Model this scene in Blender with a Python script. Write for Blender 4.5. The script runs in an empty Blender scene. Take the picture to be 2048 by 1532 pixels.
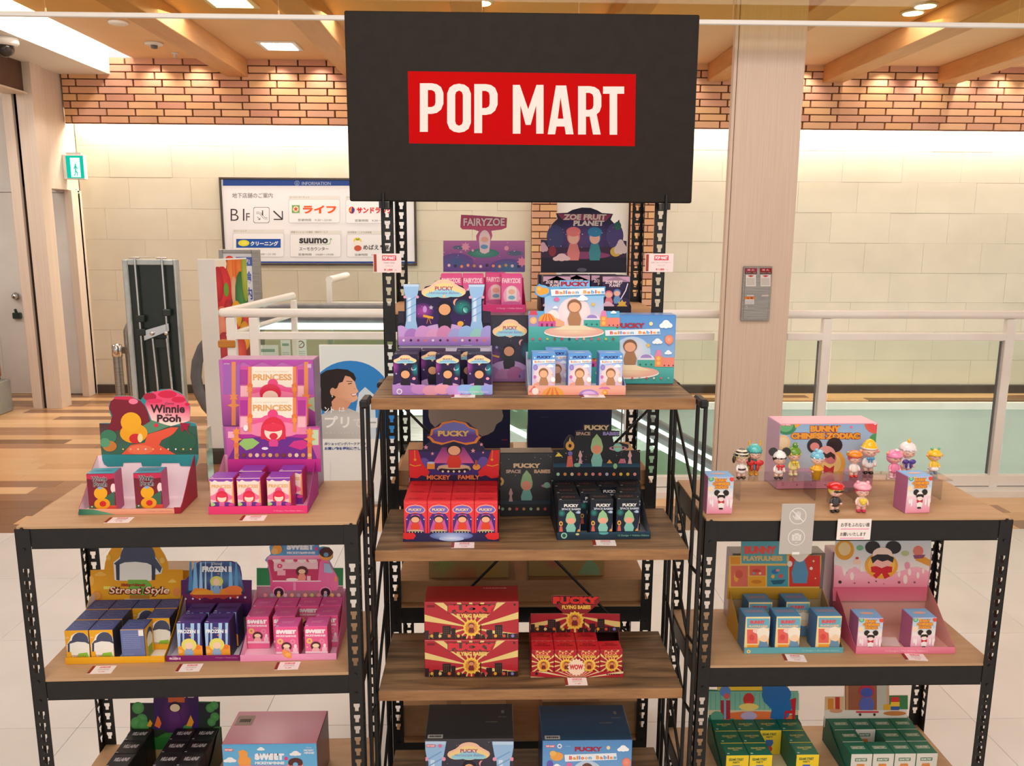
import bpy, math, random
from mathutils import Matrix, Vector
from mathutils.geometry import tessellate_polygon
random.seed(7)
SC = bpy.context.scene
COL = SC.collection
PI = math.pi

# ------------------------------------------------------------------ camera
EYE = Vector((0, 0, 1.68))
F = 1655.0
CR = (Matrix.Rotation(math.radians(-1.5), 3, 'Z') @ Matrix.Rotation(math.radians(90 - 10.5), 3, 'X')
      @ Matrix.Rotation(math.radians(0.3), 3, 'Z'))
cam = bpy.data.cameras.new('camera')
cam.sensor_fit = 'HORIZONTAL'
cam.sensor_width = 36.0
cam.lens = 36.0 * F / 2048
cam.clip_start = 0.02
camo = bpy.data.objects.new('camera', cam)
COL.objects.link(camo)
camo.matrix_world = Matrix.Translation(EYE) @ CR.to_4x4()
SC.camera = camo

# ------------------------------------------------------------------ colour management, world
SC.view_settings.view_transform = 'Standard'
SC.view_settings.look = 'None'
SC.view_settings.gamma = 1
SC.view_settings.use_curve_mapping = False
SC.view_settings.exposure = -0.02
SC.cycles.max_bounces = 7
SC.cycles.diffuse_bounces = 4
SC.cycles.glossy_bounces = 3
SC.cycles.transparent_max_bounces = 12
SC.cycles.sample_clamp_indirect = 4
SC.cycles.caustics_reflective = False
SC.cycles.caustics_refractive = False

w = bpy.data.worlds.new('mall_light')
SC.world = w
w.use_nodes = True
w.node_tree.nodes['Background'].inputs[0].default_value = (1.0, 0.975, 0.96, 1)
w.node_tree.nodes['Background'].inputs[1].default_value = 1.0


def area(name, loc, rot, sx, sy, power, col=(1, .965, .94)):
    l = bpy.data.lights.new(name, 'AREA')
    l.shape = 'RECTANGLE'
    l.size = sx
    l.size_y = sy
    l.energy = power
    l.color = col
    o = bpy.data.objects.new(name, l)
    COL.objects.link(o)
    o.location = loc
    o.rotation_euler = rot
    return o


# unseen area lights added near the ceiling to light the aisle and its goods
area('ceiling_fill_light', (-0.2, 0.9, 3.2), (math.radians(12), 0, 0), 2.6, 0.9, 46)
area('ceiling_fill_light', (0.3, -0.9, 3.2), (math.radians(25), 0, 0), 3.2, 1.2, 60)
area('ceiling_fill_light', (0, 3.6, 3.24), (0, 0, 0), 6.0, 0.7, 60)
area('ceiling_fill_light', (-5.4, 6.6, 3.08), (math.radians(10), 0, 0), 1.4, 2.4, 60)  # added fill that brightens the white recess on the left


# ------------------------------------------------------------------ picture <-> place
def ray(px, py):
    return CR @ Vector(((px - 1024) / F, (766 - py) / F, -1))


def W(px, py, Y=None, z=None, X=None):
    """point of the place seen at (px, py) on the plane Y=, z= or X="""
    d = ray(px, py)
    t = Y / d.y if Y is not None else ((z - EYE.z) / d.z if z is not None else X / d.x)
    return EYE + d * t


# ------------------------------------------------------------------ colours, materials
def lin(h):
    if not isinstance(h, str):
        return h
    h = h.lstrip('#')
    r = []
    for i in (0, 2, 4):
        c = int(h[i:i + 2], 16) / 255
        r.append(c / 12.92 if c <= .04045 else ((c + .055) / 1.055) ** 2.4)
    return (r[0], r[1], r[2], 1.0)


def base_mat(name, rough=.5, metal=0, spec=.5, coat=0):
    m = bpy.data.materials.new(name)
    m.use_nodes = True
    b = m.node_tree.nodes['Principled BSDF']
    b.inputs['Roughness'].default_value = rough
    b.inputs['Metallic'].default_value = metal
    b.inputs['Specular IOR Level'].default_value = spec
    b.inputs['Coat Weight'].default_value = coat
    b.inputs['Coat Roughness'].default_value = .12
    return m, m.node_tree.nodes, m.node_tree.links, b


def nd(nodes, t, **k):
    n = nodes.new(t)
    for a, b in k.items():
        setattr(n, a, b)
    return n


def attr_mat(name, **k):
    """surface whose colour is the mesh's own colour attribute, with a faint paper-like unevenness"""
    m, n, l, b = base_mat(name, **k)
    a = nd(n, 'ShaderNodeAttribute', attribute_name='Col')
    l.new(a.outputs['Color'], b.inputs['Base Color'])
    return m


def noise_mat(name, c1, c2, scale=(1, 1, 1), sc=5, detail=4, rough=.5, metal=0, spec=.5, bump=0, coat=0, wave=False, lo=.35, hi=.65, obj=True):
    m, n, l, b = base_mat(name, rough, metal, spec, coat)
    tc = nd(n, 'ShaderNodeNewGeometry') if not obj else nd(n, 'ShaderNodeTexCoord')
    mp = nd(n, 'ShaderNodeMapping')
    mp.inputs['Scale'].default_value = scale
    l.new(tc.outputs['Position' if not obj else 'Object'], mp.inputs['Vector'])
    nz = nd(n, 'ShaderNodeTexNoise')
    nz.inputs['Scale'].default_value = sc
    nz.inputs['Detail'].default_value = detail
    nz.inputs['Roughness'].default_value = .6
    l.new(mp.outputs[0], nz.inputs['Vector'])
    r = nd(n, 'ShaderNodeValToRGB')
    r.color_ramp.elements[0].position = lo
    r.color_ramp.elements[1].position = hi
    r.color_ramp.elements[0].color = lin(c1)
    r.color_ramp.elements[1].color = lin(c2)
    l.new(nz.outputs['Fac'], r.inputs[0])
    l.new(r.outputs[0], b.inputs['Base Color'])
    if bump:
        bp = nd(n, 'ShaderNodeBump')
        bp.inputs['Strength'].default_value = bump
        bp.inputs['Distance'].default_value = .004
        l.new(nz.outputs['Fac'], bp.inputs['Height'])
        l.new(bp.outputs[0], b.inputs['Normal'])
    return m


def emit_mat(name, col, st):
    m = bpy.data.materials.new(name)
    m.use_nodes = True
    n = m.node_tree.nodes
    n.clear()
    e = n.new('ShaderNodeEmission')
    e.inputs[0].default_value = lin(col)
    e.inputs[1].default_value = st
    o = n.new('ShaderNodeOutputMaterial')
    m.node_tree.links.new(e.outputs[0], o.inputs[0])
    return m


def glass_mat(name, tint, refl=.08, rough=.02):
    m = bpy.data.materials.new(name)
    m.use_nodes = True
    n = m.node_tree.nodes
    l = m.node_tree.links
    n.clear()
    t = n.new('ShaderNodeBsdfTransparent')
    t.inputs[0].default_value = lin(tint)
    g = n.new('ShaderNodeBsdfGlossy')
    g.inputs['Roughness'].default_value = rough
    f = n.new('ShaderNodeFresnel')
    f.inputs[0].default_value = 1.45
    mx = n.new('ShaderNodeMixShader')
    mt = n.new('ShaderNodeMath')
    mt.operation = 'MULTIPLY'
    mt.inputs[1].default_value = refl / .04 * .5
    l.new(f.outputs[0], mt.inputs[0])
    mc = n.new('ShaderNodeMath')
    mc.operation = 'MINIMUM'
    mc.inputs[1].default_value = .3
    l.new(mt.outputs[0], mc.inputs[0])
    l.new(mc.outputs[0], mx.inputs[0])
    l.new(t.outputs[0], mx.inputs[1])
    l.new(g.outputs[0], mx.inputs[2])
    o = n.new('ShaderNodeOutputMaterial')
    l.new(mx.outputs[0], o.inputs[0])
    return m


PRINT = attr_mat('printed_card', rough=.5, spec=.35)
LOGO = attr_mat('matt_logo_print', rough=.85, spec=.08)
CARD = attr_mat('cardboard', rough=.48, spec=.4)
GLOSSCARD = attr_mat('film_wrapped_card', rough=.35, spec=.4, coat=.25)
VINYL = attr_mat('painted_vinyl', rough=.25, spec=.5, coat=.5)
PAINT = attr_mat('painted_surface', rough=.55, spec=.3)
BLACKM = noise_mat('black_steel', '#15120f', '#1c1916', sc=40, rough=.42, spec=.4)
SIGNM = noise_mat('sign_board_black', '#201b16', '#261f19', sc=30, rough=.75, spec=.25)
SHELFWOOD = None
KRAFT = noise_mat('kraft_board', '#a97f58', '#b68b62', sc=14, rough=.7, spec=.2, scale=(1, 6, 6))
PBOARD = noise_mat('shelf_board_tan', '#b5916c', '#c09c76', scale=(1, 7, 7), sc=5, rough=.55, spec=.3)
STEEL = noise_mat('brushed_steel', '#8d8780', '#a8a29b', scale=(1, 1, 30), sc=6, rough=.35, metal=.8)
CHROME = noise_mat('chrome', '#c8c8c8', '#d8d8d8', sc=3, rough=.15, metal=1)
WHITEP = noise_mat('white_paint', '#e2ddd6', '#ebe7e1', sc=2, rough=.5, spec=.35)
RAILW = noise_mat('white_rail_enamel', '#e6dfd6', '#f0eae2', sc=2, rough=.25, spec=.5)
LAMIN = noise_mat('pale_laminate', '#d6c3b1', '#decdbd', scale=(60, 60, 1), sc=2, rough=.5, spec=.3)
MORTAR = noise_mat('mortar_brown', '#6e4632', '#7c513b', sc=30, rough=.9, spec=.1)
COLM = noise_mat('column_laminate', '#cdb5a1', '#d6bfac', scale=(60, 60, 1), sc=2, rough=.5, spec=.3)
CEIL = noise_mat('ceiling_timber_tone', '#e6bd8e', '#ebc496', sc=1.5, rough=.6, spec=.2)
BEAMM = noise_mat('ceiling_beam_timber', '#cc9560', '#d6a069', scale=(8, 1, 8), sc=3, rough=.5, spec=.3)
COVEW = noise_mat('cove_white', '#efe9e0', '#f4efe8', sc=2, rough=.6)
VOIDM = noise_mat('pale_green_panel', '#bcc4bb', '#c5ccc3', sc=1.5, rough=.6)
DARKM = noise_mat('dark_baseboard', '#3c332d', '#463c35', sc=6, rough=.5)
GLASS = glass_mat('balustrade_glass', '#f3f8f3', .05)
SMOKE = glass_mat('smoke_screen_glass', '#f4eccf', .05)
ACRYL = glass_mat('clear_acrylic', '#f4f4f6', .12)
FILM = glass_mat('clear_film', '#f6f4f6', .16, .08)
RUBBER = noise_mat('grey_rubber', '#5c5a5d', '#6a686b', sc=8, rough=.45)
LAMP = emit_mat('lamp_glow', '#fff6e6', 14)
COVE = emit_mat('cove_glow', '#fff3df', 48)
GREENLIT = emit_mat('exit_sign_glow', '#12c4a4', 1.1)
WHITELIT = emit_mat('exit_sign_white', '#e6fff6', 1.2)
STRIPLIT = emit_mat('skirt_strip_light', '#eafff4', 2.2)


def wood_mat(name):
    m, n, l, b = base_mat(name, .5, 0, .35)
    tc = nd(n, 'ShaderNodeTexCoord')
    mp = nd(n, 'ShaderNodeMapping')
    mp.inputs['Scale'].default_value = (1.2, 14, 14)
    l.new(tc.outputs['Object'], mp.inputs['Vector'])
    nz = nd(n, 'ShaderNodeTexNoise')
    nz.inputs['Scale'].default_value = 3
    nz.inputs['Detail'].default_value = 8
    nz.inputs['Distortion'].default_value = .6
    l.new(mp.outputs[0], nz.inputs['Vector'])
    r = nd(n, 'ShaderNodeValToRGB')
    e = r.color_ramp.elements
    e[0].position = .3
    e[0].color = lin('#4e3c2a')
    e[1].position = .62
    e[1].color = lin('#8e6f4e')
    k = e.new(.48)
    k.color = lin('#74583c')
    l.new(nz.outputs['Fac'], r.inputs[0])
    l.new(r.outputs[0], b.inputs['Base Color'])
    bp = nd(n, 'ShaderNodeBump')
    bp.inputs['Strength'].default_value = .25
    bp.inputs['Distance'].default_value = .002
    l.new(nz.outputs['Fac'], bp.inputs['Height'])
    l.new(bp.outputs[0], b.inputs['Normal'])
    return m


SHELFWOOD = wood_mat('rustic_wood_board')
SHELFEDGE = noise_mat('rustic_wood_edge', '#8a6240', '#a67a50', scale=(1.5, 8, 12), sc=5, rough=.5, spec=.3)


def ft(name, rough, coat=0):
    """attribute colour, mottled and softly reflective (floor and wall tiles)"""
    m, n, l, b = base_mat(name, rough, 0, .5, coat)
    a = nd(n, 'ShaderNodeAttribute', attribute_name='Col')
    g = nd(n, 'ShaderNodeNewGeometry')
    nz = nd(n, 'ShaderNodeTexNoise')
    nz.inputs['Scale'].default_value = 3.5
    nz.inputs['Detail'].default_value = 6
    l.new(g.outputs['Position'], nz.inputs['Vector'])
    mr = nd(n, 'ShaderNodeMapRange')
    mr.inputs['To Min'].default_value = .88
    mr.inputs['To Max'].default_value = 1.08
    l.new(nz.outputs['Fac'], mr.inputs[0])
    mx = nd(n, 'ShaderNodeVectorMath', operation='SCALE')
    l.new(a.outputs['Color'], mx.inputs[0])
    l.new(mr.outputs[0], mx.inputs['Scale'])
    l.new(mx.outputs[0], b.inputs['Base Color'])
    bp = nd(n, 'ShaderNodeBump')
    bp.inputs['Strength'].default_value = .15
    bp.inputs['Distance'].default_value = .003
    l.new(nz.outputs['Fac'], bp.inputs['Height'])
    l.new(bp.outputs[0], b.inputs['Normal'])
    return m


TILEF = ft('stone_floor_tile', .22)
PLANKM = ft('wood_look_plank', .25)
BRICKM = ft('face_brick', .85)
STONEW = ft('stone_wall_tile', .6)


# ------------------------------------------------------------------ mesh builder
class MB:
    def __init__(s):
        s.v, s.f, s.c, s.sm = [], [], [], []

    def add(s, vs, fs, col='#ffffff', smooth=False):
        b = len(s.v)
        s.v += [tuple(p) for p in vs]
        for i, f in enumerate(fs):
            s.f.append([b + k for k in f])
            s.c.append(col[i] if isinstance(col, list) else col)
            s.sm.append(smooth)
        return s

    def box(s, x0, x1, y0, y1, z0, z1, col='#ffffff', bev=0):
        """col: one colour or dict with keys -x +x -y +y -z +z"""
        if isinstance(col, dict):
            d = col.get('*', '#ffffff')
            cs = [col.get(k, d) for k in ('-x', '+x', '-y', '+y', '-z', '+z')]
        else:
            cs = [col] * 6
        if not bev:
            vs = [(x, y, z) for x in (x0, x1) for y in (y0, y1) for z in (z0, z1)]
            fs = [(0, 1, 3, 2), (4, 6, 7, 5), (0, 4, 5, 1), (2, 3, 7, 6), (0, 2, 6, 4), (1, 5, 7, 3)]
            return s.add(vs, fs, cs)
        lo, hi = (x0, y0, z0), (x1, y1, z1)
        vs, idx = [], {}
        for c in range(8):
            s3 = [(c >> k) & 1 for k in range(3)]
            for ax in range(3):
                p = []
                for k in range(3):
                    e = hi[k] if s3[k] else lo[k]
                    if k != ax:
                        e += -bev if s3[k] else bev
                    p.append(e)
                idx[(c, ax)] = len(vs)
                vs.append(p)
        fs, fc = [], []
        for ax in range(3):
            o = [k for k in range(3) if k != ax]
            for sd in (0, 1):
                q = [(sd << ax) | (a << o[0]) | (b << o[1]) for a, b in ((0, 0), (1, 0), (1, 1), (0, 1))]
                fs.append([idx[(c, ax)] for c in q])
                fc.append(cs[ax * 2 + sd])
        for ax in range(3):
            o = [k for k in range(3) if k != ax]
            for a in (0, 1):
                for b in (0, 1):
                    c0 = (a << o[0]) | (b << o[1])
                    c1 = c0 | (1 << ax)
                    fs.append([idx[(c0, o[0])], idx[(c1, o[0])], idx[(c1, o[1])], idx[(c0, o[1])]])
                    fc.append(cs[o[0] * 2 + a])
        for c in range(8):
            fs.append([idx[(c, 0)], idx[(c, 1)], idx[(c, 2)]])
            fc.append(cs[5] if (c >> 2) & 1 else cs[4])
        return s.add(vs, fs, fc)

    def prism(s, pts, ax, a0, a1, col='#ffffff', side=None):
        """2D outline pts extruded along axis ax from a0 to a1; pts in the remaining axes order"""
        n = len(pts)

        def P(p, a):
            q = list(p)
            q.insert(ax, a)
            return q
        vs = [P(p, a0) for p in pts] + [P(p, a1) for p in pts]
        tr = tessellate_polygon([[Vector((p[0], p[1], 0)) for p in pts]])
        fs = [list(t) for t in tr] + [[i + n for i in t] for t in tr]
        cols = [col] * len(fs)
        for i in range(n):
            j = (i + 1) % n
            fs.append([i, j, n + j, n + i])
            cols.append(side or col)
        return s.add(vs, fs, cols)

    def tube(s, path, r, n=8, col='#ffffff', cap=True, smooth=True):
        path = [Vector(p) for p in path]
        rings = []
        up = None
        for i, p in enumerate(path):
            a = path[max(i - 1, 0)]
            b = path[min(i + 1, len(path) - 1)]
            d = (b - a).normalized()
            if up is None:
                up = Vector((0, 0, 1)) if abs(d.z) < .9 else Vector((0, 1, 0))
            u = d.cross(up).normalized()
            v = u.cross(d).normalized()
            up = v
            rings.append([p + (u * math.cos(2 * PI * k / n) + v * math.sin(2 * PI * k / n)) * r for k in range(n)])
        vs = [q for rr in rings for q in rr]
        fs = []
        for i in range(len(rings) - 1):
            for k in range(n):
                k2 = (k + 1) % n
                fs.append([i * n + k, i * n + k2, (i + 1) * n + k2, (i + 1) * n + k])
        s.add(vs, fs, col, smooth)
        if cap:
            s.add(rings[0], [list(range(n))[::-1]], col)
            s.add(rings[-1], [list(range(n))], col)
        return s

    def lathe(s, prof, c=(0, 0, 0), n=16, col='#ffffff', smooth=True, sx=1, sy=1):
        """prof: (r, z) or (r, z, colour) list around the z axis at c"""
        vs, fs, cs = [], [], []
        for p in prof:
            for k in range(n):
                a = 2 * PI * k / n
                vs.append((c[0] + p[0] * sx * math.cos(a), c[1] + p[0] * sy * math.sin(a), c[2] + p[1]))
        for i in range(len(prof) - 1):
            for k in range(n):
                k2 = (k + 1) % n
                fs.append([i * n + k, i * n + k2, (i + 1) * n + k2, (i + 1) * n + k])
                cs.append(prof[i + 1][2] if len(prof[i + 1]) > 2 else col)
        fs.append(list(range(n))[::-1])
        cs.append(prof[0][2] if len(prof[0]) > 2 else col)
        fs.append([(len(prof) - 1) * n + k for k in range(n)])
        cs.append(prof[-1][2] if len(prof[-1]) > 2 else col)
        return s.add(vs, fs, cs, smooth)

    def sph(s, c, rx, ry=None, rz=None, col='#ffffff', n=14, m=9, rot=None):
        ry = rx if ry is None else ry
        rz = rx if rz is None else rz
        vs, fs = [], []
        for i in range(1, m):
            th = PI * i / m
            for k in range(n):
                a = 2 * PI * k / n
                vs.append(Vector((rx * math.sin(th) * math.cos(a), ry * math.sin(th) * math.sin(a), rz * math.cos(th))))
        vs.append(Vector((0, 0, rz)))
        vs.append(Vector((0, 0, -rz)))
        if rot is not None:
            vs = [rot @ v for v in vs]
        vs = [v + Vector(c) for v in vs]
        for i in range(m - 2):
            for k in range(n):
                k2 = (k + 1) % n
                fs.append([i * n + k, (i + 1) * n + k, (i + 1) * n + k2, i * n + k2])
        T, B = (m - 1) * n, (m - 1) * n + 1
        for k in range(n):
            k2 = (k + 1) % n
            fs.append([T, k, k2])
            fs.append([B, (m - 2) * n + k2, (m - 2) * n + k])
        return s.add(vs, fs, col, True)

    def mesh(s, name, mat):
        me = bpy.data.meshes.new(name)
        me.from_pydata(s.v, [], s.f)
        me.materials.append(mat)
        a = me.attributes.new('Col', 'FLOAT_COLOR', 'CORNER')
        buf = []
        cache = {}
        for f, c in zip(s.f, s.c):
            if isinstance(c, (list, tuple)) and len(c) and isinstance(c[0], (list, tuple)):
                for q in c:
                    buf += q
                continue
            k = c
            if k not in cache:
                cache[k] = list(lin(c))
            buf += cache[k] * len(f)
        a.data.foreach_set('color', buf)
        me.polygons.foreach_set('use_smooth', s.sm)
        me.update()
        return me

    def build(s, name, mat, parent=None, **k):
        return put(name, s.mesh(name, mat), parent, **k)


def put(name, me, parent=None, loc=None, rz=None, **k):
    o = bpy.data.objects.new(name, me)
    COL.objects.link(o)
    if parent:
        o.parent = parent
    if loc is not None:
        o.location = loc
    if rz is not None:
        o.rotation_euler = (0, 0, rz)
    for a, b in k.items():
        o[a] = b
    return o


def thing(name, label, cat, loc=(0, 0, 0), rz=0, group=None):
    o = bpy.data.objects.new(name, None)
    o.empty_display_size = .05
    COL.objects.link(o)
    o.location = loc
    o.rotation_euler = (0, 0, rz)
    o['label'] = label
    o['category'] = cat
    if group:
        o['group'] = group
    return o


def struct(name, mb, mat, parent=None):
    o = mb.build(name, mat, parent)
    if not parent:
        o['kind'] = 'structure'
    return o


def copy_tree(o, parent=None, loc=None, rz=None, label=None):
    c = o.copy()
    COL.objects.link(c)
    if parent:
        c.parent = parent
    if loc is not None:
        c.location = loc
    if rz is not None:
        c.rotation_euler = (0, 0, rz)
    if label:
        c['label'] = label
    for ch in list(o.children):
        copy_tree(ch, c)
    return c


# ------------------------------------------------------------------ flat printing on real surfaces
_tc = {}


def glyphs(txt, bold):
    k = (txt, bold)
    if k not in _tc:
        c = bpy.data.curves.new('t', 'FONT')
        c.body = txt
        c.size = 1
        c.offset = bold
        c.resolution_u = 3
        o = bpy.data.objects.new('t', c)
        m = bpy.data.meshes.new_from_object(o)
        m.calc_loop_triangles()
        v = [(a.co.x, a.co.y) for a in m.vertices]
        t = [[v[i] for i in q.vertices] for q in m.loop_triangles]
        xs = [a[0] for a in v] or [0, 1]
        ys = [a[1] for a in v] or [0, 1]
        x0, y0, w_, h_ = min(xs), min(ys), max(xs) - min(xs), max(ys) - min(ys)
        _tc[k] = [[((a - x0) / w_, (b - y0) / h_) for a, b in q] for q in t]
        bpy.data.objects.remove(o)
        bpy.data.meshes.remove(m)
        bpy.data.curves.remove(c)
    return _tc[k]


class Art:
    """flat ink on a plane of a thing. fr: Frame of the thing; y0: local depth of the plane;
    crop=(x0, y0, s): drawing units are enlarged photograph pixels; crop=None: metres on the face (u right, v up).
    plane: 'front' (x, z), 'top' (x, y), 'right' (y, z), 'left' (y, z)"""
    E = .00007

    def __init__(s, fr=None, y0=0, crop=None, clip=None, plane='front', fwd=0):
        s.fr, s.y0, s.crop, s.clip, s.plane = fr, y0, crop, clip, plane
        s.mb = MB()
        s.k = 3

    def m(s, X, Y):
        if s.crop is None:
            return (X, Y)
        return s.fr.px(s.crop[0] + X / s.crop[2], s.crop[1] + Y / s.crop[2], s.y0)

    def e(s, u, v):
        k = s.k * s.E
        if s.plane == 'front':
            return (u, s.y0 - k, v)
        if s.plane == 'top':
            return (u, v, s.y0 + k)
        if s.plane == 'right':
            return (s.y0 + k, u, v)
        return (s.y0 - k, u, v)

    def tri(s, P, C):
        """P: three (u, v), C: one colour or three"""
        if not isinstance(C, list):
            C = [lin(C)] * 3
        poly = [(p[0], p[1], c) for p, c in zip(P, C)]
        if s.clip:
            x0, x1, y0, y1 = s.clip
            for ax, lim, sg in ((0, x0, 1), (0, x1, -1), (1, y0, 1), (1, y1, -1)):
                if all((q[ax] - lim) * sg >= 0 for q in poly):
                    continue
                out = []
                for i in range(len(poly)):
                    a, b = poly[i], poly[(i + 1) % len(poly)]
                    da, db = (a[ax] - lim) * sg, (b[ax] - lim) * sg
                    if da >= 0:
                        out.append(a)
                    if (da >= 0) != (db >= 0):
                        t = da / (da - db)
                        out.append((a[0] + (b[0] - a[0]) * t, a[1] + (b[1] - a[1]) * t,
                                    tuple(a[2][i2] + (b[2][i2] - a[2][i2]) * t for i2 in range(4))))
                poly = out
                if len(poly) < 3:
                    return
        s.mb.add([s.e(q[0], q[1]) for q in poly], [list(range(len(poly)))], [[q[2] for q in poly]])

    def nxt(s):
        s.k += 1
        return s

    def poly(s, pts, col, cols=None):
        s.nxt()
        q = [s.m(*p) for p in pts]
        c = [lin(x) for x in cols] if cols else [lin(col)] * len(q)
        for t in tessellate_polygon([[Vector((a[0], a[1], 0)) for a in q]]):
            s.tri([q[i] for i in t], [c[i] for i in t])
        return s

    def rect(s, x0, y0, x1, y1, col, col2=None):
        """col at y0, col2 at y1"""
        return s.poly([(x0, y0), (x1, y0), (x1, y1), (x0, y1)], col, [col, col, col2 or col, col2 or col])

    def ell(s, cx, cy, rx, ry=None, col='#fff', n=20, cc=None, a0=0, a1=360):
        s.nxt()
        ry = rx if ry is None else ry
        c = lin(col)
        q = [s.m(cx + rx * math.cos(math.radians(a0 + (a1 - a0) * i / n)), cy - ry * math.sin(math.radians(a0 + (a1 - a0) * i / n))) for i in range(n + 1)]
        m = s.m(cx, cy)
        for i in range(n):
            s.tri([m, q[i], q[i + 1]], [lin(cc) if cc else c, c, c])
        return s

    def many(s, items, col, n=6, r=3):
        """small dots sharing one layer"""
        s.nxt()
        for it in items:
            k = s.k
            rr = it[2] if len(it) > 2 else r
            cl = it[3] if len(it) > 3 else col
            s.ell(it[0], it[1], rr, rr, cl, n)
            s.k = k
        return s

    def star(s, cx, cy, r, col, n=5, q=.45):
        return s.poly([(cx + (r if i % 2 == 0 else r * q) * math.sin(PI * i / n), cy - (r if i % 2 == 0 else r * q) * math.cos(PI * i / n) * (1 if s.crop else -1)) for i in range(2 * n)], col)

    def moon(s, cx, cy, r, col, rot=0):
        p = [(r * math.cos(a), r * math.sin(a)) for a in [math.radians(90 + i * 20) for i in range(10)]]
        p += [(r * .45 * math.cos(a), r * math.sin(a)) for a in [math.radians(270 - i * 30) for i in range(1, 6)]]
        c, n_ = math.cos(rot), math.sin(rot)
        return s.poly([(cx + x * c - y * n_, cy - (x * n_ + y * c)) for x, y in p], col)

    def cloud(s, cx, cy, w_, h_, col, col2=None):
        ds = ((-.32, .12, .2), (0, -.12, .27), (.3, .1, .2), (-.15, -.02, .2), (.17, -.02, .2), (0, .1, .24))
        pts = []
        for i in range(36):
            a = 2 * PI * i / 36
            ux, uy = math.cos(a), math.sin(a)
            best = 0
            for dx, dy, r in ds:
                # distance along the ray at which it leaves this disc
                b_ = ux * dx + uy * dy
                q = b_ * b_ - (dx * dx + dy * dy - r * r)
                if q > 0:
                    best = max(best, b_ + math.sqrt(q))
            pts.append((cx + ux * best * w_, cy + uy * best * h_ * 1.6))
        return s.poly(pts, col)

    def peg(s, cx, y0, y1, w_, hc, bc, hair=None):
        """a plain faceless peg figure: round head over a bell-shaped body"""
        h = y1 - y0
        s.poly([(cx - w_ * .22, y0 + h * .42), (cx + w_ * .22, y0 + h * .42), (cx + w_ * .42, y0 + h * .75), (cx + w_ * .34, y1), (cx - w_ * .34, y1), (cx - w_ * .42, y0 + h * .75)], bc)
        if hair:
            s.ell(cx, y0 + h * .25, w_ * .44, h * .26, hair, 16)
        return s.ell(cx, y0 + h * (.3 if hair else .25), w_ * .36, h * (.19 if hair else .24), hc, 16)

    def line(s, pts, wd, col):
        for a, b in zip(pts, pts[1:]):
            k = s.k
            dx, dy = b[0] - a[0], b[1] - a[1]
            L = math.hypot(dx, dy) or 1
            nx, ny = -dy / L * wd / 2, dx / L * wd / 2
            s.poly([(a[0] + nx, a[1] + ny), (b[0] + nx, b[1] + ny), (b[0] - nx, b[1] - ny), (a[0] - nx, a[1] - ny)], col)
            s.k = k + .4
        s.k += 1
        return s

    def text(s, txt, x0, y0, x1, y1, col, bold=0.0, ol=None, olw=.03, sl=0):
        """txt fitted to the box (x0, y0)-(x1, y1), y0 the top edge; ol: outline colour; sl: slant"""
        if ol:
            w_, h_ = x1 - x0, y1 - y0
            ex = abs(h_) * olw
            s.text(txt, x0 - ex, y0 - (ex if s.crop else -ex), x1 + ex, y1 + (ex if s.crop else -ex), ol, bold + olw * 1.3, sl=sl)
        s.nxt()
        c = lin(col)
        for t in glyphs(txt, bold):
            P = []
            for a, b in t:
                P.append(s.m(x0 + (x1 - x0) * a + sl * (b - .5) * abs(y1 - y0), y1 + (y0 - y1) * b))
            s.tri(P, [c] * 3)
        return s

    def scribble(s, x0, y0, x1, rows, pitch, h, col, seed=1):
        """lines of print too small to read in the photograph"""
        rn = random.Random(seed)
        s.nxt()
        k = s.k
        for r in range(rows):
            x = x0
            while x < x1:
                w_ = (x1 - x0) * rn.uniform(.05, .16)
                s.rect(x, y0 + r * pitch, min(x + w_, x1), y0 + r * pitch + h, col)
                s.k = k
                x += w_ + (x1 - x0) * .03
        return s

    def build(s, name, parent, mat=None, **kw):
        return s.mb.build(name, mat or PRINT, parent, **kw)


class Frame:
    """a thing's own axes: origin on its support, x along its front, y into its depth"""

    def __init__(s, o, rz=0):
        s.o = Vector(o)
        s.rz = rz
        s.inv = (Matrix.Translation(s.o) @ Matrix.Rotation(rz, 4, 'Z')).inverted()

    def px(s, X, Y, y0):
        o = s.inv @ EYE
        d = s.inv.to_3x3() @ ray(X, Y)
        t = (y0 - o.y) / d.y
        p = o + d * t
        return (p.x, p.z)

    def wp(s, x, y, z=0):
        return s.inv.inverted() @ Vector((x, y, z))
# ================================================================== THE SETTING
CZ = 3.25
# floor: base slab around the escalator opening, stone tiles in front, wood-look planks behind
m = MB()
m.box(-9, 7.5, -2.5, 5.02, -.25, -.012, '#d2cdc7')
m.box(-9, -1.60, 5.02, 8.6, -.25, -.012, '#8a6a4e')
m.box(-1.6, 7.5, 8.0, 8.6, -.25, -.012, '#8a6a4e')
floor = struct('floor', m, PAINT)
rt = random.Random(3)
for i in range(-8, 9):
    for j in range(0, 11):
        x0, y1 = i * .62 - .17, 4.46 - j * .62
        m = MB().box(x0 + .0007, x0 + .6193, y1 - .6193, y1 - .0007, -.012, 0, rt.choice(['#dad6d2', '#dcd8d4', '#d8d4cf', '#dad7d2']), .0006)
        m.build('tile', TILEF, floor)
WD = ['#dcae7c', '#e6bc8c', '#a97c58', '#8f664a', '#9c7252', '#d3a473', '#85603f', '#e0b482', '#e4b886']
rp = random.Random(11)
pw = .14
np_ = 0
rest = MB()
y = 4.46
row = 0
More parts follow.
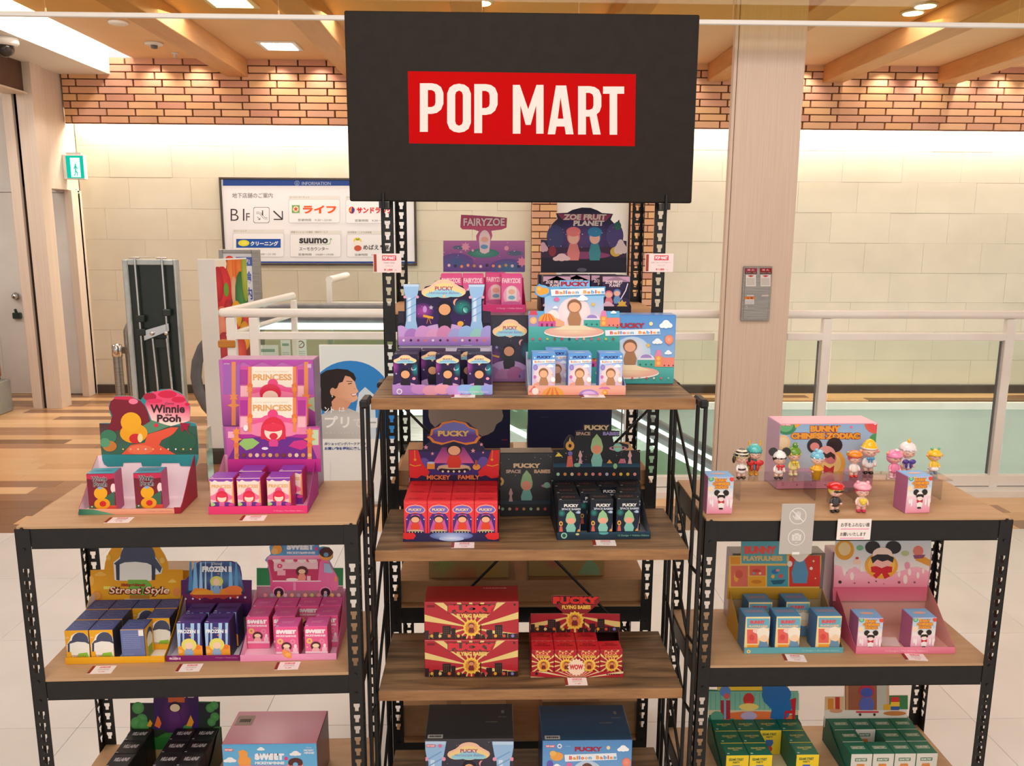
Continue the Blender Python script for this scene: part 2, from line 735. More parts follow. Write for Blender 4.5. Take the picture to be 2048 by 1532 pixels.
while y < 8.45:
    x = -8.2 - rp.random() * 1.1
    near = y < 5.0
    far = y > 7.99
    x_end = 7.0 if (near or far) else -1.60
    while x < x_end:
        L = rp.choice([.9, 1.1, 1.35, .7])
        xe = min(x + L, x_end)
        c = rp.choice(WD)
        if xe - x > .05 and y + pw <= (5.02 if near else 9):
            tgt = MB()
            tgt.box(x + .001, xe - .001, y + .001, y + pw - .001, -.012, 0, c, .001)
            vis = -5.2 < x and xe < 5.6 and not (near and -1.3 < x < 2.6)
            if vis and np_ < 290:
                tgt.build('plank', PLANKM, floor)
                np_ += 1
            else:
                rest.add(tgt.v, tgt.f, tgt.c)
        x += L
    y += pw
    if near and y + pw > 5.02:
        y = 5.02
rest.build('plank_rows', PLANKM, floor, kind='stuff')

# ceiling with beams, lamps
m = MB().box(-3.37, 7.5, -2.5, 8.6, CZ, CZ + .1).box(-9, -3.37, -2.5, 8.6, 3.62, 3.7)
ceiling = struct('ceiling', m, CEIL)
for k, xb in enumerate([-2.40, -1.28, -.16, .96, 2.18, 3.30, 4.42, 5.54]):
    MB().box(xb - .1, xb + .1, 4.9, 8.3, CZ - .16, CZ, bev=.004).build('ceiling_beam', BEAMM, ceiling)

# back wall: rough slab, stone tiles, brick band on a projecting cove
bw = struct('wall_back', MB().box(-7.6, 7.5, 8.52, 8.7, -3, CZ, '#fbf4e4'), PAINT)
STC = ['#d8cfba', '#d9d0bb', '#d6cdb8', '#d8cfbb']
rs = random.Random(5)
for r in range(9):
    z0 = 2.775 - .303 * (r + 1)
    if r == 8:
        z0 = .088
    off = [0, .3, .12, .42][r % 4] + rs.uniform(-.04, .04)
    zt = 2.775 - .303 * r
    x = -4.06 - off
    while x < 6.6:
        xa, xb = max(x, -4.06), x + .608
        if xb > -4.0 and not (.40 < xa and xb < 1.64):
            cuts = [(xa, xb)]
            if xa < .409 < xb:
                cuts = [(xa, .409)]
            elif xa < 1.632 < xb:
                cuts = [(1.632, xb)]
            for ca, cb in cuts:
                if cb - ca > .03:
                    MB().box(ca + .0008, cb - .0008, 8.498 + rs.uniform(-.0012, .0008), 8.52, z0 + .0008, zt - .0008, rs.choice(STC), .0006).build('wall_tile', STONEW, bw)
        x += .608
struct('baseboard_back', MB().box(-4.06, .409, 8.475, 8.52, 0, .088, bev=.003).box(1.632, 7, 8.475, 8.52, 0, .088, bev=.003), DARKM)
# projecting bulkhead that carries the bricks; the cove lamp hides behind its foot
band = struct('trim_1', MB().box(-4.06, 7, 8.325, 8.52, 2.80, CZ, '#4a3022').box(-4.06, 7, 8.325, 8.35, 2.655, 2.80, '#4a3022'), MORTAR)
MB().box(-4.0, 7, 8.36, 8.50, 2.78, 2.797).build('cove_lamp', COVE, band)
BR = ['#dca580', '#e0ad84', '#d29a7c', '#dea779', '#c98f76', '#e2b080', '#d6a084', '#d09c7a']
rb = random.Random(9)
nb = 0
bst = MB()
for r in range(9):
    z0 = 2.66 + r * .0665
    x = -4.05 + (0 if r % 2 == 0 else .066) - .2
    while x < 6.9:
        xa, xb = max(x, -4.05), min(x + .262, 6.9)
        if xb - xa > .03:
            mm = MB().box(xa, xb - .008, 8.30 + rb.uniform(-.002, .002), 8.325, z0 + .004, z0 + .0605, rb.choice(BR), .002)
            hid = -1.42 < xa and xb < 2.1
            if not hid and xb < 5.4 and nb < 230:
                mm.build('brick', BRICKM, band)
                nb += 1
            else:
                bst.add(mm.v, mm.f, mm.c)
        x += .270
bst.build('brick_rows', BRICKM, band, kind='stuff')
# brick piers and pale niche between them
for k, (xa, xb) in enumerate(((.409, .656), (1.394, 1.632))):
    pier = struct('trim_%d' % (k + 2), MB().box(xa + .006, xb - .006, 8.36, 8.52, 0, 2.655), MORTAR)
    bst2 = MB()
    for r in range(40):
        z0 = r * .0665
        if z0 > 2.58:
            break
        q = xa + (.075 if r % 2 == 0 else .0)
        segs = [(xa, q - .004), (q + .004, xb)] if r % 2 == 0 else [(xa, xb - .075), (xb - .067, xb)]
        if z0 < .95:
            for a, b in segs:
                bst2.box(a, b, 8.345, 8.37, z0 + .004, z0 + .0605, rb.choice(BR))
            continue
        for a, b in segs:
            MB().box(a, b, 8.345, 8.37, z0 + .004, z0 + .0605, rb.choice(BR), .002).build('brick', BRICKM, pier)
    bst2.build('brick_rows', BRICKM, pier, kind='stuff')
struct('trim_4', MB().box(.662, 1.388, 8.46, 8.52, 0, 2.66, bev=.003).box(1.02, 1.03, 8.452, 8.46, 0, 2.66), WHITEP)

# left side: laminate wall with two openings, shutter header, recess behind
lw = MB()
lw.box(-4.27, -4.07, 8.47, 8.52, 0, 3.14)
lw.box(-4.27, -4.07, 7.76, 8.47, 2.035, 3.14)
lw.box(-4.27, -4.07, 4.0, 7.72, 2.83, 2.845)
struct('wall_left', lw, LAMIN)
pl = MB().box(-4.30, -4.215, 7.72, 7.90, 0, 3.14, bev=.002).box(-4.175, -4.03, 7.72, 7.90, 0, 3.14, bev=.002)
pl = struct('trim_5', pl, LAMIN)
MB().box(-4.215, -4.175, 7.76, 7.88, 0, 3.14).build('shutter_guide', noise_mat('dark_slot', '#1f120b', '#2a1a10', sc=9, rough=.7), pl)
struct('trim_6', MB().box(-4.12, -4.05, 8.30, 8.50, 0, 2.035, bev=.002), LAMIN)
struct('trim_7', MB().box(-4.24, -4.10, 4.0, 7.72, 2.845, 3.12, bev=.004), noise_mat('shutter_brown', '#4a2f22', '#563829', sc=10, rough=.5))
struct('wall_recess', MB().box(-8.5, -4.27, 8.46, 8.52, 0, 3.14).box(-8.5, -4.27, 8.44, 8.462, 2.045, 2.062).box(-4.30, -4.12, 8.44, 8.50, 0, 2.035), WHITEP)
struct('wall_far', MB().box(-8.62, -8.5, -2.5, 8.52, 0, 3.12), WHITEP)
# soffit with its lit cove face
sf = MB().box(-9, -3.615, -2, 8.30, 3.10, 3.14).box(-3.614, -3.59, -2, 8.30, 3.10, 3.62)
struct('trim_8', sf, COVEW)
area('soffit_wash_light', (-3.385, 5.4, 3.33), (0, math.radians(62), 0), .05, 5.6, 34, (1, .95, .9))

# steel door in the recess
dr = struct('door_1', MB().box(-4.95, -4.05, 8.425, 8.462, .004, 2.012, bev=.003), WHITEP)
MB().box(-4.985, -4.95, 8.42, 8.462, 0, 2.05, bev=.003).box(-4.985, -4.05, 8.42, 8.462, 2.016, 2.05, bev=.003).build('door_frame', WHITEP, dr)
kb = W(34, 592, Y=8.42)
m = MB()
m.tube([(kb.x, 8.425, kb.z), (kb.x, 8.40, kb.z)], .036, 14)
m.sph((kb.x, 8.375, kb.z), .03, .024, .03)
m.build('door_knob', CHROME, dr)
kb = W(36, 630, Y=8.42)
MB().box(kb.x - .04, kb.x + .04, 8.385, 8.425, kb.z - .035, kb.z + .025, bev=.006).tube([(kb.x, 8.40, kb.z + .02), (kb.x, 8.38, kb.z + .06)], .013).build('lock_case', noise_mat('dark_green_lock', '#24382f', '#2e4439', sc=9, rough=.4), dr)
# kerb and cabinet at the picture's left edge
c = thing('wooden_cabinet', 'reddish brown wooden cabinet on a grey plinth at the far left edge', 'cabinet', (-4.86, 7.15, 0))
MB().box(-.5, .42, 0, .5, 0, .30, bev=.01).build('plinth', noise_mat('grey_stone', '#8a8d88', '#9a9c97', sc=6, rough=.7), c)
MB().box(-.5, .36, .03, .47, .33, 1.06, bev=.008).box(.355, .372, .03, .05, .33, 1.06).build('body', noise_mat('cabinet_brown', '#8f4f24', '#a35c2d', scale=(1, 1, .3), sc=6, rough=.45), c)
MB().box(-.49, .35, .04, .46, .30, .33).build('recess', DARKM, c)

# pale column with the steel service panel
clm = struct('wall_column', MB().box(W(1441, 800, Y=4.95).x, W(1566, 800, Y=4.95).x, 4.95, 5.06, 0, CZ, bev=.004).box(W(1434, 800, Y=4.95).x, W(1440, 800, Y=4.95).x, 4.955, 5.0, 0, CZ, bev=.002), COLM)
sp = thing('hose_panel', 'grey steel service panel with red and white stickers set in the pale column', 'panel', (0, 4.95, 0))
a, b = W(1481, 642, Y=4.94), W(1545, 533, Y=4.94)
MB().box(a.x, b.x, -.012, 0, a.z, b.z, bev=.003).build('door_plate', STEEL, sp)
MB().box(a.x + .012, b.x - .012, -.015, -.011, a.z + .012, b.z - .012, bev=.002).build('inner_plate', STEEL, sp)
fr = Frame((0, 4.95, 0))
A = Art(fr, -.0155, (1460, 510, 10.21))
for dx, rc in ((0, '#8e2a3c'), (300, '#8a0f12')):
    A.rect(308 + dx, 268, 552 + dx, 388, rc)
    A.rect(308 + dx, 345, 552 + dx, 388, '#4a1416')
    A.text('消 火', 350 + dx, 285, 500 + dx, 325, '#e8c0c4', .01)
    A.text('消火栓ポンプ起動', 320 + dx, 350, 535 + dx, 372, '#d8b0a0')
    A.rect(322 + dx, 405, 528 + dx, 640, '#dcd2ca')
    A.poly([(355 + dx, 425), (425 + dx, 410), (495 + dx, 425), (425 + dx, 452)], '#b83030')
    A.scribble(340 + dx, 470, 505 + dx, 9, 17, 7, '#8d857e', dx)
A.rect(340, 815, 488, 842, '#c9beb6').rect(645, 815, 788, 842, '#c9beb6')
A.rect(300, 852, 505, 905, '#d8782c').rect(305, 905, 490, 1003, '#d9d4d4')
A.text('注 意', 335, 862, 470, 895, '#3a2418', .01).scribble(315, 920, 480, 5, 16, 7, '#9a9690', 4)
A.ell(335, 1070, 22, 32, '#b5aca0').ell(335, 1072, 8, 8, '#3a3128')
A.build('sticker', sp)

# hanging glass smoke barrier
gb = thing('smoke_barrier', 'long pale glass smoke barrier hanging from the ceiling with a thin white rim', 'glass panel', (0, 4.7, 0))
zb = 2.782
xs = [-7, W(90, 10, Y=4.7).x, W(557, 10, Y=4.7).x, .47, W(1467, 10, Y=4.7).x, W(2040, 10, Y=4.7).x, 6]
for i in range(6):
    MB().box(xs[i] + .003, xs[i + 1] - .003, -.003, .003, zb + .012, CZ).build('glass_pane', SMOKE, gb)
MB().box(-7, 6, -.012, .012, zb - .012, zb + .012, bev=.003).build('rim', WHITEP, gb)

# escalator opening: far wall and sides below the floor, pit
struct('wall_void', MB().box(-1.6, 7.5, 7.985, 8.1, -3.2, -.062).box(-1.7, -1.602, 5.02, 7.98, -3.2, -.02).box(-1.6, 7.5, 4.9, 5.02, -3.2, -.26).box(-1.7, 7.5, 4.9, 8.1, -3.3, -3.2), VOIDM)
struct('trim_9', MB().box(-1.6, 7.5, 7.94, 7.984, -.06, .012, bev=.003).box(-1.7, 7.5, 5.02, 5.20, -.25, .045, bev=.004), WHITEP)
area('hall_fill_light', (2.6, 6.4, 3.2), (math.radians(8), 0, 0), 6.0, .5, 48, (1, .96, .9))  # pair of unseen area lights added to brighten the hall behind
area('hall_fill_light', (-2.0, 6.4, 3.2), (math.radians(8), 0, 0), 2.6, .5, 34, (1, .96, .9))
area('pit_fill_light', (2.6, 5.12, -.35), (math.radians(80), 0, 0), 7, .3, 100, (1, 1, .98))  # unseen fill added so the pale void walls get light

# glass balustrade round the opening
bal = thing('balustrade', 'white tubular balustrade with glass panes around the escalator opening', 'railing', (0, 5.13, 0))
pbar = MB()
for zz, rr in ((1.168, .027),):
    pbar.tube([(-1.65, 0, zz), (7, 0, zz)], rr, 12)
    pbar.tube([(-1.65, 0, zz), (-1.535, 1.34, zz)], rr, 12)
    pbar.sph((-1.65, 0, zz), rr)
pbar.build('handrail', RAILW, bal)
m = MB()
for seg in ((-1.62, 1.40), (1.86, 7)):
    m.box(seg[0], seg[1], -.02, .02, 1.005, 1.05, bev=.003)
    m.box(seg[0], seg[1], -.02, .02, .05, .12, bev=.003)
m.tube([(-1.62, .0, 1.03), (-1.51, 1.3, 1.03)], .018, 8)
m.build('rail_bar', RAILW, bal)
posts = [-1.60, -1.46, -.29, .88, 2.11, 3.28, 4.45, 5.62]
for xp in posts:
    MB().box(xp - .028, xp + .028, -.022, .022, -.0 if xp > -9 else 0, 1.14, bev=.004).build('post', RAILW, bal)
MB().box(-1.535, -1.49, 1.25, 1.29, 0, 1.14, bev=.004).build('post', RAILW, bal)
for a, b in zip(posts[1:], posts[2:]):
    MB().box(a + .045, b - .045, -.005, .005, .13, 1.0).build('glass_pane', GLASS, bal)
    MB().box(b - .047, b - .040, -.009, .009, .13, 1.0).build('gasket', RUBBER, bal)
MB().box(-1.68, -1.575, -.035, .035, .955, 1.0, bev=.006).build('end_guard', noise_mat('orange_foam', '#b5711c', '#c27c22', sc=9, rough=.5), bal)
# second short rail on the far side of the escalator
b2 = thing('balustrade', 'short white balustrade end standing behind the escalator, left of the sign post', 'railing', (0, 7.62, 0))
MB().tube([(-1.47, 0, 1.22), (-1.44, .75, 1.22)], .034, 10).build('handrail', RAILW, b2)
MB().box(-1.50, -1.455, 0, .04, 0, 1.2, bev=.003).box(-1.455, -.75, 0, .03, .98, 1.02, bev=.003).build('post', RAILW, b2)
MB().box(-.78, -.74, 0, .04, 0, 1.2, bev=.003).build('post', RAILW, b2)
MB().box(-1.45, -.78, .012, .02, .1, .98).build('glass_pane', GLASS, b2)

# escalator going down to the right
es = thing('escalator', 'descending escalator with dark rubber handrails and white lit skirts behind the racks', 'escalator', (0, 0, 0))
xe0, xk = -1.85, -.47
SL = .53


def zl(x, z):
    return z if x < xk else z - (x - xk) * SL


for Yh in (6.56, 7.46):
    pth = [(xe0 + .1, Yh, .12)]
    for k in range(13):
        a = math.radians(-90 - 15 * k)
        pth.append((xe0 + .50 * math.cos(a), Yh, .56 + .47 * math.sin(a)))
    pth = [(q[0], q[1], q[2] - .05) for q in pth] + [(xk - .3, Yh, .98), (xk, Yh, .965), (xk + .25, Yh, .86), (4.6, Yh, zl(4.6, .97))]
    MB().tube(pth, .042, 10).build('handrail', RUBBER, es)
    g = MB()
    g.prism([(xe0 - .3, .2), (xk, .2), (4.6, zl(4.6, .2)), (4.6, zl(4.6, .9)), (xk, .9), (xe0 - .3, .9)], 1, Yh - .006, Yh + .006)
    g.build('balustrade_glass', GLASS, es)
    s_ = MB()
    s_.prism([(xe0 - .2, 0), (xk, 0), (4.6, zl(4.6, 0)), (4.6, zl(4.6, .2)), (xk, .2), (xe0 - .2, .2)], 1, Yh - .06, Yh + .06)
    s_.prism([(xe0, .93), (xk, .93), (4.6, zl(4.6, .93)), (4.6, zl(4.6, .97)), (xk, .97), (xe0, .97)], 1, Yh - .03, Yh + .03)
    s_.build('skirt', STEEL, es)
    for q, zz in ((0, .90), (1, .215)):
        MB().prism([(xe0, zz), (xk, zz), (4.6, zl(4.6, zz)), (4.6, zl(4.6, zz + .05)), (xk, zz + .05), (xe0, zz + .05)], 1, Yh - .055 if q == 0 else Yh - .075, Yh - .035 if q == 0 else Yh - .062).build('strip_light', STRIPLIT, es)
for i in range(15):
    xa = xk + .05 + i * .32
    z1 = zl(xa, 0) - .03
    MB().box(xa, xa + .34, 6.64, 7.38, z1 - .22, z1).build('step', STEEL, es)
MB().box(-1.59, xk + .06, 6.63, 7.39, -.02, .002).build('landing_plate', STEEL, es)
MB().prism([(xe0, -.1), (xk, -.1), (4.6, zl(4.6, -.1)), (4.6, zl(4.6, -.5)), (xk, -.5), (xe0, -.25)], 1, 6.52, 7.52).build('truss', WHITEP, es)

# ceiling lamps, detectors
for n_, (px, py) in enumerate(((459, 4), (560, 93))):
    p = W(px, py, z=CZ - .01)
    nm = ('square recessed ceiling lamp above the smoke barrier at the left', 'square recessed ceiling lamp between the two left beams')[n_]
    t = thing('ceiling_lamp', nm, 'ceiling lamp', (p.x, p.y, CZ))
    MB().box(-.17, .17, -.17, .17, -.012, 0, bev=.003).build('frame', WHITEP, t)
    MB().box(-.13, .13, -.13, .13, -.016, -.011).build('diffuser', LAMP, t)
for n_, (px, py) in enumerate(((962, 6), (1851, 12), (1826, 26))):
    p = W(px, py, z=CZ - .01)
    t = thing('ceiling_downlight', ('round ceiling downlight above the black shop sign', 'right-hand round ceiling downlight of the pair right of the column', 'left-hand round ceiling downlight of the pair right of the column')[n_], 'ceiling lamp', (p.x, p.y, CZ))
    MB().lathe([(.085, -.001), (.085, -.012), (.07, -.014)], n=20).build('trim_ring', WHITEP, t)
    MB().lathe([(.068, -.0135), (.068, -.017)], n=20).build('diffuser', LAMP, t)
for n_, (px, py) in enumerate(((308, 88), (237, 46))):
    p = W(px, py, z=CZ - .01)
    t = thing('smoke_detector', ('white round smoke detector near the brick band', 'flat white round speaker plate on the left ceiling')[n_], 'detector', (p.x, p.y, CZ))
    MB().lathe([(.075, -.001), (.075, -.014), (.06, -.022)], n=18).build('body', WHITEP, t)
    if n_ == 0:
        MB().lathe([(.03, -.02), (.026, -.045), (.012, -.05)], n=12).build('sensor', RUBBER, t)
p = W(350, 108, z=CZ - .01)
t = thing('sprinkler_head', 'tiny white sprinkler head close to the brick band', 'sprinkler', (p.x, p.y, CZ))
MB().lathe([(.035, -.001), (.03, -.01), (.01, -.014), (.01, -.04), (.024, -.043)], n=12).build('head', WHITEP, t)
p = W(8, 75, z=3.10)
t = thing('security_camera', 'small dome security camera under the left soffit', 'camera', (p.x, p.y, 3.10))
MB().lathe([(.10, 0), (.10, -.04), (.08, -.06)], n=18).build('housing', WHITEP, t)
MB().sph((0, 0, -.075), .065, .065, .07, '#ffffff').build('dome', noise_mat('dark_dome', '#2a2420', '#332c27', sc=4, rough=.1), t)
# brick washing spots: one real small spot lamp per scallop
k = 0
xx = -3.15
while xx < 5.6:
    if not (-1.25 < xx < 1.75):
        l = bpy.data.lights.new('brick_spot', 'SPOT')
        l.energy = 9
        l.spot_size = math.radians(95)
        l.spot_blend = .9
        l.shadow_soft_size = .015
        l.color = (1, .93, .82)
        o = bpy.data.objects.new('brick_spot', l)
        COL.objects.link(o)
        o.location = (xx, 8.13, CZ - .02)
        o.rotation_euler = (math.radians(25), 0, 0)
    xx += .385

# exit sign on the left laminate wall
t = thing('exit_sign', 'lit green emergency exit sign projecting from the pale laminate wall', 'exit sign', (-4.07, 8.25, 0))
z0, z1 = 2.13, 2.36
MB().box(.0, .20, -.03, .03, z0, z1, '#e8e2da', .004).box(.03, .17, -.012, .012, z1, z1 + .02, '#d8d2ca').build('housing', PAINT, t)
MB().box(.035, .195, -.034, -.03, z0 + .012, z1 - .012).build('green_field', GREENLIT, t)
A = MB()
A.box(.075, .165, -.0355, -.034, z0 + .02, z1 - .03)
A.build('doorway_symbol', WHITELIT, t)
g = MB()
g.prism([(.10 + x * .05, z0 + .03 + y * .12) for x, y in ((.35, .95), (.55, .95), (.55, .8), (.8, .6), (.75, .52), (.5, .66), (.5, .45), (.75, .25), (.68, 0), (.58, .02), (.6, .2), (.4, .35), (.25, .05), (.05, .05), (.08, .12), (.2, .15), (.32, .45), (.3, .66), (.15, .5), (.08, .55), (.3, .8), (.35, .8))], 1, -.0368, -.0356)
g.build('running_symbol', GREENLIT, t)
# ================================================================== THE RACKS
PIT = .0305
KEY = [(-.0076, .009), (.0076, .009), (.0076, .001), (.0046, -.003), (.0046, -.012), (-.0046, -.012), (-.0046, -.003), (-.0076, .001)]
_outer = lambda w_: [(-w_ / 2, -PIT / 2), (w_ / 2, -PIT / 2), (w_ / 2, PIT / 2), (-w_ / 2, PIT / 2)]


def slotted(mb, w_, h, skip, place, key=1.0):
    """a perforated plate w_ wide, h tall; place(u, v, t) -> xyz with t = 0 / 1 across the thickness"""
    o = _outer(w_)
    kk = [(x * key, y) for x, y in KEY]
    tr = tessellate_polygon([[Vector((p[0], p[1], 0)) for p in o], [Vector((p[0], p[1], 0)) for p in kk]])
    pts = o + kk
    n = int(h / PIT)
    off = h - n * PIT
    zc = off
    solid = [(0, off)]
    for i in range(n):
        v0 = off + i * PIT
        if any(a - PIT < v0 < b for a, b in skip):
            solid.append((v0, v0 + PIT))
            continue
        vs = [place(u, v + v0 + PIT / 2, t) for t in (0, 1) for u, v in pts]
        N = len(pts)
        fs = [list(t) for t in tr] + [[q + N for q in t] for t in tr]
        for a in range(4, N):
            b = a + 1 if a + 1 < N else 4
            fs.append([a, b, b + N, a + N])
        for a, b in ((1, 2), (3, 0)):
            fs.append([a, b, b + N, a + N])
        mb.add(vs, fs)
    for a, b in solid:
        vs = [place(u, v, t) for t in (0, 1) for u, v in ((-w_ / 2, a), (w_ / 2, a), (w_ / 2, b), (-w_ / 2, b))]
        mb.add(vs, [(0, 1, 2, 3), (4, 5, 6, 7), (0, 1, 5, 4), (1, 2, 6, 5), (2, 3, 7, 6), (3, 0, 4, 7)])


def upright(root, x, y, sx, sy, h, skip, lw_=.034, sdw=.034):
    """L-shaped perforated angle, its corner at (x, y), flanges towards sx and sy"""
    m = MB()
    slotted(m, lw_, h, skip, lambda u, v, t: (x + sx * (lw_ / 2 + u), y + sy * .0018 * t, v))
    slotted(m, sdw, h, skip, lambda u, v, t: (x + sx * .0018 * t, y + sy * (sdw / 2 + u), v))
    m.box(min(x, x + sx * .034), max(x, x + sx * .034), min(y, y + sy * .034), max(y, y + sy * .034), 0, .006)
    for a, b in skip:
        for q in (a + .012, b - .012):
            m.tube([(x + sx * .017, y + sy * .001, q), (x + sx * .017, y - sy * .0025, q)], .0042, 6)
    m.build('upright', BLACKM, root)


def steel_rack(label, o, rz, w_, d, h, levels, bh, bmat, group, boards=True):
    r = thing('steel_rack', label, 'shelf rack', o, rz, group)
    skip = [(z - bh - .012, z + .012) for z in levels]
    for x, y, sx, sy in ((0, 0, 1, 1), (w_, 0, -1, 1), (0, d, 1, -1), (w_, d, -1, -1)):
        upright(r, x, y, sx, sy, h, skip)
    for z in levels:
        for y, y2 in ((.002, .012), (d - .012, d - .002)):
            m = MB().box(.034 if y < .01 else .002, w_ - (.034 if y < .01 else .002), y, y2, z - bh, z - .001, bev=.0012)
            if y < .01:
                m.box(.004, w_ - .004, .0022, .006, z - bh + .006, z - .004)
                m.box(.034, w_ - .034, .002, .022, z - bh, z - bh + .002)
            m.build('shelf_beam', BLACKM, r)
        for x in (.002, w_ - .012):
            MB().box(x, x + .010, .013, d - .013, z - bh, z - .001, bev=.001).build('shelf_beam', BLACKM, r)
        if boards:
            MB().box(.004, w_ - .004, .001, d - .001, z - .001, z + .006, bev=.001).build('shelf_board', bmat, r)
    return r


LZ = [.998, .612, .215]
RZ_ = [.955, .546, .15]
Lp = (-1.103, 1.850, 0)
Lrz = math.radians(1.6)
LR = steel_rack('black steel rack with tan boards left of the wooden centre shelf', Lp, Lrz, .79, .335, .992, [z - .006 for z in LZ], .050, PBOARD, 'black steel racks')
RR = steel_rack('black steel rack with tan boards right of the wooden centre shelf', (.548, 2.005, 0), 0, .803, .335, .949, [z - .006 for z in RZ_], .056, PBOARD, 'black steel racks')
Bp = (-.302, 2.33, 0)
BR_ = steel_rack('tall black steel rack behind the wooden shelf, carrying the shop sign', Bp, 0, .79, .37, 1.80, [1.444, .93, .56, .112], .05, KRAFT, 'black steel racks')

# front shelf with rustic boards on wire ladder frames
cs = thing('wooden_shelf', 'open shelf of rustic brown boards on black tubular ladder frames', 'shelf', (0, 0, 0))
CX0, CX1 = -.287, .497
for z in (1.281, .895, .515, .135):
    b_ = MB().box(CX0, CX1, 1.953, 2.262, z - .028, z, bev=.002).build('shelf_board', SHELFWOOD, cs)
    MB().box(CX0, CX1, 1.9495, 1.953, z - .028, z - .0006, bev=.0008).build('front_edge', SHELFEDGE, b_)
    MB().box(CX0 + .01, CX1 - .01, 2.20, 2.225, z - .042, z - .0285).box(CX0 + .01, CX1 - .01, 1.99, 2.01, z - .034, z - .0285).build('support_bar', BLACKM, b_)
for sx, xf in ((-1, CX0 - .012), (1, CX1 + .012)):
    fr_ = MB()
    rr = .0052
    ys = (1.925, 1.975, 2.215, 2.262)
    xo = (xf + sx * .006, xf, xf, xf)
    for k, yy in enumerate(ys):
        top = 1.275 if k < 2 else 1.262
        fr_.tube([(xo[k], yy, 0), (xo[k], yy, top)], rr, 8)
    fr_.build('side_rods', BLACKM, cs)
    d_ = MB()
    z = 1.20
    while z > .1:
        d_.tube([(xf, 2.215, z), (xf, 1.975, z - .17)], .0042, 6)
        d_.tube([(xf, 1.975, z - .19), (xf, 2.215, z - .36)], .0042, 6) if z < .3 else None
        for zz in (z - .17,):
            d_.tube([(xo[0], 1.925, zz), (xf, 1.975, zz)], .0048, 6)
            d_.tube([(xf, 2.215, z), (xf, 2.262, z)], .0048, 6)
        z -= .19
    d_.build('ladder_braces', BLACKM, cs)
    MB().box(xf - .011, xf + .011, 1.915, 1.985, 1.262, 1.284, bev=.005).build('post_cap', BLACKM, cs)
    MB().box(xf - .009, xf + .009, 2.205, 2.272, 1.255, 1.272, bev=.004).build('post_cap', BLACKM, cs)
for sx, xf in ((-1, CX0 + .004), (1, CX1 - .004)):
    e = -sx
    zz = (1.232, .47)
br = MB()
br.tube([(CX0 + .02, 2.27, 1.215), (CX1 - .02, 2.27, .43)], .004, 6)
br.tube([(CX1 - .02, 2.275, 1.215), (CX0 + .02, 2.275, .43)], .004, 6)
br.build('cross_brace', BLACKM, cs)
for q in ((CX0 + .02, 2.262, 1.215), (CX1 - .02, 2.262, 1.215), (CX0 + .02, 2.262, .43), (CX1 - .02, 2.262, .43), ((CX0 + CX1) / 2, 2.262, .8225)):
    MB().tube([(q[0], q[1] - .003, q[2]), (q[0], q[1] + .016, q[2])], .013 if q[2] != .8225 else .009, 10).build('brace_knob', STEEL, cs)

# the shop sign
sg = thing('shop_sign', 'large black rectangular board with red POP MART logo on top of the rack', 'sign', (0, 2.28, 0))
MB().box(-.378, .544, 0, .026, 1.753, 2.233, bev=.003).build('board', SIGNM, sg)
fr = Frame((0, 2.28, 0))
A = Art(fr, 0, (640, 0, 2.438))
A.poly([(428, 347), (1540, 362), (1535, 713), (435, 699)], '#b80809')
W_ = '#e4dad2'
T = [("P", 487, 602, 406, 643), ("O", 620, 736, 408, 647), ("P", 752, 866, 410, 649), ("M", 940, 1090, 414, 652), ("A", 1110, 1236, 417, 655), ("R", 1258, 1372, 420, 656), ("T", 1380, 1483, 422, 657)]


def logo_letters(A, f, col, k=1.0):
    """thick condensed sans letters drawn as outlines; f maps unit box (0..1, 0..1 down) of each letter"""
    for ch, a, b, c, d in T:
        P = lambda x, y: f(a + (b - a) * x, c + (d - c) * y)
        n = A.k
        if ch == 'P':
            o = [(0, 0), (.5, 0), (.72, .02), (.9, .08), (1, .2), (1, .42), (.9, .54), (.72, .61), (.5, .63), (.34, .63), (.34, 1), (0, 1)]
            h = [(.34, .14), (.5, .14), (.62, .17), (.66, .23), (.66, .40), (.62, .46), (.5, .49), (.34, .49)]
        elif ch == 'O':
            o = [(0, .2), (.1, .08), (.28, .02), (.5, 0), (.72, .02), (.9, .08), (1, .2), (1, .8), (.9, .92), (.72, .98), (.5, 1), (.28, .98), (.1, .92), (0, .8)]
            h = [(.34, .23), (.38, .17), (.5, .14), (.62, .17), (.66, .23), (.66, .77), (.62, .83), (.5, .86), (.38, .83), (.34, .77)]
        elif ch == 'M':
            o = [(0, 0), (.23, 0), (.5, .5), (.77, 0), (1, 0), (1, 1), (.76, 1), (.76, .42), (.58, .82), (.42, .82), (.25, .42), (.25, 1), (0, 1)]
            h = None
        elif ch == 'A':
            o = [(.32, 0), (.72, 0), (1, 1), (.70, 1), (.655, .84), (.34, .84), (.29, 1), (0, 1)]
            h = [(.5, .24), (.61, .68), (.39, .68)]
        elif ch == 'R':
            o = [(0, 0), (.5, 0), (.72, .02), (.9, .08), (1, .2), (1, .42), (.92, .53), (.8, .58), (.97, 1), (.64, 1), (.5, .63), (.34, .63), (.34, 1), (0, 1)]
            h = [(.34, .14), (.5, .14), (.62, .17), (.66, .23), (.66, .40), (.62, .46), (.5, .49), (.34, .49)]
        else:
            o = [(0, 0), (1, 0), (1, .15), (.67, .15), (.67, 1), (.31, 1), (.31, .15), (0, .15)]
            h = None
        O = [A.m(*P(*q)) for q in o]
        Hh = [A.m(*P(*q)) for q in h] if h else []
        allp = O + Hh
        pl_ = [[Vector((q[0], q[1], 0)) for q in O]] + ([[Vector((q[0], q[1], 0)) for q in Hh]] if Hh else [])
        for t in tessellate_polygon(pl_):
            A.tri([allp[i] for i in t], col)


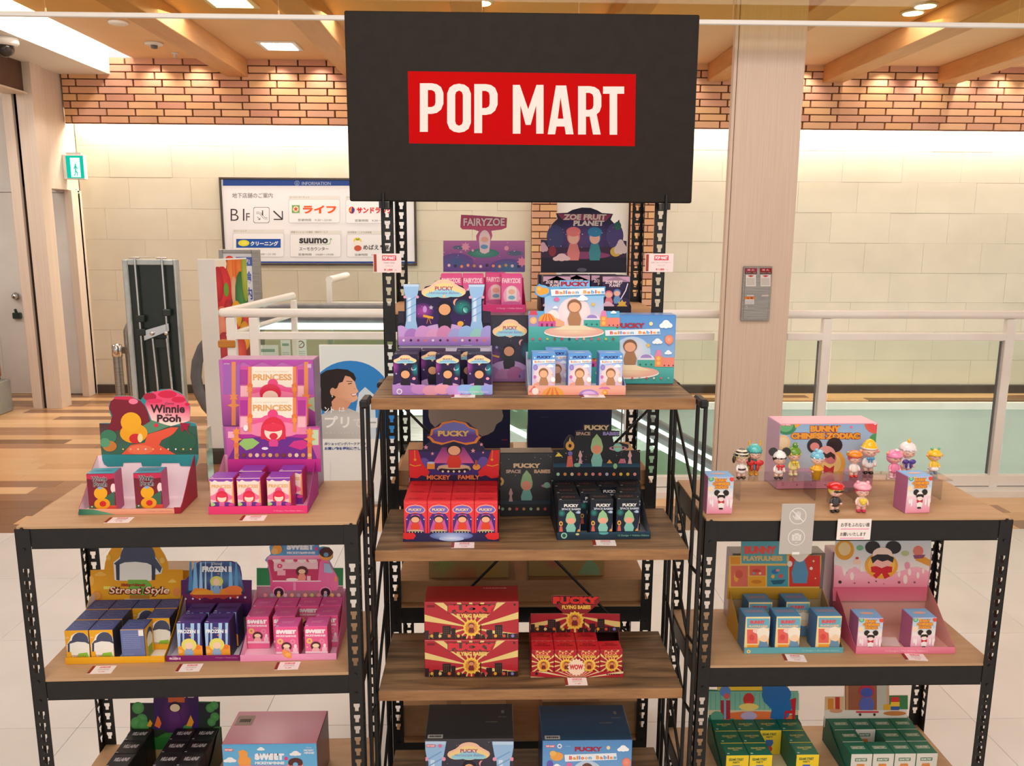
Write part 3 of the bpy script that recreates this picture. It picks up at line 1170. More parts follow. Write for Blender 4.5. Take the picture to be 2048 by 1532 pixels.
A.k += 2
logo_letters(A, lambda x, y: (x, y), W_)
A.build('logo_panel', sg, LOGO)
for xx in (-.288, .474):
    m = MB()
    m.tube([(xx, -.004, 1.775), (xx, -.004, 1.735)], .004, 8)
    m.box(xx - .012, xx + .012, -.003, .045, 1.735, 1.752)
    m.build('fixing_bolt', BLACKM, sg)
# ================================================================== THE GOODS
C1, C2, C3, C4 = (740, 380, 3.48), (1040, 380, 3.48), (720, 780, 4.377), (1060, 780, 4.377)
C5, C6, C7, C8 = (140, 690, 4.257), (400, 690, 4.256), (100, 1060, 4.943), (320, 1060, 4.876)
C11, C12, C13, C14 = (1400, 1060, 5.673), (1620, 1060, 4.785), (200, 1370, 3.938), (720, 1110, 3.63)
C15, C16, C17 = (1020, 1110, 3.632), (1380, 1340, 3.066), (1040, 540, 5.89)
# tops of the boards the goods stand on
ZC = (1.2815, .8955, .5155, .1355)
ZL = (.9985, .6125, .2155)
ZR = (.9555, .5465, .1505)


def px_(crop, X, Y):
    return (crop[0] + X / crop[2], crop[1] + Y / crop[2])


class Disp:
    """open counter display: tray, sloping sides, printed lip, header card"""

    def __init__(s, label, pl, pr, z, d=.17, lip=.022, side='#ffffff', inner='#f4eef0', lipc='#cccccc', bh=.1, top=.82, group=None, y0=None):
        a, b = W(pl[0], pl[1], z=z), W(pr[0], pr[1], z=z)
        s.w = math.hypot(b.x - a.x, b.y - a.y)
        s.rz = math.atan2(b.y - a.y, b.x - a.x)
        s.o = Vector((a.x, a.y, z))
        s.fr = Frame(s.o, s.rz)
        s.d, s.lip, s.bh = d, lip, bh
        s.root = thing('counter_display', label, 'display box', s.o, s.rz, group)
        w_ = s.w
        t = .0012
        MB().box(t, w_ - t, t, d - t, 0, .0016, inner).box(t, w_ - t, d - t, d, 0, bh, inner).build('tray', CARD, s.root)
        pts = [(0, 0), (d, 0), (d, bh), (d * top, bh), (d * .62, bh * .72), (d * .36, lip + (bh - lip) * .35), (d * .14, lip + (bh - lip) * .1), (0, lip)]
        for x0, x1, oc in ((0, t, '-x'), (w_ - t, w_, '+x')):
            m = MB()
            m.prism(pts, 0, x0, x1, inner, side)
            n = len(m.f) - len(pts)
            for i in range(n):
                if (i < n // 2) == (oc == '-x'):
                    m.c[i] = side
            m.build('side_panel', CARD, s.root)
        s.lipo = MB().box(0, w_, 0, t, 0, lip, {'*': side, '-y': lipc, '+y': inner}).build('front_lip', CARD, s.root)

    def lart(s, crop=None):
        return Art(s.fr, 0, crop, clip=(0, s.w, 0, s.lip + .002))

    def depth(s, xl, yl, xr, yr, ww=None, lo=.09, hi=None):
        """local depth at which the two photo points lie as far apart as ww"""
        ww = ww or s.w
        hi = hi or s.d - .003
        best = min((abs((s.fr.px(xr, yr, y)[0] - s.fr.px(xl, yl, y)[0]) - ww), y) for y in [lo + (hi - lo) * i / 40 for i in range(41)])
        return best[1]

    def header(s, pts, crop, bg, y0, back='#cbb79c'):
        s.hy = y0
        q = [s.fr.px(*px_(crop, *p), y0) for p in pts]
        m = MB()
        m.prism(q, 1, y0, y0 + .0014, bg, back)
        n = len(m.f) - len(pts)
        for i in range(n // 2, n):
            m.c[i] = back
        s.hd = m.build('header_card', CARD, s.root)
        xs = [p[0] for p in q]
        zs = [p[1] for p in q]
        return Art(s.fr, y0, crop, clip=(min(xs), max(xs), min(zs), max(zs)))


class Kind:
    """one sort of carton; the first is built, the rest are copies of it and of its prints"""

    def __init__(s, name, cat, group, w_, d, h, cols, art, crop, fr, mat=None, toplab=None, flap=True, bev=.0008):
        s.w, s.d, s.h, s.used = w_, d, h, False
        m = MB().box(0, w_, 0, d, 0, h, cols, bev)
        s.root = m.build(name, mat or CARD)
        s.root['category'] = cat
        if group:
            s.root['group'] = group
        A = Art(fr, 0, crop, clip=(bev, w_ - bev, bev, h - bev))
        if art:
            art(A)
            A.build('front_print', s.root, mat=mat or PRINT)
        if flap:
            tc = cols.get('+z', cols.get('*', '#ffffff')) if isinstance(cols, dict) else cols
            MB().box(.0015, w_ - .0015, .0008, d - .004, h - .0002, h + .0009, tc, .0003).build('tuck_flap', mat or CARD, s.root)
        if toplab:
            T_ = Art(None, h + .001, None, clip=(0, w_, 0, d), plane='top')
            toplab(T_, w_, d)
            T_.build('top_print', s.root)

    def at(s, p, rz, label):
        if not s.used:
            s.used = True
            o = s.root
            o.location = p
            o.rotation_euler = (0, 0, rz)
            o['label'] = label
            return o
        return copy_tree(s.root, None, p, rz, label)

    def on(s, D, lx, ly, label, rz=0, dz=.0018):
        p = D.fr.wp(lx, ly, dz)
        return s.at(p, D.rz + rz, label)


def refbox(D, crop, x0, yt, x1, yb, ly, dz=.0018):
    """frame, width, height of a box whose front face spans x0..x1 with its top edge at yt (crop pixels), standing at depth ly of D"""
    a = D.fr.px(*px_(crop, x0, yt), ly)
    b = D.fr.px(*px_(crop, x1, yt), ly)
    return Frame(D.fr.wp(a[0], ly, dz), D.rz), b[0] - a[0], a[1] - dz, a[0]


def flapmark(txt, col, sz=.6, bar=None):
    def f(A, w_, d):
        if bar:
            A.rect(w_ * .2, d * .3, w_ * .8, d * .6, bar)
        if txt:
            A.text(txt, w_ * (.5 - sz / 2), d * .55, w_ * (.5 + sz / 2), d * .34, col, .01)
        A.rect(w_ * .06, d * .05, w_ * .16, d * .11, '#e8e4ea')
    return f


def case(name, label, pl, pr, z, ytop, d, cols, art, crop, mat=None, toplab=None, group=None, flap=True, cat='box', Y=None):
    """large sealed carton; front bottom corners and height of its front top edge as seen"""
    if Y is None:
        a, b = W(pl[0], pl[1], z=z), W(pr[0], pr[1], z=z)
    else:
        a, b = W(pl[0], pl[1], Y=Y), W(pr[0], pr[1], Y=Y)
    rz = math.atan2(b.y - a.y, b.x - a.x)
    w_ = math.hypot(b.x - a.x, b.y - a.y)
    fr = Frame((a.x, a.y, z), rz)
    h = fr.px(pl[0], ytop, 0)[1]
    k = Kind(name, cat, group, w_, d, h, cols, art, crop, fr, mat, toplab, flap, .0012)
    return k.at((a.x, a.y, z), rz, label), k, fr


# ------------------------------------------------------------------ CENTRE, TOP BOARD
# ---- starry display (left)
D = Disp('starry purple display of PUCKY Horoscope Babies boxes with blue pillars, top board left', (785, 790), (985, 790), ZC[0], .175, .024, '#4b3a72', '#d8cfe4', '#b77fc8', .098)
hy = D.depth(797, 660, 981, 660)
hd = [(197, 1080), (197, 843), (240, 843), (240, 780), (229, 745), (241, 725), (228, 655), (345, 653), (333, 725), (345, 740), (372, 728), (366, 700), (385, 672), (430, 662), (455, 633), (505, 622), (565, 628), (600, 655), (645, 668), (664, 698), (652, 730), (690, 738), (688, 655), (803, 655), (788, 735), (798, 748), (785, 780), (785, 840), (840, 845), (838, 1080)]
A = D.header(hd, C1, '#1c1730', hy)


def sky(A, x0, y0, x1, y1, n=22, seed=3, cols=('#ffffff', '#cfd8ff', '#ffd9b0')):
    rn = random.Random(seed)
    return A.many([(rn.uniform(x0, x1), rn.uniform(y0, y1), rn.uniform(.6, 1.9) * (x1 - x0) / 320, rn.choice(cols)) for _ in range(n)], '#ffffff')


def pillar(A, x, y0, y1, wd):
    A.poly([(x - wd * .55, y0), (x + wd * .55, y0), (x + wd * .42, y0 + wd * .7), (x + wd * .32, y0 + wd), (x + wd * .32, y1 - wd * .9), (x + wd * .5, y1), (x - wd * .5, y1), (x - wd * .32, y1 - wd * .9), (x - wd * .32, y0 + wd), (x - wd * .42, y0 + wd * .7)], '#9cc4ea')
    A.rect(x - wd * .22, y0 + wd * .9, x - wd * .02, y1 - wd * .8, '#d6e8fa')
    A.rect(x - wd * .5, y0, x + wd * .5, y0 + wd * .16, '#c2dcf4')
    for k in range(3):
        yy = y0 + (y1 - y0) * (.35 + k * .15)
        A.poly([(x - wd * .32, yy), (x + wd * .32, yy - wd * .35), (x + wd * .32, yy - wd * .28), (x - wd * .32, yy + wd * .07)], '#7aa6d8')
    A.ell(x - wd * .42, y0 + wd * .85, wd * .1, None, '#f0a0b8', 8).ell(x + wd * .42, y0 + wd * .85, wd * .1, None, '#f0a0b8', 8)


def horo_bg(A, x0, y0, x1, y1):
    w_, h = x1 - x0, y1 - y0
    A.rect(x0, y0, x1, y1, '#1d1836', '#3a1f5c')
    A.ell(x0 + w_ * .12, y0 + h * .55, w_ * .2, h * .22, '#3a1f5c', 14, '#b048a8').ell(x0 + w_ * .82, y0 + h * .45, w_ * .18, h * .22, '#241d48', 14, '#1f9a8c')
    sky(A, x0, y0, x1, y1 - h * .2, 24)


def title_cloud(A, cx, cy, w_, h):
    A.cloud(cx, cy, w_ * 1.05, h, '#f6c8a8')
    A.cloud(cx, cy + h * .12, w_ * .98, h * .8, '#f8d890')
    A.cloud(cx, cy + h * .26, w_ * .86, h * .5, '#9ad4e4')
    A.text('PUCKY', cx - w_ * .22, cy - h * .18, cx + w_ * .22, cy + h * .08, '#b04878', .03)
    A.text('Horoscope Babies', cx - w_ * .36, cy + h * .14, cx + w_ * .36, cy + h * .36, '#7a6ab8', .0, sl=.3)


def cloudbank(A, x0, x1, y, h, cols):
    n = len(cols)
    st = (x1 - x0) / (n - .6)
    k0 = A.k
    for i, c in enumerate(cols):
        A.ell(x0 + st * (i + .2), y + (i % 2) * h * .18, st * .72, h * .62, c, 16)
        A.k = k0 + 1 + i
    return A


horo_bg(A, 320, 700, 715, 960)
A.moon(605, 782, 26, '#f0a890', -.4).star(425, 818, 18, '#b8b8c8').ell(665, 835, 24, 28, '#1c2440', cc='#54c8b0').moon(668, 833, 20, '#8ad8e0', .5)
A.line([(370, 875), (440, 890)], 16, '#eaa838').line([(405, 890), (395, 930)], 4, '#e09030').line([(410, 890), (425, 932)], 4, '#e09030').ell(382, 830, 14, 24, '#c890d8')
A.ell(520, 1010, 190, 80, '#cda8dc').ell(630, 930, 22, 18, '#f0b040')
pillar(A, 287, 655, 1000, 105)
pillar(A, 742, 657, 1000, 105)
title_cloud(A, 516, 690, 290, 110)
A.star(516, 738, 16, '#f0c8a0')
A.peg(520, 770, 975, 115, '#e8a878', '#241c2c', '#1c1626')
cloudbank(A, 200, 838, 1010, 110, ['#c8a0dc', '#b07cc8', '#d49ad4', '#e0a0cc', '#d88cb8', '#a8a8e0', '#98bce8', '#9ad0c8', '#a8a0e0'])
A.rect(198, 1020, 838, 1080, '#c48cc8', '#8a6cc0')
A.many([(235 + i * 51, 1045, 9, ['#f0e0f0', '#3a2a40', '#803a60', '#e08060'][i % 4]) for i in range(12)], '#fff', 8)
A.rect(197, 845, 238, 925, '#2a2438').rect(785, 845, 838, 925, '#2a2438')
A.build('header_print', D.hd)
L = D.lart(C1)
L.rect(160, 1360, 850, 1440, '#b486c8', '#8c6cc4')
cloudbank(L, 165, 845, 1385, 60, ['#b58ad0', '#a97ac4', '#c58cc8', '#e09ab0', '#e8a0b0', '#c898d8', '#90b4e8', '#88d0b8', '#98a8e8'])
L.ell(205, 1402, 20, 20, '#ece4f0').ell(205, 1402, 13, 13, '#b490c8', 12).text('12 Design + Hidden Edition', 615, 1398, 825, 1414, '#e8d8f0', .01)
L.build('lip_print', D.lipo)
D1 = D
fr, bw_, bh_, lx = refbox(D, C1, 456, 1146, 627, 1390, .004)


def horo_box(A):
    A.rect(440, 1130, 650, 1400, '#1b1736', '#3c1e58')
    A.ell(462, 1230, 40, 60, '#2a1a48', 12, '#a040a0').ell(610, 1250, 30, 50, '#20204a', 12, '#208c8c')
    sky(A, 460, 1150, 625, 1330, 16, 5)
    title_cloud(A, 541, 1180, 150, 52)
    A.star(541, 1212, 11, '#f0c8a0').moon(594, 1245, 12, '#f0b0a0', .4).star(478, 1278, 9, '#a8a0d8').ell(600, 1312, 12, 10, '#f0a0b0').moon(602, 1240, 16, '#7ad0e8', 2)
    A.ell(541, 1380, 95, 40, '#cfa4d8').peg(541, 1240, 1385, 85, '#e8a878', '#241c2c', '#1c1626').ell(597, 1366, 14, 12, '#f0b040')


K = Kind('blind_box', 'box', 'starry PUCKY boxes in the top-board display', bw_, .055, bh_, {'*': '#1f1a34', '+x': '#2c2248', '-y': '#1f1a34'}, horo_box, C1, fr, toplab=flapmark('PUCKY', '#4a4468', .8))
fx = lambda X, Y, ly: D.fr.px(*px_(C1, X, Y), ly)[0]
for X, ly, lab in ((160, .004, 'starry purple PUCKY box, front row left of its display'), (456, .004, 'starry purple PUCKY box, front row middle of its display'), (676, .004, 'starry purple PUCKY box, front row right of its display')):
    K.on(D, max(.002, min(fx(X, 1146, ly), D.w - bw_ - .002)), ly, lab)
for X, ly, lab in ((352, .062, 'starry purple PUCKY box standing back in the gap between the left and middle front boxes'), (600, .062, 'starry purple PUCKY box standing back in the gap between the middle and right front boxes')):
    K.on(D, fx(X, 1115, ly), ly, lab)
for X, ly, lab in ((200, .062, 'starry PUCKY box behind the left front box, only its top showing'),):
    K.on(D, fx(X, 1115, ly) if X > 300 else .003, ly, lab)

# ---- seaside display (right)
D = Disp('sky blue and teal display of PUCKY Balloon Babies boxes, top board middle', (1056, 790), (1251, 790), ZC[0], .150, .024, '#b8c4dc', '#dfe6f2', '#f0b09c', .085)
hy = D.depth(1057, 680, 1239, 680)
hd = [(60, 1170), (58, 843), (165, 843), (180, 790), (205, 750), (150, 748), (105, 725), (103, 680), (135, 652), (165, 670), (205, 675), (280, 672), (280, 628), (480, 630), (482, 672), (595, 672), (590, 745), (545, 752), (572, 790), (583, 843), (692, 843), (690, 1170)]
A = D.header(hd, C2, '#5fb0e0', hy)
A.crop = C17


def seaside(A, X0, Y0, X1, Ys, Yb):
    """town on the horizon: X0..X1 wide, sea line Ys, bottom Yb; built for the 1070-wide header drawing"""
    k = (X1 - X0) / 1070
    f = lambda x: X0 + (x - 100) * k
    g = lambda y: Ys + (y - 665) * k
    A.rect(f(100), Ys, f(1172), Yb, '#58b8b0', '#3c9c98')
    A.rect(f(100), g(520), f(210), Ys, '#9c94c8').poly([(f(105), g(530)), (f(125), g(478)), (f(190), g(478)), (f(210), g(530))], '#d85060').ell(f(157), g(595), 42 * k, 42 * k, '#f4b070', cc='#f8d098')
    A.ell(f(390), g(560), 75 * k, 90 * k, '#f4ece4')
    A.rect(f(215), g(600), f(418), Ys, '#d85c98').ell(f(317), g(603), 102 * k, 92 * k, '#f0a848', a0=0, a1=180)
    for x in (250, 292, 345, 388):
        A.poly([(f(x), g(603)), (f(317 + (x - 317) * .35), g(512)), (f(317 + (x + 22 - 317) * .35), g(512)), (f(x + 22), g(603))], '#e86848')
    for x in (258, 318, 375):
        A.rect(f(x - 11), g(630), f(x + 11), Ys, '#7a2c60')
    A.poly([(f(418), Ys), (f(418), g(560)), (f(520), g(610)), (f(520), Ys)], '#f4b088')
    A.rect(f(750), g(588), f(942), Ys, '#4cb0a0').ell(f(846), g(588), 96 * k, 66 * k, '#e8e0f0', a0=0, a1=180).ell(f(846), g(566), 62 * k, 40 * k, '#a48cc8', a0=0, a1=180)
    A.many([(f(x), g(640), 12 * k) for x in (780, 843, 903)], '#2c6c68', 8)
    A.rect(f(942), g(545), f(1022), Ys, '#f09858').poly([(f(942), g(545)), (f(965), g(478)), (f(1005), g(478)), (f(1022), g(545))], '#e888b0')
    A.ell(f(982), g(572), 22 * k, 22 * k, '#f8c060').ell(f(982), g(625), 22 * k, 22 * k, '#f8c060')
    A.rect(f(1022), g(560), f(1172), Ys, '#f08c78').many([(f(x), g(650), 10 * k) for x in (1048, 1096, 1146)], '#8c3850', 8)
    A.ell(f(635), g(735), 355 * k, 66 * k, '#f6f0e4').ell(f(635), g(722), 350 * k, 62 * k, '#f0b0a0', cc='#f8dcb0').poly([(f(390), g(700)), (f(560), g(640)), (f(720), g(640)), (f(900), g(705))], '#f8e0b8')


def banner(A, x0, y0, x1, y1):
    A.poly([(x0, y0), (x1, y0 - (y1 - y0) * .25), (x1 + (y1 - y0) * .1, y1 - (y1 - y0) * .3), (x0 + (y1 - y0) * .1, y1)], '#eef4fa')
    w_ = x1 - x0
    s_ = 'Balloon Babies'
    cc = ['#e85c48', '#f0a030', '#f0883c', '#5aa8e0', '#e06048', '#f0a858', '#6ab0d8']
    x = x0 + w_ * .09
    for i, ch in enumerate(s_):
        cw = w_ * (.03 if ch in 'li' else .062)
        if ch != ' ':
            up = ch in 'Bblit'
            A.text(ch, x, y0 + (y1 - y0) * (.18 if up else .34) - (y1 - y0) * .1 * i / 13, x + cw, y0 + (y1 - y0) * .72 - (y1 - y0) * .1 * i / 13, cc[i % 7], .05)
            A.k -= 1
        x += cw + w_ * .011
    A.k += 1


A.rect(290, 300, 985, 665, '#8cc8ee', '#f4d0d8')
A.ell(640, 500, 190, 180, '#f4dce0', cc='#fff2e6')
seaside(A, 100, 300, 1172, 665, 990)
A.ell(430, 345, 34, 24, '#e870a8').star(860, 405, 30, '#f0c050').cloud(735, 330, 130, 60, '#ffffff').cloud(415, 440, 60, 26, '#ffffff').cloud(1100, 497, 70, 30, '#ffffff')
A.rect(470, 125, 820, 210, '#78b8e8').text('PUCKY', 480, 135, 815, 192, '#a8203c', .06)
A.ell(262, 245, 84, 70, '#78b4e4').ell(250, 250, 60, 44, '#f0a840').ell(290, 245, 52, 38, '#f0a840').ell(222, 218, 34, 30, '#f0a840').ell(225, 222, 22, 20, '#f4bc60')
banner(A, 360, 228, 990, 305)
A.peg(640, 345, 650, 190, '#f2b48c', '#b8845c', '#94684a')
A.many([(150 + i * 86, 810, 15, ['#d86070', '#e0605c', '#c8c850', '#8c6040', '#d8405c', '#2c4464', '#e87888', '#e0b898'][i % 8]) for i in range(12)], '#fff', 8)
A.rect(60, 850, 1200, 1050, '#3c9c94')
A.build('header_print', D.hd)
L = D.lart(C17)
L.rect(90, 1380, 1250, 1480, '#f4b8a4', '#f4a088')
L.poly([(100, 1440), (165, 1360), (240, 1440)], '#e8706c').ell(180, 1428, 40, 40, '#f8ece4').ell(390, 1480, 130, 105, '#f0a84c', a0=0, a1=180)
for x in (300, 365, 430):
    L.poly([(x, 1472), (390 + (x - 390) * .4, 1385), (390 + (x + 26 - 390) * .4, 1385), (x + 30, 1472)], '#e8784c')
L.ell(810, 1480, 120, 75, '#a888d0', a0=0, a1=180).ell(810, 1460, 80, 35, '#d8b4dc', a0=0, a1=180).poly([(920, 1400), (960, 1375), (1030, 1375), (1070, 1400)], '#d878b0').ell(1000, 1440, 32, 32, '#f0a040').ell(1000, 1440, 16, 16, '#f8c878')
L.build('lip_print', D.lipo)
DB = D
fr, bw_, bh_, lx = refbox(D, C17, 570, 985, 848, 1390, .004)


def ball_box(A):
    A.rect(550, 940, 860, 1410, '#5a9ce0', '#8cc0f0')
    A.rect(560, 1105, 860, 1410, '#b8cdf2', '#f0c0d0')
    A.text('PUCKY', 628, 1012, 795, 1042, '#2c2c78', .05).ell(600, 1035, 9, 9, '#d8ecff', 10).ell(822, 1018, 11, 11, '#ffffff', 10)
    banner(A, 575, 1062, 838, 1105)
    A.ell(700, 1230, 110, 110, '#f4d4dc', cc='#fce8e0').ell(608, 1148, 28, 34, '#8c7cc8', cc='#a89cdc').cloud(780, 1130, 80, 34, '#ffffff').ell(600, 1260, 18, 20, '#d070b8')
    A.ell(830, 1300, 40, 40, '#f4b088').ell(812, 1290, 26, 30, '#ffffff').poly([(570, 1400), (590, 1340), (640, 1320), (640, 1400)], '#f0a078').star(805, 1230, 12, '#f0c050')
    A.ell(708, 1400, 120, 36, '#f8ddc4').peg(702, 1155, 1385, 130, '#f2b48c', '#b8845c', '#94684a')


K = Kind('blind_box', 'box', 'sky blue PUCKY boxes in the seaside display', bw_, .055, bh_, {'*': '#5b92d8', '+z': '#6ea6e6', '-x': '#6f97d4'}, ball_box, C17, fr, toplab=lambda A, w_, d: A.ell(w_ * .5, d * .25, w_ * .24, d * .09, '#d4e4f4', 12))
fx = lambda X, Y, ly: D.fr.px(*px_(C17, X, Y), ly)[0]
for X, Y, ly, lab in ((143, 990, .004, 'sky blue PUCKY box, left in the front row of the seaside display'), (570, 985, .004, 'sky blue PUCKY box, middle of the front row of the seaside display'), (938, 985, .004, 'sky blue PUCKY box, right in the front row of the seaside display'), (306, 935, .064, 'sky blue PUCKY box set back between the left and middle front boxes')):
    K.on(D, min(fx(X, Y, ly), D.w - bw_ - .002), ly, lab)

# ---- sealed cases at the back of the top board


def horo_case(A, c=(850, 900, 1100, 1345)):
    x0, y0, x1, y1 = c
    w_, h = x1 - x0, y1 - y0
    A.rect(x0 - 400, y0 - 60, x1 + 20, y1 + 20, '#2b2833', '#241a3c')
    A.ell(x0 + 10, y0 + h * .62, 60, 90, '#2a1d48', 12, '#7c3484').ell(x1, y0 + h * .5, 50, 70, '#222048', 12, '#1c7c80')
    sky(A, x0, y0, x1, y0 + h * .7, 26, 8)
    title_cloud(A, x0 + w_ * .5, y0 + 65, w_ * .9, 105)
    A.star(x0 + w_ * .5, y0 + 118, 15, '#e8b8a0').moon(x1 - 42, y0 + 162, 22, '#e0a0a0', -.4).star(x0 + 32, y0 + 195, 14, '#8c8cc0')
    A.line([(x0, y0 + 250), (x0 + 50, y0 + 262)], 12, '#d09838')
    A.ell(x0 + w_ * .45, y0 + h * .8, w_ * .55, 70, '#a888b8')
    A.peg(x0 + w_ * .47, y0 + 170, y0 + 345, 100, '#c88c6c', '#1c1822', '#15121c')
    cloudbank(A, x0 - 20, x1 + 10, y0 + h * .86, 90, ['#8c649c', '#a4709c', '#9c5c8c', '#8868a4'])
    A.rect(x0 - 30, y0 + h * .93, x1 + 20, y1 + 10, '#8c5c8c')
    A.rect(x0 + w_ * .75, y0 + h * .87, x0 + w_ * .78, y0 + h * .91, '#401c34')


def hcase(A):
    horo_case(A)


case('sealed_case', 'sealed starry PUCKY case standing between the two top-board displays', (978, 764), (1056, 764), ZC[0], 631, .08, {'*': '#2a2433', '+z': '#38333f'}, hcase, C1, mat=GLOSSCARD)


def ball_case(A, crop_full=True):
    A.rect(-300, 860, 1090, 1360, '#4d90d4', '#a4c8e8')
    X0, X1 = 410, 1080
    A.ell(780, 1130, 130, 110, '#b8d4ec', cc='#f4e4e0')
    seaside(A, X0, 1000, X1, 1230, 1360)
    A.text('PUCKY', 670, 925, 868, 960, '#a8203c', .06)
    banner(A, 590, 975, 972, 1015)
    A.cloud(1015, 935, 90, 50, '#ffffff').cloud(955, 1053, 70, 34, '#f4f8fc').cloud(1030, 1130, 50, 26, '#ffffff').ell(910, 930, 14, 14, '#f4e4b0', 10).star(892, 1080, 18, '#f0c050').ell(1036, 1040, 30, 33, '#f08868', cc='#f4b090').poly([(1028, 1070), (1044, 1070), (1036, 1084)], '#e07060')
    A.peg(765, 1040, 1215, 110, '#e8aa84', '#a87850', '#84583c')
    A.many([(780 + i * 50, 1308, 8, ['#e0706c', '#88c8b0', '#d8485c', '#e8e0c8'][i % 4]) for i in range(6)], '#fff', 8)


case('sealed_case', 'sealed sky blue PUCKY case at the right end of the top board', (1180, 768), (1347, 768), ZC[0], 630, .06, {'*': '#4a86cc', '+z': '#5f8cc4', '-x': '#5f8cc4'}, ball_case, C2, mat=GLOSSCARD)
# ------------------------------------------------------------------ CENTRE, REAR RACK TOP BOARD
ZT = 1.4505
D = Disp('pink and violet FairyZoe display with a cut-out pink title, on the rear rack top board', (878, 625), (1052, 625), ZT, .15, .022, '#c42c70', '#d84a88', '#d83c80', .09)
hy = D.depth(886, 500, 1049, 500)
hd = [(510, 570), (510, 352), (742, 352), (738, 318), (758, 288), (722, 276), (642, 274), (628, 258), (634, 172), (720, 176), (850, 184), (954, 194), (950, 262), (915, 276), (845, 284), (852, 318), (840, 352), (1075, 352), (1078, 570)]
A = D.header(hd, C1, '#c85c84', hy)
A.rect(510, 352, 1078, 570, '#b870a8', '#5c4488')
A.ell(600, 500, 120, 60, '#6c4c94', cc='#3c6490').ell(960, 540, 130, 60, '#644890', cc='#3c7898').ell(790, 440, 110, 32, '#3c8474', cc='#54a08c').ell(620, 400, 46, 14, '#5c6c88').ell(1010, 440, 56, 18, '#5c6c88')
A.star(665, 395, 34, '#e8a0b8', 8, .6).star(1058, 500, 38, '#e88ca4', 8, .6).ell(950, 405, 16, 16, '#eaa0b4').ell(715, 420, 9, 9, '#e8b0c0', 8)
A.poly([(636, 178), (950, 198), (946, 262), (820, 278), (640, 266)], '#d45c7c')
A.text('FAIRYZOE', 650, 196, 938, 250, '#f8e4dc', .03, ol='#c04468', olw=.06)
A.ell(798, 345, 40, 66, '#f0d8d0').poly([(758, 345), (838, 345), (830, 430), (798, 445), (766, 430)], '#ecd4d4').ell(798, 345, 26, 20, '#eab49c').ell(795, 395, 26, 16, '#6ca4c4')
sky(A, 515, 356, 1070, 480, 26, 12)
A.many([(550 + i * 44, 524 + (i % 3) * 4, 11, ['#e8c8c8', '#3c3450', '#e8986c', '#e8a878', '#c89858'][i % 5]) for i in range(12)], '#fff', 8)
A.build('header_print', D.hd)
L = D.lart(C1)
L.text('12 Design + Hidden Edition', 882, 818, 1062, 832, '#f4b0cc', .01)
L.build('lip_print', D.lipo)
fr, bw_, bh_, lx = refbox(D, C1, 916, 588, 1062, 795, .004)


def fairy_box(A):
    A.rect(905, 580, 1070, 830, '#e0528c', '#ea7cb0')
    A.text('FAIRYZOE', 922, 614, 1050, 648, '#f8d4dc', .04)
    A.ell(988, 735, 58, 70, '#f0a8c4', cc='#f4c4d4').ell(988, 700, 36, 32, '#f0dcd4').rect(953, 700, 1023, 770, '#ecdcdc').ell(988, 708, 24, 18, '#eab49c').ell(988, 748, 24, 14, '#7cb0cc').ell(988, 790, 70, 16, '#c8649c').star(1040, 755, 16, '#f4b0c4', 8, .6)


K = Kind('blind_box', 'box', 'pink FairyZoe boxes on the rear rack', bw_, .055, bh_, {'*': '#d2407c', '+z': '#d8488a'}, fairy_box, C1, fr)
fx = lambda X, Y, ly: D.fr.px(*px_(C1, X, Y), ly)[0]
K.on(D, fx(916, 590, .004) - .001, .004, 'pink FairyZoe box at the right end of its display')
K.on(D, fx(645, 590, .004), .004, 'pink FairyZoe box, second from the left, partly hidden by the blue pillar')
K.on(D, fx(488, 590, .004) + .002, .004, 'pink FairyZoe box at the left end of its display')
K.on(D, fx(805, 592, .062), .062, 'pink FairyZoe box set back beside the right-hand one')

D = Disp('dark violet Zoe Fruit Planet display with domed header, on the rear rack top board', (1083, 627), (1262, 627), ZT, .15, .02, '#231c2c', '#2c2438', '#1f1828', .10)
hy = D.depth(1083, 500, 1253, 500)
hd = [(145, 575), (145, 345), (190, 348), (196, 290), (225, 235), (262, 200), (250, 162), (330, 158), (365, 138), (430, 122), (490, 124), (540, 142), (570, 160), (648, 166), (630, 205), (662, 240), (690, 205), (700, 255), (690, 300), (705, 350), (742, 355), (742, 575)]
A = D.header(hd, C2, '#2a2040', hy)
A.ell(448, 340, 230, 150, '#2c2250', cc='#5c3c74').ell(245, 330, 60, 90, '#3c3c6c').ell(660, 320, 60, 90, '#4c3c74').ell(680, 250, 24, 30, '#2c6c5c')
A.poly([(258, 165), (640, 170), (600, 215), (300, 210)], '#a03c5c')
A.rect(145, 470, 742, 575, '#1c1428').rect(160, 400, 735, 470, '#3c1c3c').ell(448, 455, 180, 26, '#8c3c68')
A.text('ZOE FRUIT', 302, 168, 600, 208, '#f4dccc', .05, sl=.12).text('PLANET', 372, 212, 585, 250, '#f4dccc', .05, sl=.12)
A.peg(372, 268, 490, 105, '#f0b49c', '#e08078', '#e87c74').ell(372, 290, 50, 34, '#e87874').peg(520, 268, 490, 100, '#f0b49c', '#3c8c94', '#2c6c9c').ell(520, 292, 50, 34, '#2c7ca8')
A.ell(665, 430, 38, 34, '#d8b048').ell(225, 425, 26, 36, '#8c2c3c').cloud(290, 470, 120, 46, '#e8c0c0').cloud(700, 400, 90, 90, '#e8ccc4').cloud(160, 400, 70, 60, '#d8a8b4').ell(430, 556, 34, 14, '#5c5468')
sky(A, 160, 260, 740, 400, 20, 4)
A.build('header_print', D.hd)
fr, bw_, bh_, lx = refbox(D, C2, 574, 600, 768, 845, .004)


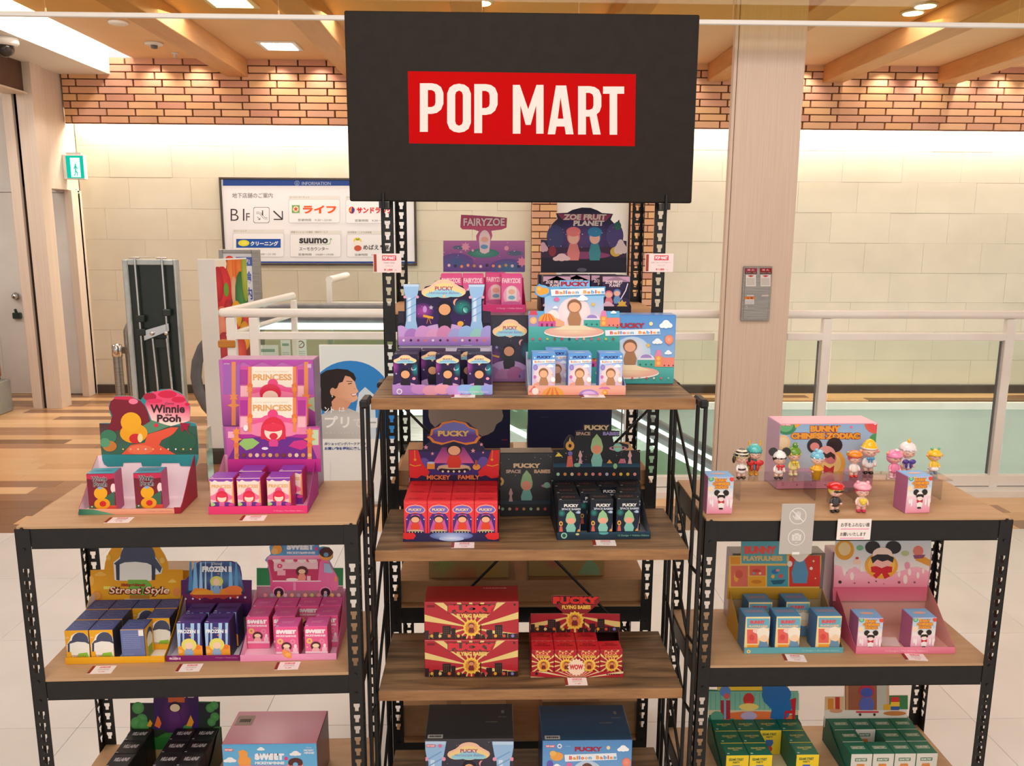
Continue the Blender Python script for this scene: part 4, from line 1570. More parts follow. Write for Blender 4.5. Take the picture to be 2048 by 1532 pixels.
def zoe_box(A):
    A.rect(560, 590, 780, 860, '#2a1c3c', '#3c2850')
    A.poly([(575, 640), (670, 600), (765, 640), (765, 600), (575, 600)], '#c89cb4').text('ZOE FRUIT', 592, 630, 715, 652, '#f0d4d8', .04).text('PLANET', 622, 654, 700, 674, '#f0d4d8', .04)
    A.peg(618, 700, 800, 66, '#f0b49c', '#e07c84', '#e8788c').peg(675, 690, 790, 60, '#f0b49c', '#6c98c4', '#5c84b8').cloud(610, 800, 90, 40, '#e8b8cc').star(710, 800, 38, '#e0b04c', 7, .6)
    A.poly([(700, 740), (745, 640), (765, 640), (765, 760)], '#201830').line([(700, 760), (735, 700), (750, 650)], 7, '#e8d8ec').scribble(580, 828, 760, 1, 10, 5, '#c8a8bc')


K = Kind('blind_box', 'box', 'dark Zoe Fruit Planet boxes on the rear rack', bw_, .05, bh_, {'*': '#251c30', '+z': '#2c2236'}, zoe_box, C2, fr)
fx = lambda X, Y, ly: D.fr.px(*px_(C2, X, Y), ly)[0]
K.on(D, min(fx(574, 600, .004), D.w - bw_ - .002), .004, 'dark violet Zoe Fruit Planet box at the right end of its display')
K.on(D, .003, .004, 'dark violet Zoe Fruit Planet box at the left end of its display')
K.on(D, fx(300, 598, .058), .058, 'dark violet Zoe Fruit Planet box set back, left of the PUCKY title')
K.on(D, fx(300, 598, .058) + bw_ + .002, .058, 'dark violet Zoe Fruit Planet box set back, right of the PUCKY title')

# ------------------------------------------------------------------ CENTRE, SECOND BOARD
D = Disp('red and violet display of PUCKY Mickey Family boxes, second board left', px_(C3, 378, 1327), px_(C3, 1215, 1325), ZC[1], .185, .022, '#3a2440', '#e8dce0', '#2c2450', .12)
hy = .1795
hd = [(430, 812), (425, 522), (545, 522), (560, 490), (600, 465), (612, 440), (585, 425), (588, 400), (612, 385), (625, 340), (665, 320), (695, 295), (760, 275), (822, 257), (890, 275), (950, 285), (985, 318), (1025, 340), (1040, 385), (1064, 400), (1062, 425), (1036, 440), (1060, 470), (1085, 500), (1095, 522), (1216, 522), (1216, 808)]
A = D.header(hd, C3, '#2a2048', hy)
A.rect(430, 540, 1216, 745, '#3c2c68', '#44307c').poly([(720, 500), (910, 500), (1000, 640), (640, 640)], '#a03c84', ['#7c3478', '#7c3478', '#e0649c', '#e0649c'])
A.cloud(560, 650, 160, 90, '#6c54a8').cloud(1080, 640, 160, 90, '#6c54a8').cloud(820, 660, 260, 60, '#7c5cb0')
fm = [(585, 410), (612, 400), (622, 345), (690, 320), (720, 285), (822, 262), (925, 285), (960, 320), (1030, 345), (1040, 400), (1062, 410), (1040, 432), (1020, 465), (930, 480), (820, 450), (715, 480), (635, 460), (612, 430)]
A.poly(fm, '#f08c34').poly([(822 + (x - 822) * .9, 372 + (y - 372) * .84) for x, y in fm], '#5c4ca0', ['#7c7cc8' if y < 350 else '#6c3c8c' for x, y in fm])
A.text('PUCKY', 682, 355, 958, 405, '#f0c878', .06, ol='#4c2c6c')
A.ell(822, 690, 150, 34, '#c8a878').ell(822, 700, 136, 24, '#2c1c28').many([(725 + i * 48, 712, 12) for i in range(5)], '#f0e4d0', 4).ell(822, 672, 140, 20, '#d8b890')
A.peg(825, 465, 680, 150, '#f4b48c', '#e0402c', '#241c30')
A.poly([(430, 525), (510, 525), (545, 640), (610, 715), (590, 760), (540, 745), (500, 772), (432, 765)], '#e42c30').poly([(1216, 525), (1150, 525), (1112, 640), (1032, 715), (1050, 760), (1100, 745), (1150, 772), (1216, 765)], '#e42c30')
A.line([(435, 650), (480, 665), (535, 655)], 8, '#f09c30').line([(1212, 650), (1160, 665), (1110, 655)], 8, '#f09c30').line([(478, 525), (482, 600)], 5, '#f0a030').line([(1160, 525), (1155, 600)], 5, '#f0a030').star(483, 608, 17, '#f0a830').star(1155, 608, 17, '#f0a830')
for x, y, r in ((578, 500, 22), (635, 555, 17), (990, 530, 22), (1063, 475, 18), (1078, 545, 12)):
    A.star(x, y, r, '#f0a0b0')
A.rect(588, 635, 655, 690, '#f0983c').ell(622, 635, 33, 10, '#c8d0f0').ell(1020, 672, 34, 26, '#f0a048').rect(1008, 610, 1026, 660, '#b05c34')
A.text('MICKEY', 585, 742, 792, 782, '#f08850', .04, ol='#5c1c3c').text('FAMILY', 858, 742, 1050, 780, '#f08850', .04, ol='#5c1c3c')
A.build('header_print', D.hd)
L = D.lart(C3)
L.ell(800, 1275, 190, 40, '#5c6ca8', cc='#b4c4ec').ell(800, 1300, 110, 24, '#a0b4e4', cc='#e4ecfc')
L.poly([(378, 1250), (470, 1250), (490, 1275), (470, 1305), (410, 1308), (378, 1300)], '#e42c30').poly([(1215, 1250), (1120, 1250), (1095, 1275), (1120, 1305), (1180, 1312), (1215, 1300)], '#e42c30')
L.text('12 Design + Hidden Edition', 695, 1302, 905, 1314, '#c8d0f0', .01)
L.build('lip_print', D.lipo)
m = MB()
m.box(0, .052, -.0012, -.0002, .016, .034, '#c46c88', .0002)
fr, bw_, bh_, lx = refbox(D, C3, 590, 972, 798, 1245, .004)


def mick_box(A):
    A.rect(580, 960, 810, 1310, '#ec3c44')
    A.poly([(610, 1260), (610, 1120), (640, 1080), (745, 1080), (775, 1120), (775, 1260)], '#4c2c80').poly([(660, 1090), (725, 1090), (770, 1230), (615, 1230)], '#d45ca0')
    f2 = [(602, 1050), (615, 1030), (640, 1012), (692, 1003), (745, 1012), (770, 1030), (782, 1050), (768, 1072), (735, 1082), (692, 1070), (650, 1082), (615, 1070)]
    A.poly(f2, '#f0b09c').poly([(692 + (x - 692) * .9, 1045 + (y - 1045) * .82) for x, y in f2], '#7c68c0')
    A.text('PUCKY', 634, 1036, 750, 1058, '#f4d8a0', .05)
    A.peg(692, 1095, 1228, 100, '#f4b48c', '#e4482c', '#241c30')
    A.ell(692, 1235, 74, 14, '#d8b890').rect(626, 1236, 758, 1250, '#241828').many([(640 + i * 26, 1243, 6) for i in range(5)], '#f0e4d0', 4)
    for x in (618, 768):
        A.star(x, 1130, 7, '#ffffff')
    A.line([(592, 985), (625, 992), (660, 984), (695, 992), (730, 984), (765, 992), (795, 985)], 4, '#f0705c')


K = Kind('blind_box', 'box', 'red PUCKY Mickey Family boxes', bw_ - .0008, .056, bh_, {'*': '#d8242c', '+z': '#dc2830', '+x': '#c41e28'}, mick_box, C3, fr, toplab=lambda A, w_, d: A.text('PUCKY', w_ * .2, d * .36, w_ * .8, d * .22, '#8c1420', .02))
RN = ('front', 'middle', 'back')
CN4 = ('far left column', 'second column from the left', 'third column from the left', 'far right column')
for r in range(3):
    for c in range(4):
        K.on(D, .0025 + c * (D.w - .005) / 4, .004 + r * .0585, 'red PUCKY Mickey Family box, %s row, %s of its tray' % (RN[r], CN4[c]))

# ---- space display
D = Disp('black display of PUCKY Space Babies boxes with a planet header, second board right', px_(C4, 236, 1314), px_(C4, 1054, 1302), ZC[1], .18, .018, '#1d2028', '#8c8f94', '#1c3040', .105)
hy = .1745
hd = [(203, 797), (203, 522), (298, 520), (293, 470), (318, 420), (342, 395), (362, 395), (385, 420), (398, 455), (397, 360), (468, 350), (468, 304), (700, 302), (706, 356), (784, 358), (784, 404), (722, 408), (735, 470), (790, 458), (862, 478), (862, 505), (830, 530), (872, 528), (964, 524), (966, 792)]
A = D.header(hd, C4, '#1b1a20', hy)
A.rect(203, 640, 966, 675, '#1c3850', '#2a5068').rect(203, 675, 966, 797, '#171c26')
A.ell(350, 488, 38, 42, '#e0a44c').ell(350, 488, 14, 16, '#241c24').poly([(340, 450), (350, 410), (360, 450)], '#e8c890').poly([(330, 578), (368, 575), (378, 670), (318, 675)], '#d86858').ell(352, 555, 20, 20, '#7c6cb0').poly([(250, 545), (285, 580), (218, 582)], '#e8cc50')
for x in (440, 874):
    A.poly([(x - 4, 530), (x + 4, 530), (x + 18, 575), (x + 8, 595), (x + 18, 645), (x - 18, 645), (x - 8, 595), (x - 18, 575)], '#d8a8a4')
A.ell(770, 510, 78, 22, '#c88c9c').ell(770, 506, 58, 14, '#1b1a20').ell(768, 502, 40, 38, '#7cc0b4', cc='#a4d4a4').rect(730, 495, 806, 503, '#c4846c')
A.text('PUCKY', 476, 307, 694, 350, '#e8c898', .06).text('SPACE', 402, 366, 528, 396, '#c8a088', .05).text('BABIES', 638, 364, 780, 396, '#a898d0', .05)
A.peg(584, 455, 668, 120, '#e89878', '#84c0b0', '#a8c88c').poly([(530, 500), (545, 430), (584, 382), (622, 430), (640, 500), (584, 478)], '#a8c88c')
A.poly([(670, 640), (695, 605), (720, 640)], '#e0a048').poly([(770, 640), (790, 600), (830, 600), (840, 640)], '#c46c80').ell(412, 655, 28, 18, '#8cb89c').ell(745, 665, 18, 24, '#98c488')
sky(A, 210, 530, 960, 630, 26, 6)
A.many([(245 + i * 61, 735, 15, ['#a8d0a8', '#d88c4c', '#e8c8a0', '#d0544c', '#e0a45c', '#e88c8c', '#e87c74', '#b8b8c8', '#e07c3c', '#f0c454', '#f0c040', '#f0988c'][i]) for i in range(12)], '#fff', 8)
A.build('header_print', D.hd)
L = D.lart(C4)
L.rect(236, 1240, 1056, 1275, '#24485c', '#1c3040').ell(298, 1274, 27, 27, '#9cd4b0').ell(298, 1274, 17, 17, '#2c5c5c', 12).ell(645, 1250, 42, 16, '#58a8a4').ell(415, 1262, 16, 10, '#c8c88c').text('12 Design + Hidden Edition', 770, 1264, 1042, 1284, '#7cb8a0', .01)
L.build('lip_print', D.lipo)
fr, bw_, bh_, lx = refbox(D, C4, 530, 963, 742, 1235, .004)
bw_ = min(bw_, (D.w - .006) / 4 - .0005)


def space_box(A):
    A.rect(520, 950, 750, 1300, '#151a24', '#1c2c44')
    A.ell(560, 1075, 36, 34, '#17242c', cc='#2c8c84')
    A.text('PUCKY', 580, 995, 706, 1022, '#e8e4e0', .06).text('SPACE BABIES', 560, 1030, 726, 1048, '#c8d0dc', .03)
    sky(A, 530, 960, 742, 1180, 16, 7)
    A.ell(708, 1068, 28, 10, '#8ca0c0').ell(706, 1066, 14, 12, '#b4c8e0').ell(552, 1165, 17, 22, '#e0a44c').ell(552, 1165, 7, 9, '#1c1c24').poly([(542, 1190), (562, 1190), (568, 1236), (536, 1236)], '#d86858')
    A.poly([(722, 1150), (730, 1150), (742, 1236), (710, 1236)], '#d8b0ac').poly([(690, 1236), (705, 1210), (722, 1236)], '#e0a048')
    A.peg(638, 1100, 1238, 104, '#f0a890', '#88c8b8', '#98c890').poly([(592, 1130), (605, 1080), (636, 1048), (668, 1080), (684, 1130), (638, 1112)], '#98c890')


K = Kind('blind_box', 'box', 'black PUCKY Space Babies boxes', bw_, .052, bh_, {'*': '#171a20', '+z': '#1f2228', '+x': '#242a38'}, space_box, C4, fr, toplab=flapmark('PUCKY', '#8c5c54', .6))
fx = lambda X, Y, ly: D.fr.px(*px_(C4, X, Y), ly)[0]
for X, Y, ly, lab in ((247, 965, .004, 'front row, left'), (530, 963, .004, 'front row, middle'), (760, 958, .004, 'front row, right'), (200, 845, .060, 'second row, far left'), (436, 845, .060, 'second row, in the gap left of middle'), (780, 845, .060, 'second row, far right')):
    K.on(D, max(.002, min(fx(X, Y, ly), D.w - bw_ - .002)), ly, 'black PUCKY Space Babies box, %s in its display' % lab)
for c in range(4):
    K.on(D, .003 + c * (D.w - .006) / 4, .117, 'black PUCKY Space Babies box, back row under the header, %s' % CN4[c])


def space_case(A):
    A.rect(-400, 530, 210, 1130, '#26262a', '#202024')
    A.text('PUCKY', -145, 642, 92, 682, '#d8b48c', .06).text('SPACE', -210, 697, -80, 728, '#b89888', .05).text('BABIES', 36, 695, 178, 728, '#c8a080', .05)
    A.ell(-262, 800, 34, 38, '#d09c50').ell(-262, 800, 13, 15, '#1c1a20').ell(150, 838, 52, 16, '#a87c84').ell(148, 832, 28, 26, '#7ca890')
    A.peg(-30, 770, 990, 120, '#d88870', '#6ca8a0', '#88ac78').poly([(-82, 812), (-65, 745), (-30, 700), (8, 745), (24, 812), (-30, 790)], '#8cb07c')
    A.rect(-400, 965, 210, 1000, '#243440').many([(-240 + i * 62, 1040, 14, ['#8cb08c', '#b8a488', '#b84c44', '#b08454'][i % 4]) for i in range(7)], '#fff', 8)
    for x in (-168,):
        A.poly([(x - 4, 860), (x + 4, 860), (x + 18, 905), (x + 8, 925), (x + 18, 975), (x - 18, 975), (x - 8, 925), (x - 18, 905)], '#b89494')
    sky(A, -280, 560, 180, 760, 20, 9)


case('sealed_case', 'sealed black PUCKY Space Babies case between the two second-board displays', (1000, 1033), (1104.5, 1032), ZC[1], 906, .055, {'*': '#27272a', '+z': '#6c665e'}, space_case, C4, mat=GLOSSCARD)

# ------------------------------------------------------------------ REAR RACK: kraft cartons and reversed displays
KC = {'*': '#b08860'}


def carton(label, pl, pr, Y, z, ytop, d, tape=True, dx=0):
    o, k, fr_ = case('kraft_carton', label, pl, pr, z, ytop, d, '#b3895f', None, (0, 0, 1), mat=KRAFT, group=None, flap=False, cat='carton', Y=Y)
    if tape:
        MB().box(k.w * .5 - .022, k.w * .5 + .022, -.0004, k.d, k.h, k.h + .0006).build('tape', FILM, o)
    return k


k1 = carton('flat kraft carton on the rear rack behind the second wooden board', (797, 960), (1294, 957), 2.350, .9365, 941, .33)
k2 = carton('flat kraft carton on the rear rack behind the third wooden board', (798, 1200), (1290, 1196), 2.352, .5665, 1162, .33)
k3 = carton('low kraft carton, left one behind the lowest wooden board', (803, 1440), (1012, 1440), 2.352, .1185, 1411, .33)
k4 = carton('low kraft carton, right one behind the lowest wooden board', (1084, 1440), (1283, 1440), 2.352, .1185, 1404, .33)


def ctn_art(cols):
    def f(A):
        A.rect(0, 0, 400, 700, '#a08050')
        for (x, y, r, c) in cols:
            A.ell(x, y, r, r, '#a08050', 20, cc=c)
        A.text('CV2107', 20, 62, 62, 76, '#5c4630', .0)
        A.text('12PCS', 280, 200, 380, 216, '#4c3a28', .0)
    return f


zc = .5665 + k2.h + .0005
o, kk, f_ = case('printed_carton', 'tan shipping carton with faded colour print behind the red cases', (858, 1163), (1017, 1162), zc, 1060, .14, {'*': '#a5834f'}, lambda A: (A.rect(480, -300, 1100, 300, '#a38350'), A.ell(600, 60, 120, 100, '#a38350', 20, cc='#88944c'), A.ell(780, 150, 170, 90, '#a38350', 20, cc='#b0623c'), A.ell(960, 120, 120, 70, '#a38350', 20, cc='#a88438'), A.text('CV2107', 520, 60, 580, 78, '#7c5c34'), A.text('12 PCS', 865, 200, 990, 220, '#4c3a24', .01), A.scribble(530, 210, 850, 1, 9, 12, '#9c7c3c', 2)), C14, Y=2.37)
case('printed_carton', 'tan shipping carton with pink and green faded print behind the PUCKY Flying Babies header', (1057, 1155), (1208, 1154), zc, 1060, .14, {'*': '#a07f48'}, lambda A: (A.rect(100, -300, 720, 300, '#9c7c46'), A.ell(310, 60, 80, 50, '#9c7c46', 20, cc='#b05c48'), A.poly([(490, 140), (570, 20), (640, 80), (655, 145)], '#7c9468'), A.scribble(180, 145, 620, 1, 9, 8, '#a88838', 3)), C15, Y=2.38)
zb2 = .9365 + k1.h + .0005
for n_, (xa, xb, lab) in enumerate(((846, 1020, 'reversed display box with grey cloud-shaped back, behind the red PUCKY header'), (1055, 1222, 'plain navy reversed display box behind the black PUCKY Space Babies header'))):
    a, b = W(xa, 885, Y=2.60), W(xb, 885, Y=2.60)
    t = thing('counter_display', lab, 'display box', (a.x, 2.60, zb2), 0)
    w_ = b.x - a.x
    f_ = Frame((a.x, 2.60, zb2), 0)
    h_ = f_.px(xa, 806, 0)[1]
    MB().box(0, w_, 0, .0015, 0, h_, '#20264c').box(0, w_, .0016, .07, 0, .06, '#20264c').build('back_panel', CARD, t)
    A = Art(f_, 0, C3 if n_ == 0 else C4, clip=(0, w_, 0, h_))
    if n_ == 0:
        A.poly([(600, 160), (600, 230), (615, 285), (650, 320), (700, 350), (1050, 410), (1120, 390), (1170, 360), (1195, 300), (1240, 270), (1255, 230), (1240, 160)], '#a89c90')
        A.text('POP MART', 1238, 430, 1292, 442, '#b04458', .02)
    else:
        A.rect(30, 150, 690, 200, '#262a56').scribble(100, 235, 160, 1, 8, 7, '#3c4470', 2)
    A.build('back_print', t)

# ------------------------------------------------------------------ CENTRE, THIRD BOARD


def rays(A, cx, cy, x0, y0, x1, y1, c1, c2, n=16, ph=0):
    A.rect(x0, y0, x1, y1, c1)
    R_ = math.hypot(x1 - x0, y1 - y0)
    for i in range(n):
        a = 2 * PI * (i + ph) / n
        b = a + PI / n * .6
        A.poly([(cx, cy), (cx + R_ * math.cos(a), cy + R_ * math.sin(a)), (cx + R_ * math.cos(b), cy + R_ * math.sin(b))], c2)
        A.k -= 1
    A.k += 1


def burst(A, cx, cy, r):
    A.star(cx, cy, r * 1.12, '#f0c848', 14, .84).star(cx, cy, r * .8, '#e08c34', 14, .86).peg(cx, cy - r * .6, cy + r * .6, r * .9, '#d88c60', '#7c2c2c', '#6c3028')


def skyline(A, x0, x1, yb, k=1.0):
    for a, b, h in ((0, 32, 62), (34, 60, 38), (62, 106, 52), (108, 130, 40), (130, 190, 96), (192, 224, 80), (226, 270, 30), (272, 300, 22), (360, 400, 34), (402, 410, 104), (412, 440, 30), (446, 490, 66), (492, 506, 40), (508, 562, 102), (564, 600, 44), (602, 680, 40)):
        A.rect(x0 + a * k, yb - h * k, min(x0 + b * k, x1), yb + 4, '#2c1c1c')
        A.k -= 1
    A.k += 1
    A.many([(x0 + x * k, yb - y * k, 3.2 * k) for x in (142, 156, 170, 520, 534, 548) for y in (36, 50, 64, 80)], '#8c7448', 4)
    A.many([(x0 + x * k, yb - 24 * k, 12 * k, c) for x, c in ((52, '#e0a848'), (112, '#e0c880'), (178, '#d8703c'), (245, '#e0b850'), (445, '#c84c44'), (512, '#e8a030'), (574, '#d0543c'), (636, '#8c7cc0'))], '#fff', 8)


def fly_case(A):
    x0, x1, yt, yb = 455, 1160, 610, 900
    rays(A, 808, 800, x0, yt, x1, yb, '#b42430', '#e8cc80', 14, .3)
    A.poly([(640, 640), (985, 640), (960, 695), (905, 715), (700, 715), (668, 695)], '#b42430')
    skyline(A, 470, 1150, 884)
    A.text('PUCKY', 640, 638, 985, 695, '#d8303c', .09, ol='#4c3c34', olw=.08).text('FLYING BABIES', 702, 702, 922, 730, '#f0d070', .05)
    burst(A, 808, 802, 58)
    A.ell(1120, 637, 8, 8, '#2c1c1c', 8).scribble(488, 640, 545, 2, 9, 5, '#5c1c20', 5)


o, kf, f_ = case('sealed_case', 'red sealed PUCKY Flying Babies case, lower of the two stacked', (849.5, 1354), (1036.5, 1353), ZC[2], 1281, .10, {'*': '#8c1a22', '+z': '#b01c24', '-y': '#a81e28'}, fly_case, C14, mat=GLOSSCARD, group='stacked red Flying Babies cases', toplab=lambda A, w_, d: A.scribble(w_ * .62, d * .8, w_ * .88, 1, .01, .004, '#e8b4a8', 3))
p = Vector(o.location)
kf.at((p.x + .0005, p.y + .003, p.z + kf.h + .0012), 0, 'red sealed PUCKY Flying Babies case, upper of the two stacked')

D = Disp('small red and yellow display of PUCKY Flying Babies boxes, third board right', px_(C15, 150, 888), px_(C15, 822, 886), ZC[2], .145, .014, '#8c1c24', '#3c1418', '#b42430', .10)
hy = D.depth(px_(C15, 150, 500)[0], 1247, px_(C15, 798, 500)[0], 1247)
hd = [(148, 562), (150, 426), (392, 424), (340, 380), (305, 350), (302, 300), (320, 293), (630, 300), (652, 305), (648, 345), (600, 390), (560, 424), (798, 428), (798, 558)]
A = D.header(hd, C15, '#a8202c', hy)
_c = A.clip
A.clip = (_c[0], _c[1], _c[2], D.fr.px(*px_(C15, 200, 427), hy)[1])
rays(A, 470, 440, 150, 428, 798, 560, '#a8202c', '#e8c878', 14, .3)
A.clip = _c
A.poly([(470, 424), (392, 424), (305, 350), (302, 300), (652, 305), (648, 345), (560, 424)], '#8c2024')
skyline(A, 150, 797, 560, .955)
A.text('PUCKY', 312, 302, 645, 355, '#d82c24', .09, ol='#1c1414', olw=.08).text('FLYING BABIES', 378, 364, 586, 392, '#f0c850', .05)
burst(A, 470, 475, 62)
A.build('header_print', D.hd)
L = D.lart(C15)
rays(L, 490, 900, 150, 840, 822, 890, '#b42430', '#e8d4a0', 36, 0)
L.ell(193, 862, 11, 11, '#2c1c1c', 10).scribble(700, 862, 800, 1, 9, 8, '#5c1c20', 5)
L.build('lip_print', D.lipo)
A = Art(D.fr, -.0006, C15)
A.star(482, 815, 66, '#f0d4b8', 16, .82).text('WOW', 432, 795, 532, 832, '#c83034', .06)
A.rect(425, 838, 540, 850, '#f0d4b8')
A.build('pop_up_burst', D.lipo)
fr, bw_, bh_, lx = refbox(D, C15, 322, 692, 486, 860, .004)


def fly_box(A):
    rays(A, 405, 790, 315, 680, 495, 900, '#a8202c', '#e8cc80', 14, .4)
    A.poly([(335, 700), (480, 700), (465, 745), (350, 745)], '#b02430')
    A.text('PUCKY', 355, 704, 458, 726, '#c8283a', .07, ol='#f0d078', olw=.1).text('FLYING BABIES', 358, 730, 456, 746, '#f0c850', .05)
    burst(A, 408, 800, 44)


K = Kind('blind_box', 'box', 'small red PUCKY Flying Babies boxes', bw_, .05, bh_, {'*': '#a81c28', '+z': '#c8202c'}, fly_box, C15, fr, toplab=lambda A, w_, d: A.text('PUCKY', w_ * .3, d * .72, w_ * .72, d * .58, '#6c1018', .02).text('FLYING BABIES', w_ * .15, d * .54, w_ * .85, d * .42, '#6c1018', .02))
for r in range(2):
    for c in range(4):
        if r == 1 and c == 3:
            continue
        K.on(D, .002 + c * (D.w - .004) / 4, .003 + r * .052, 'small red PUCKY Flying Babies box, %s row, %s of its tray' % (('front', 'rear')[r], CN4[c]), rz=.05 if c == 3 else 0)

# ------------------------------------------------------------------ CENTRE, LOWEST BOARD


def low_horo(A):
    A.rect(440, 1330, 1140, 1800, '#3b3944', '#2c2440')
    sky(A, 620, 1350, 980, 1560, 24, 3)
    for x in (545, 1040):
        pillar(A, x, 1352, 1700, 150)
    title_cloud(A, 792, 1425, 290, 110)
    A.moon(886, 1510, 22, '#f0a0a0', -.4).rect(482, 1374, 548, 1392, '#e05060').text('POP MART', 486, 1377, 544, 1389, '#ffffff', .03).ell(582, 1383, 13, 13, '#e8709c', 12)
    A.peg(792, 1490, 1700, 110, '#e8a878', '#241c2c', '#1c1626')


def toppad(txt):
    return lambda A, w_, d: A.rect(w_ * .03, d * .03, w_ * .2, d * .13, '#c8c8c8').scribble(w_ * .05, d * .06, w_ * .18, 1, 1, d * .04, '#4c4c4c', 2).ell(w_ * .88, d * .75, w_ * .02, d * .05, '#8c8c90', 10).text(txt, w_ * .83, d * .62, w_ * .93, d * .58, '#a08c84').scribble(w_ * .68, d * .45, w_ * .82, 1, 1, d * .02, '#9c8c84', 4)


case('sealed_case', 'sealed grey-topped PUCKY Horoscope case on the lowest wooden board, left', px_(C14, 470, 1348), px_(C14, 1118, 1335), ZC[3], 1480, .17, {'*': '#323236', '+z': '#3c3d42'}, low_horo, C14, mat=GLOSSCARD, toplab=toppad('POP MART'), Y=2.02)


def low_ball(A):
    A.rect(220, 1340, 900, 1800, '#5590cc', '#8cc0ea')
    A.rect(260, 1380, 326, 1398, '#e05060').text('POP MART', 264, 1383, 322, 1395, '#ffffff', .03).ell(360, 1388, 17, 17, '#e8ecf4', 14).ell(360, 1388, 9, 9, '#5c8cc0', 10)
    A.text('PUCKY', 470, 1392, 670, 1426, '#a8203c', .06)
    banner(A, 395, 1450, 772, 1500)
    A.ell(340, 1462, 48, 32, '#f0a850').ell(312, 1440, 24, 20, '#f4bc60').cloud(822, 1405, 84, 40, '#ffffff').cloud(340, 1530, 60, 24, '#ffffff').ell(714, 1398, 14, 14, '#f4e0b0', 12).ell(845, 1505, 32, 34, '#f08068', cc='#f4a48c').ell(290, 1520, 24, 30, '#6c5cb8').ell(430, 1520, 20, 14, '#e870a8')
    A.ell(560, 1600, 120, 110, '#b8d4ec', cc='#f4e4e0').peg(560, 1510, 1720, 110, '#f2b48c', '#b8845c', '#6c4a34')
    A.scribble(405, 1383, 440, 1, 1, 6, '#9cc0e4', 2)


case('sealed_case', 'sealed sky blue PUCKY Balloon Babies case on the lowest wooden board, right', px_(C15, 235, 1352), px_(C15, 890, 1350), ZC[3], 1482, .17, {'*': '#2c5484', '+z': '#2f5478', '-y': '#5590cc'}, low_ball, C15, mat=GLOSSCARD, toplab=toppad('POP MART'), Y=2.02)
# ------------------------------------------------------------------ LEFT RACK, TOP
GL = 'boxes on the left rack'
D = Disp('pink and green Winnie the Pooh display with a tree-shaped header and nearly empty tray', px_(C5, 72, 1447), px_(C5, 945, 1434), ZL[0], .13, .014, '#b02444', '#f6e4ec', '#c8987c', .112, .97)
hy = D.depth(px_(C5, 255, 700)[0], 854, px_(C5, 1088, 700)[0], 854)
hd = [(290, 1015), (275, 980), (262, 860), (250, 665), (380, 662), (360, 630), (335, 570), (328, 520), (345, 475), (375, 465), (372, 440), (400, 432), (520, 434), (560, 455), (600, 470), (640, 415), (700, 395), (730, 400), (770, 378), (850, 374), (925, 400), (970, 430), (1000, 480), (1025, 530), (1022, 600), (1000, 650), (1070, 668), (1080, 700), (1095, 860), (1095, 960), (1075, 1034), (940, 1030), (930, 1005), (780, 1005), (774, 1034), (614, 1034), (605, 1000), (455, 1002), (450, 1034), (320, 1036)]
A = D.header(hd, C5, '#2a8c92', hy)
A.poly([(250, 668), (1080, 690), (1095, 932), (266, 932)], '#3c6454', ['#5c2430', '#345c4c', '#2c5444', '#3c6c58'])
A.poly([(345, 662), (360, 600), (332, 540), (345, 480), (400, 440), (520, 440), (600, 475), (640, 520), (665, 580), (690, 670), (500, 700), (300, 760)], '#7c1a2c')
A.poly([(375, 460), (380, 438), (520, 436), (550, 455), (540, 470), (460, 465)], '#d42c50').poly([(640, 500), (700, 400), (850, 376), (970, 430), (1022, 540), (1020, 640), (990, 655), (860, 690), (700, 650), (668, 570)], '#f090a4', ['#e84c74'] * 5 + ['#f4a8b0', '#f8dcc8', '#fce8d8', '#f8d8cc', '#f4b0b4'])
A.ell(830, 420, 80, 32, '#d42048').ell(925, 465, 60, 26, '#d42048').ell(680, 440, 56, 34, '#b01c3c').ell(1000, 505, 22, 14, '#d42048').ell(720, 475, 70, 18, '#e0345c').ell(540, 480, 40, 24, '#f07c98')
A.text('Disney', 810, 488, 888, 512, '#7c3040', .0, sl=.3).text('Winnie', 685, 506, 978, 578, '#3a1c24', .03).text('the', 812, 582, 868, 604, '#3a1c24', .02).text('Pooh', 742, 592, 946, 656, '#3a1c24', .035)
A.poly([(440, 930), (520, 850), (640, 830), (660, 760), (860, 700), (925, 700), (880, 760), (780, 810), (760, 850), (900, 930)], '#e8583c').ell(600, 890, 110, 40, '#f0744c')
A.poly([(600, 700), (700, 640), (850, 690), (720, 740), (640, 760)], '#5c8c6c').ell(960, 820, 120, 90, '#2c5c44').ell(330, 780, 70, 60, '#3c7c5c').ell(340, 860, 60, 46, '#c87c34').ell(300, 830, 44, 40, '#5c9c74')
A.ell(545, 750, 118, 84, '#f0a41c').ell(522, 655, 88, 84, '#f2ac20').ell(560, 795, 54, 42, '#d4282c').ell(600, 790, 22, 38, '#f4dc9c').ell(735, 682, 18, 16, '#e8284c')
A.poly([(940, 660), (1030, 668), (1010, 690), (1000, 720), (1028, 770), (985, 715), (950, 740)], '#a01838')
A.many([(455 + i * 64, 885, 8, ['#f0c060', '#f8b08c', '#f8d0b0', '#f0e0f0'][i % 4]) for i in range(10)], '#fff', 8)
A.build('header_print', D.hd)
L = D.lart(C5)
L.rect(60, 1395, 950, 1450, '#f0b090', '#e89478').poly([(68, 1450), (76, 1396), (200, 1400), (420, 1450)], '#4c8468', ['#2c6450', '#2c6450', '#4c9474', '#7cb090']).poly([(885, 1380), (950, 1380), (950, 1440), (890, 1440)], '#a01c34').text('12 Designs + Hidden Edition', 650, 1408, 870, 1422, '#c87c60')
L.build('lip_print', D.lipo)
fr, bw_, bh_, lx = refbox(D, C5, 538, 1092, 772, 1390, .012)


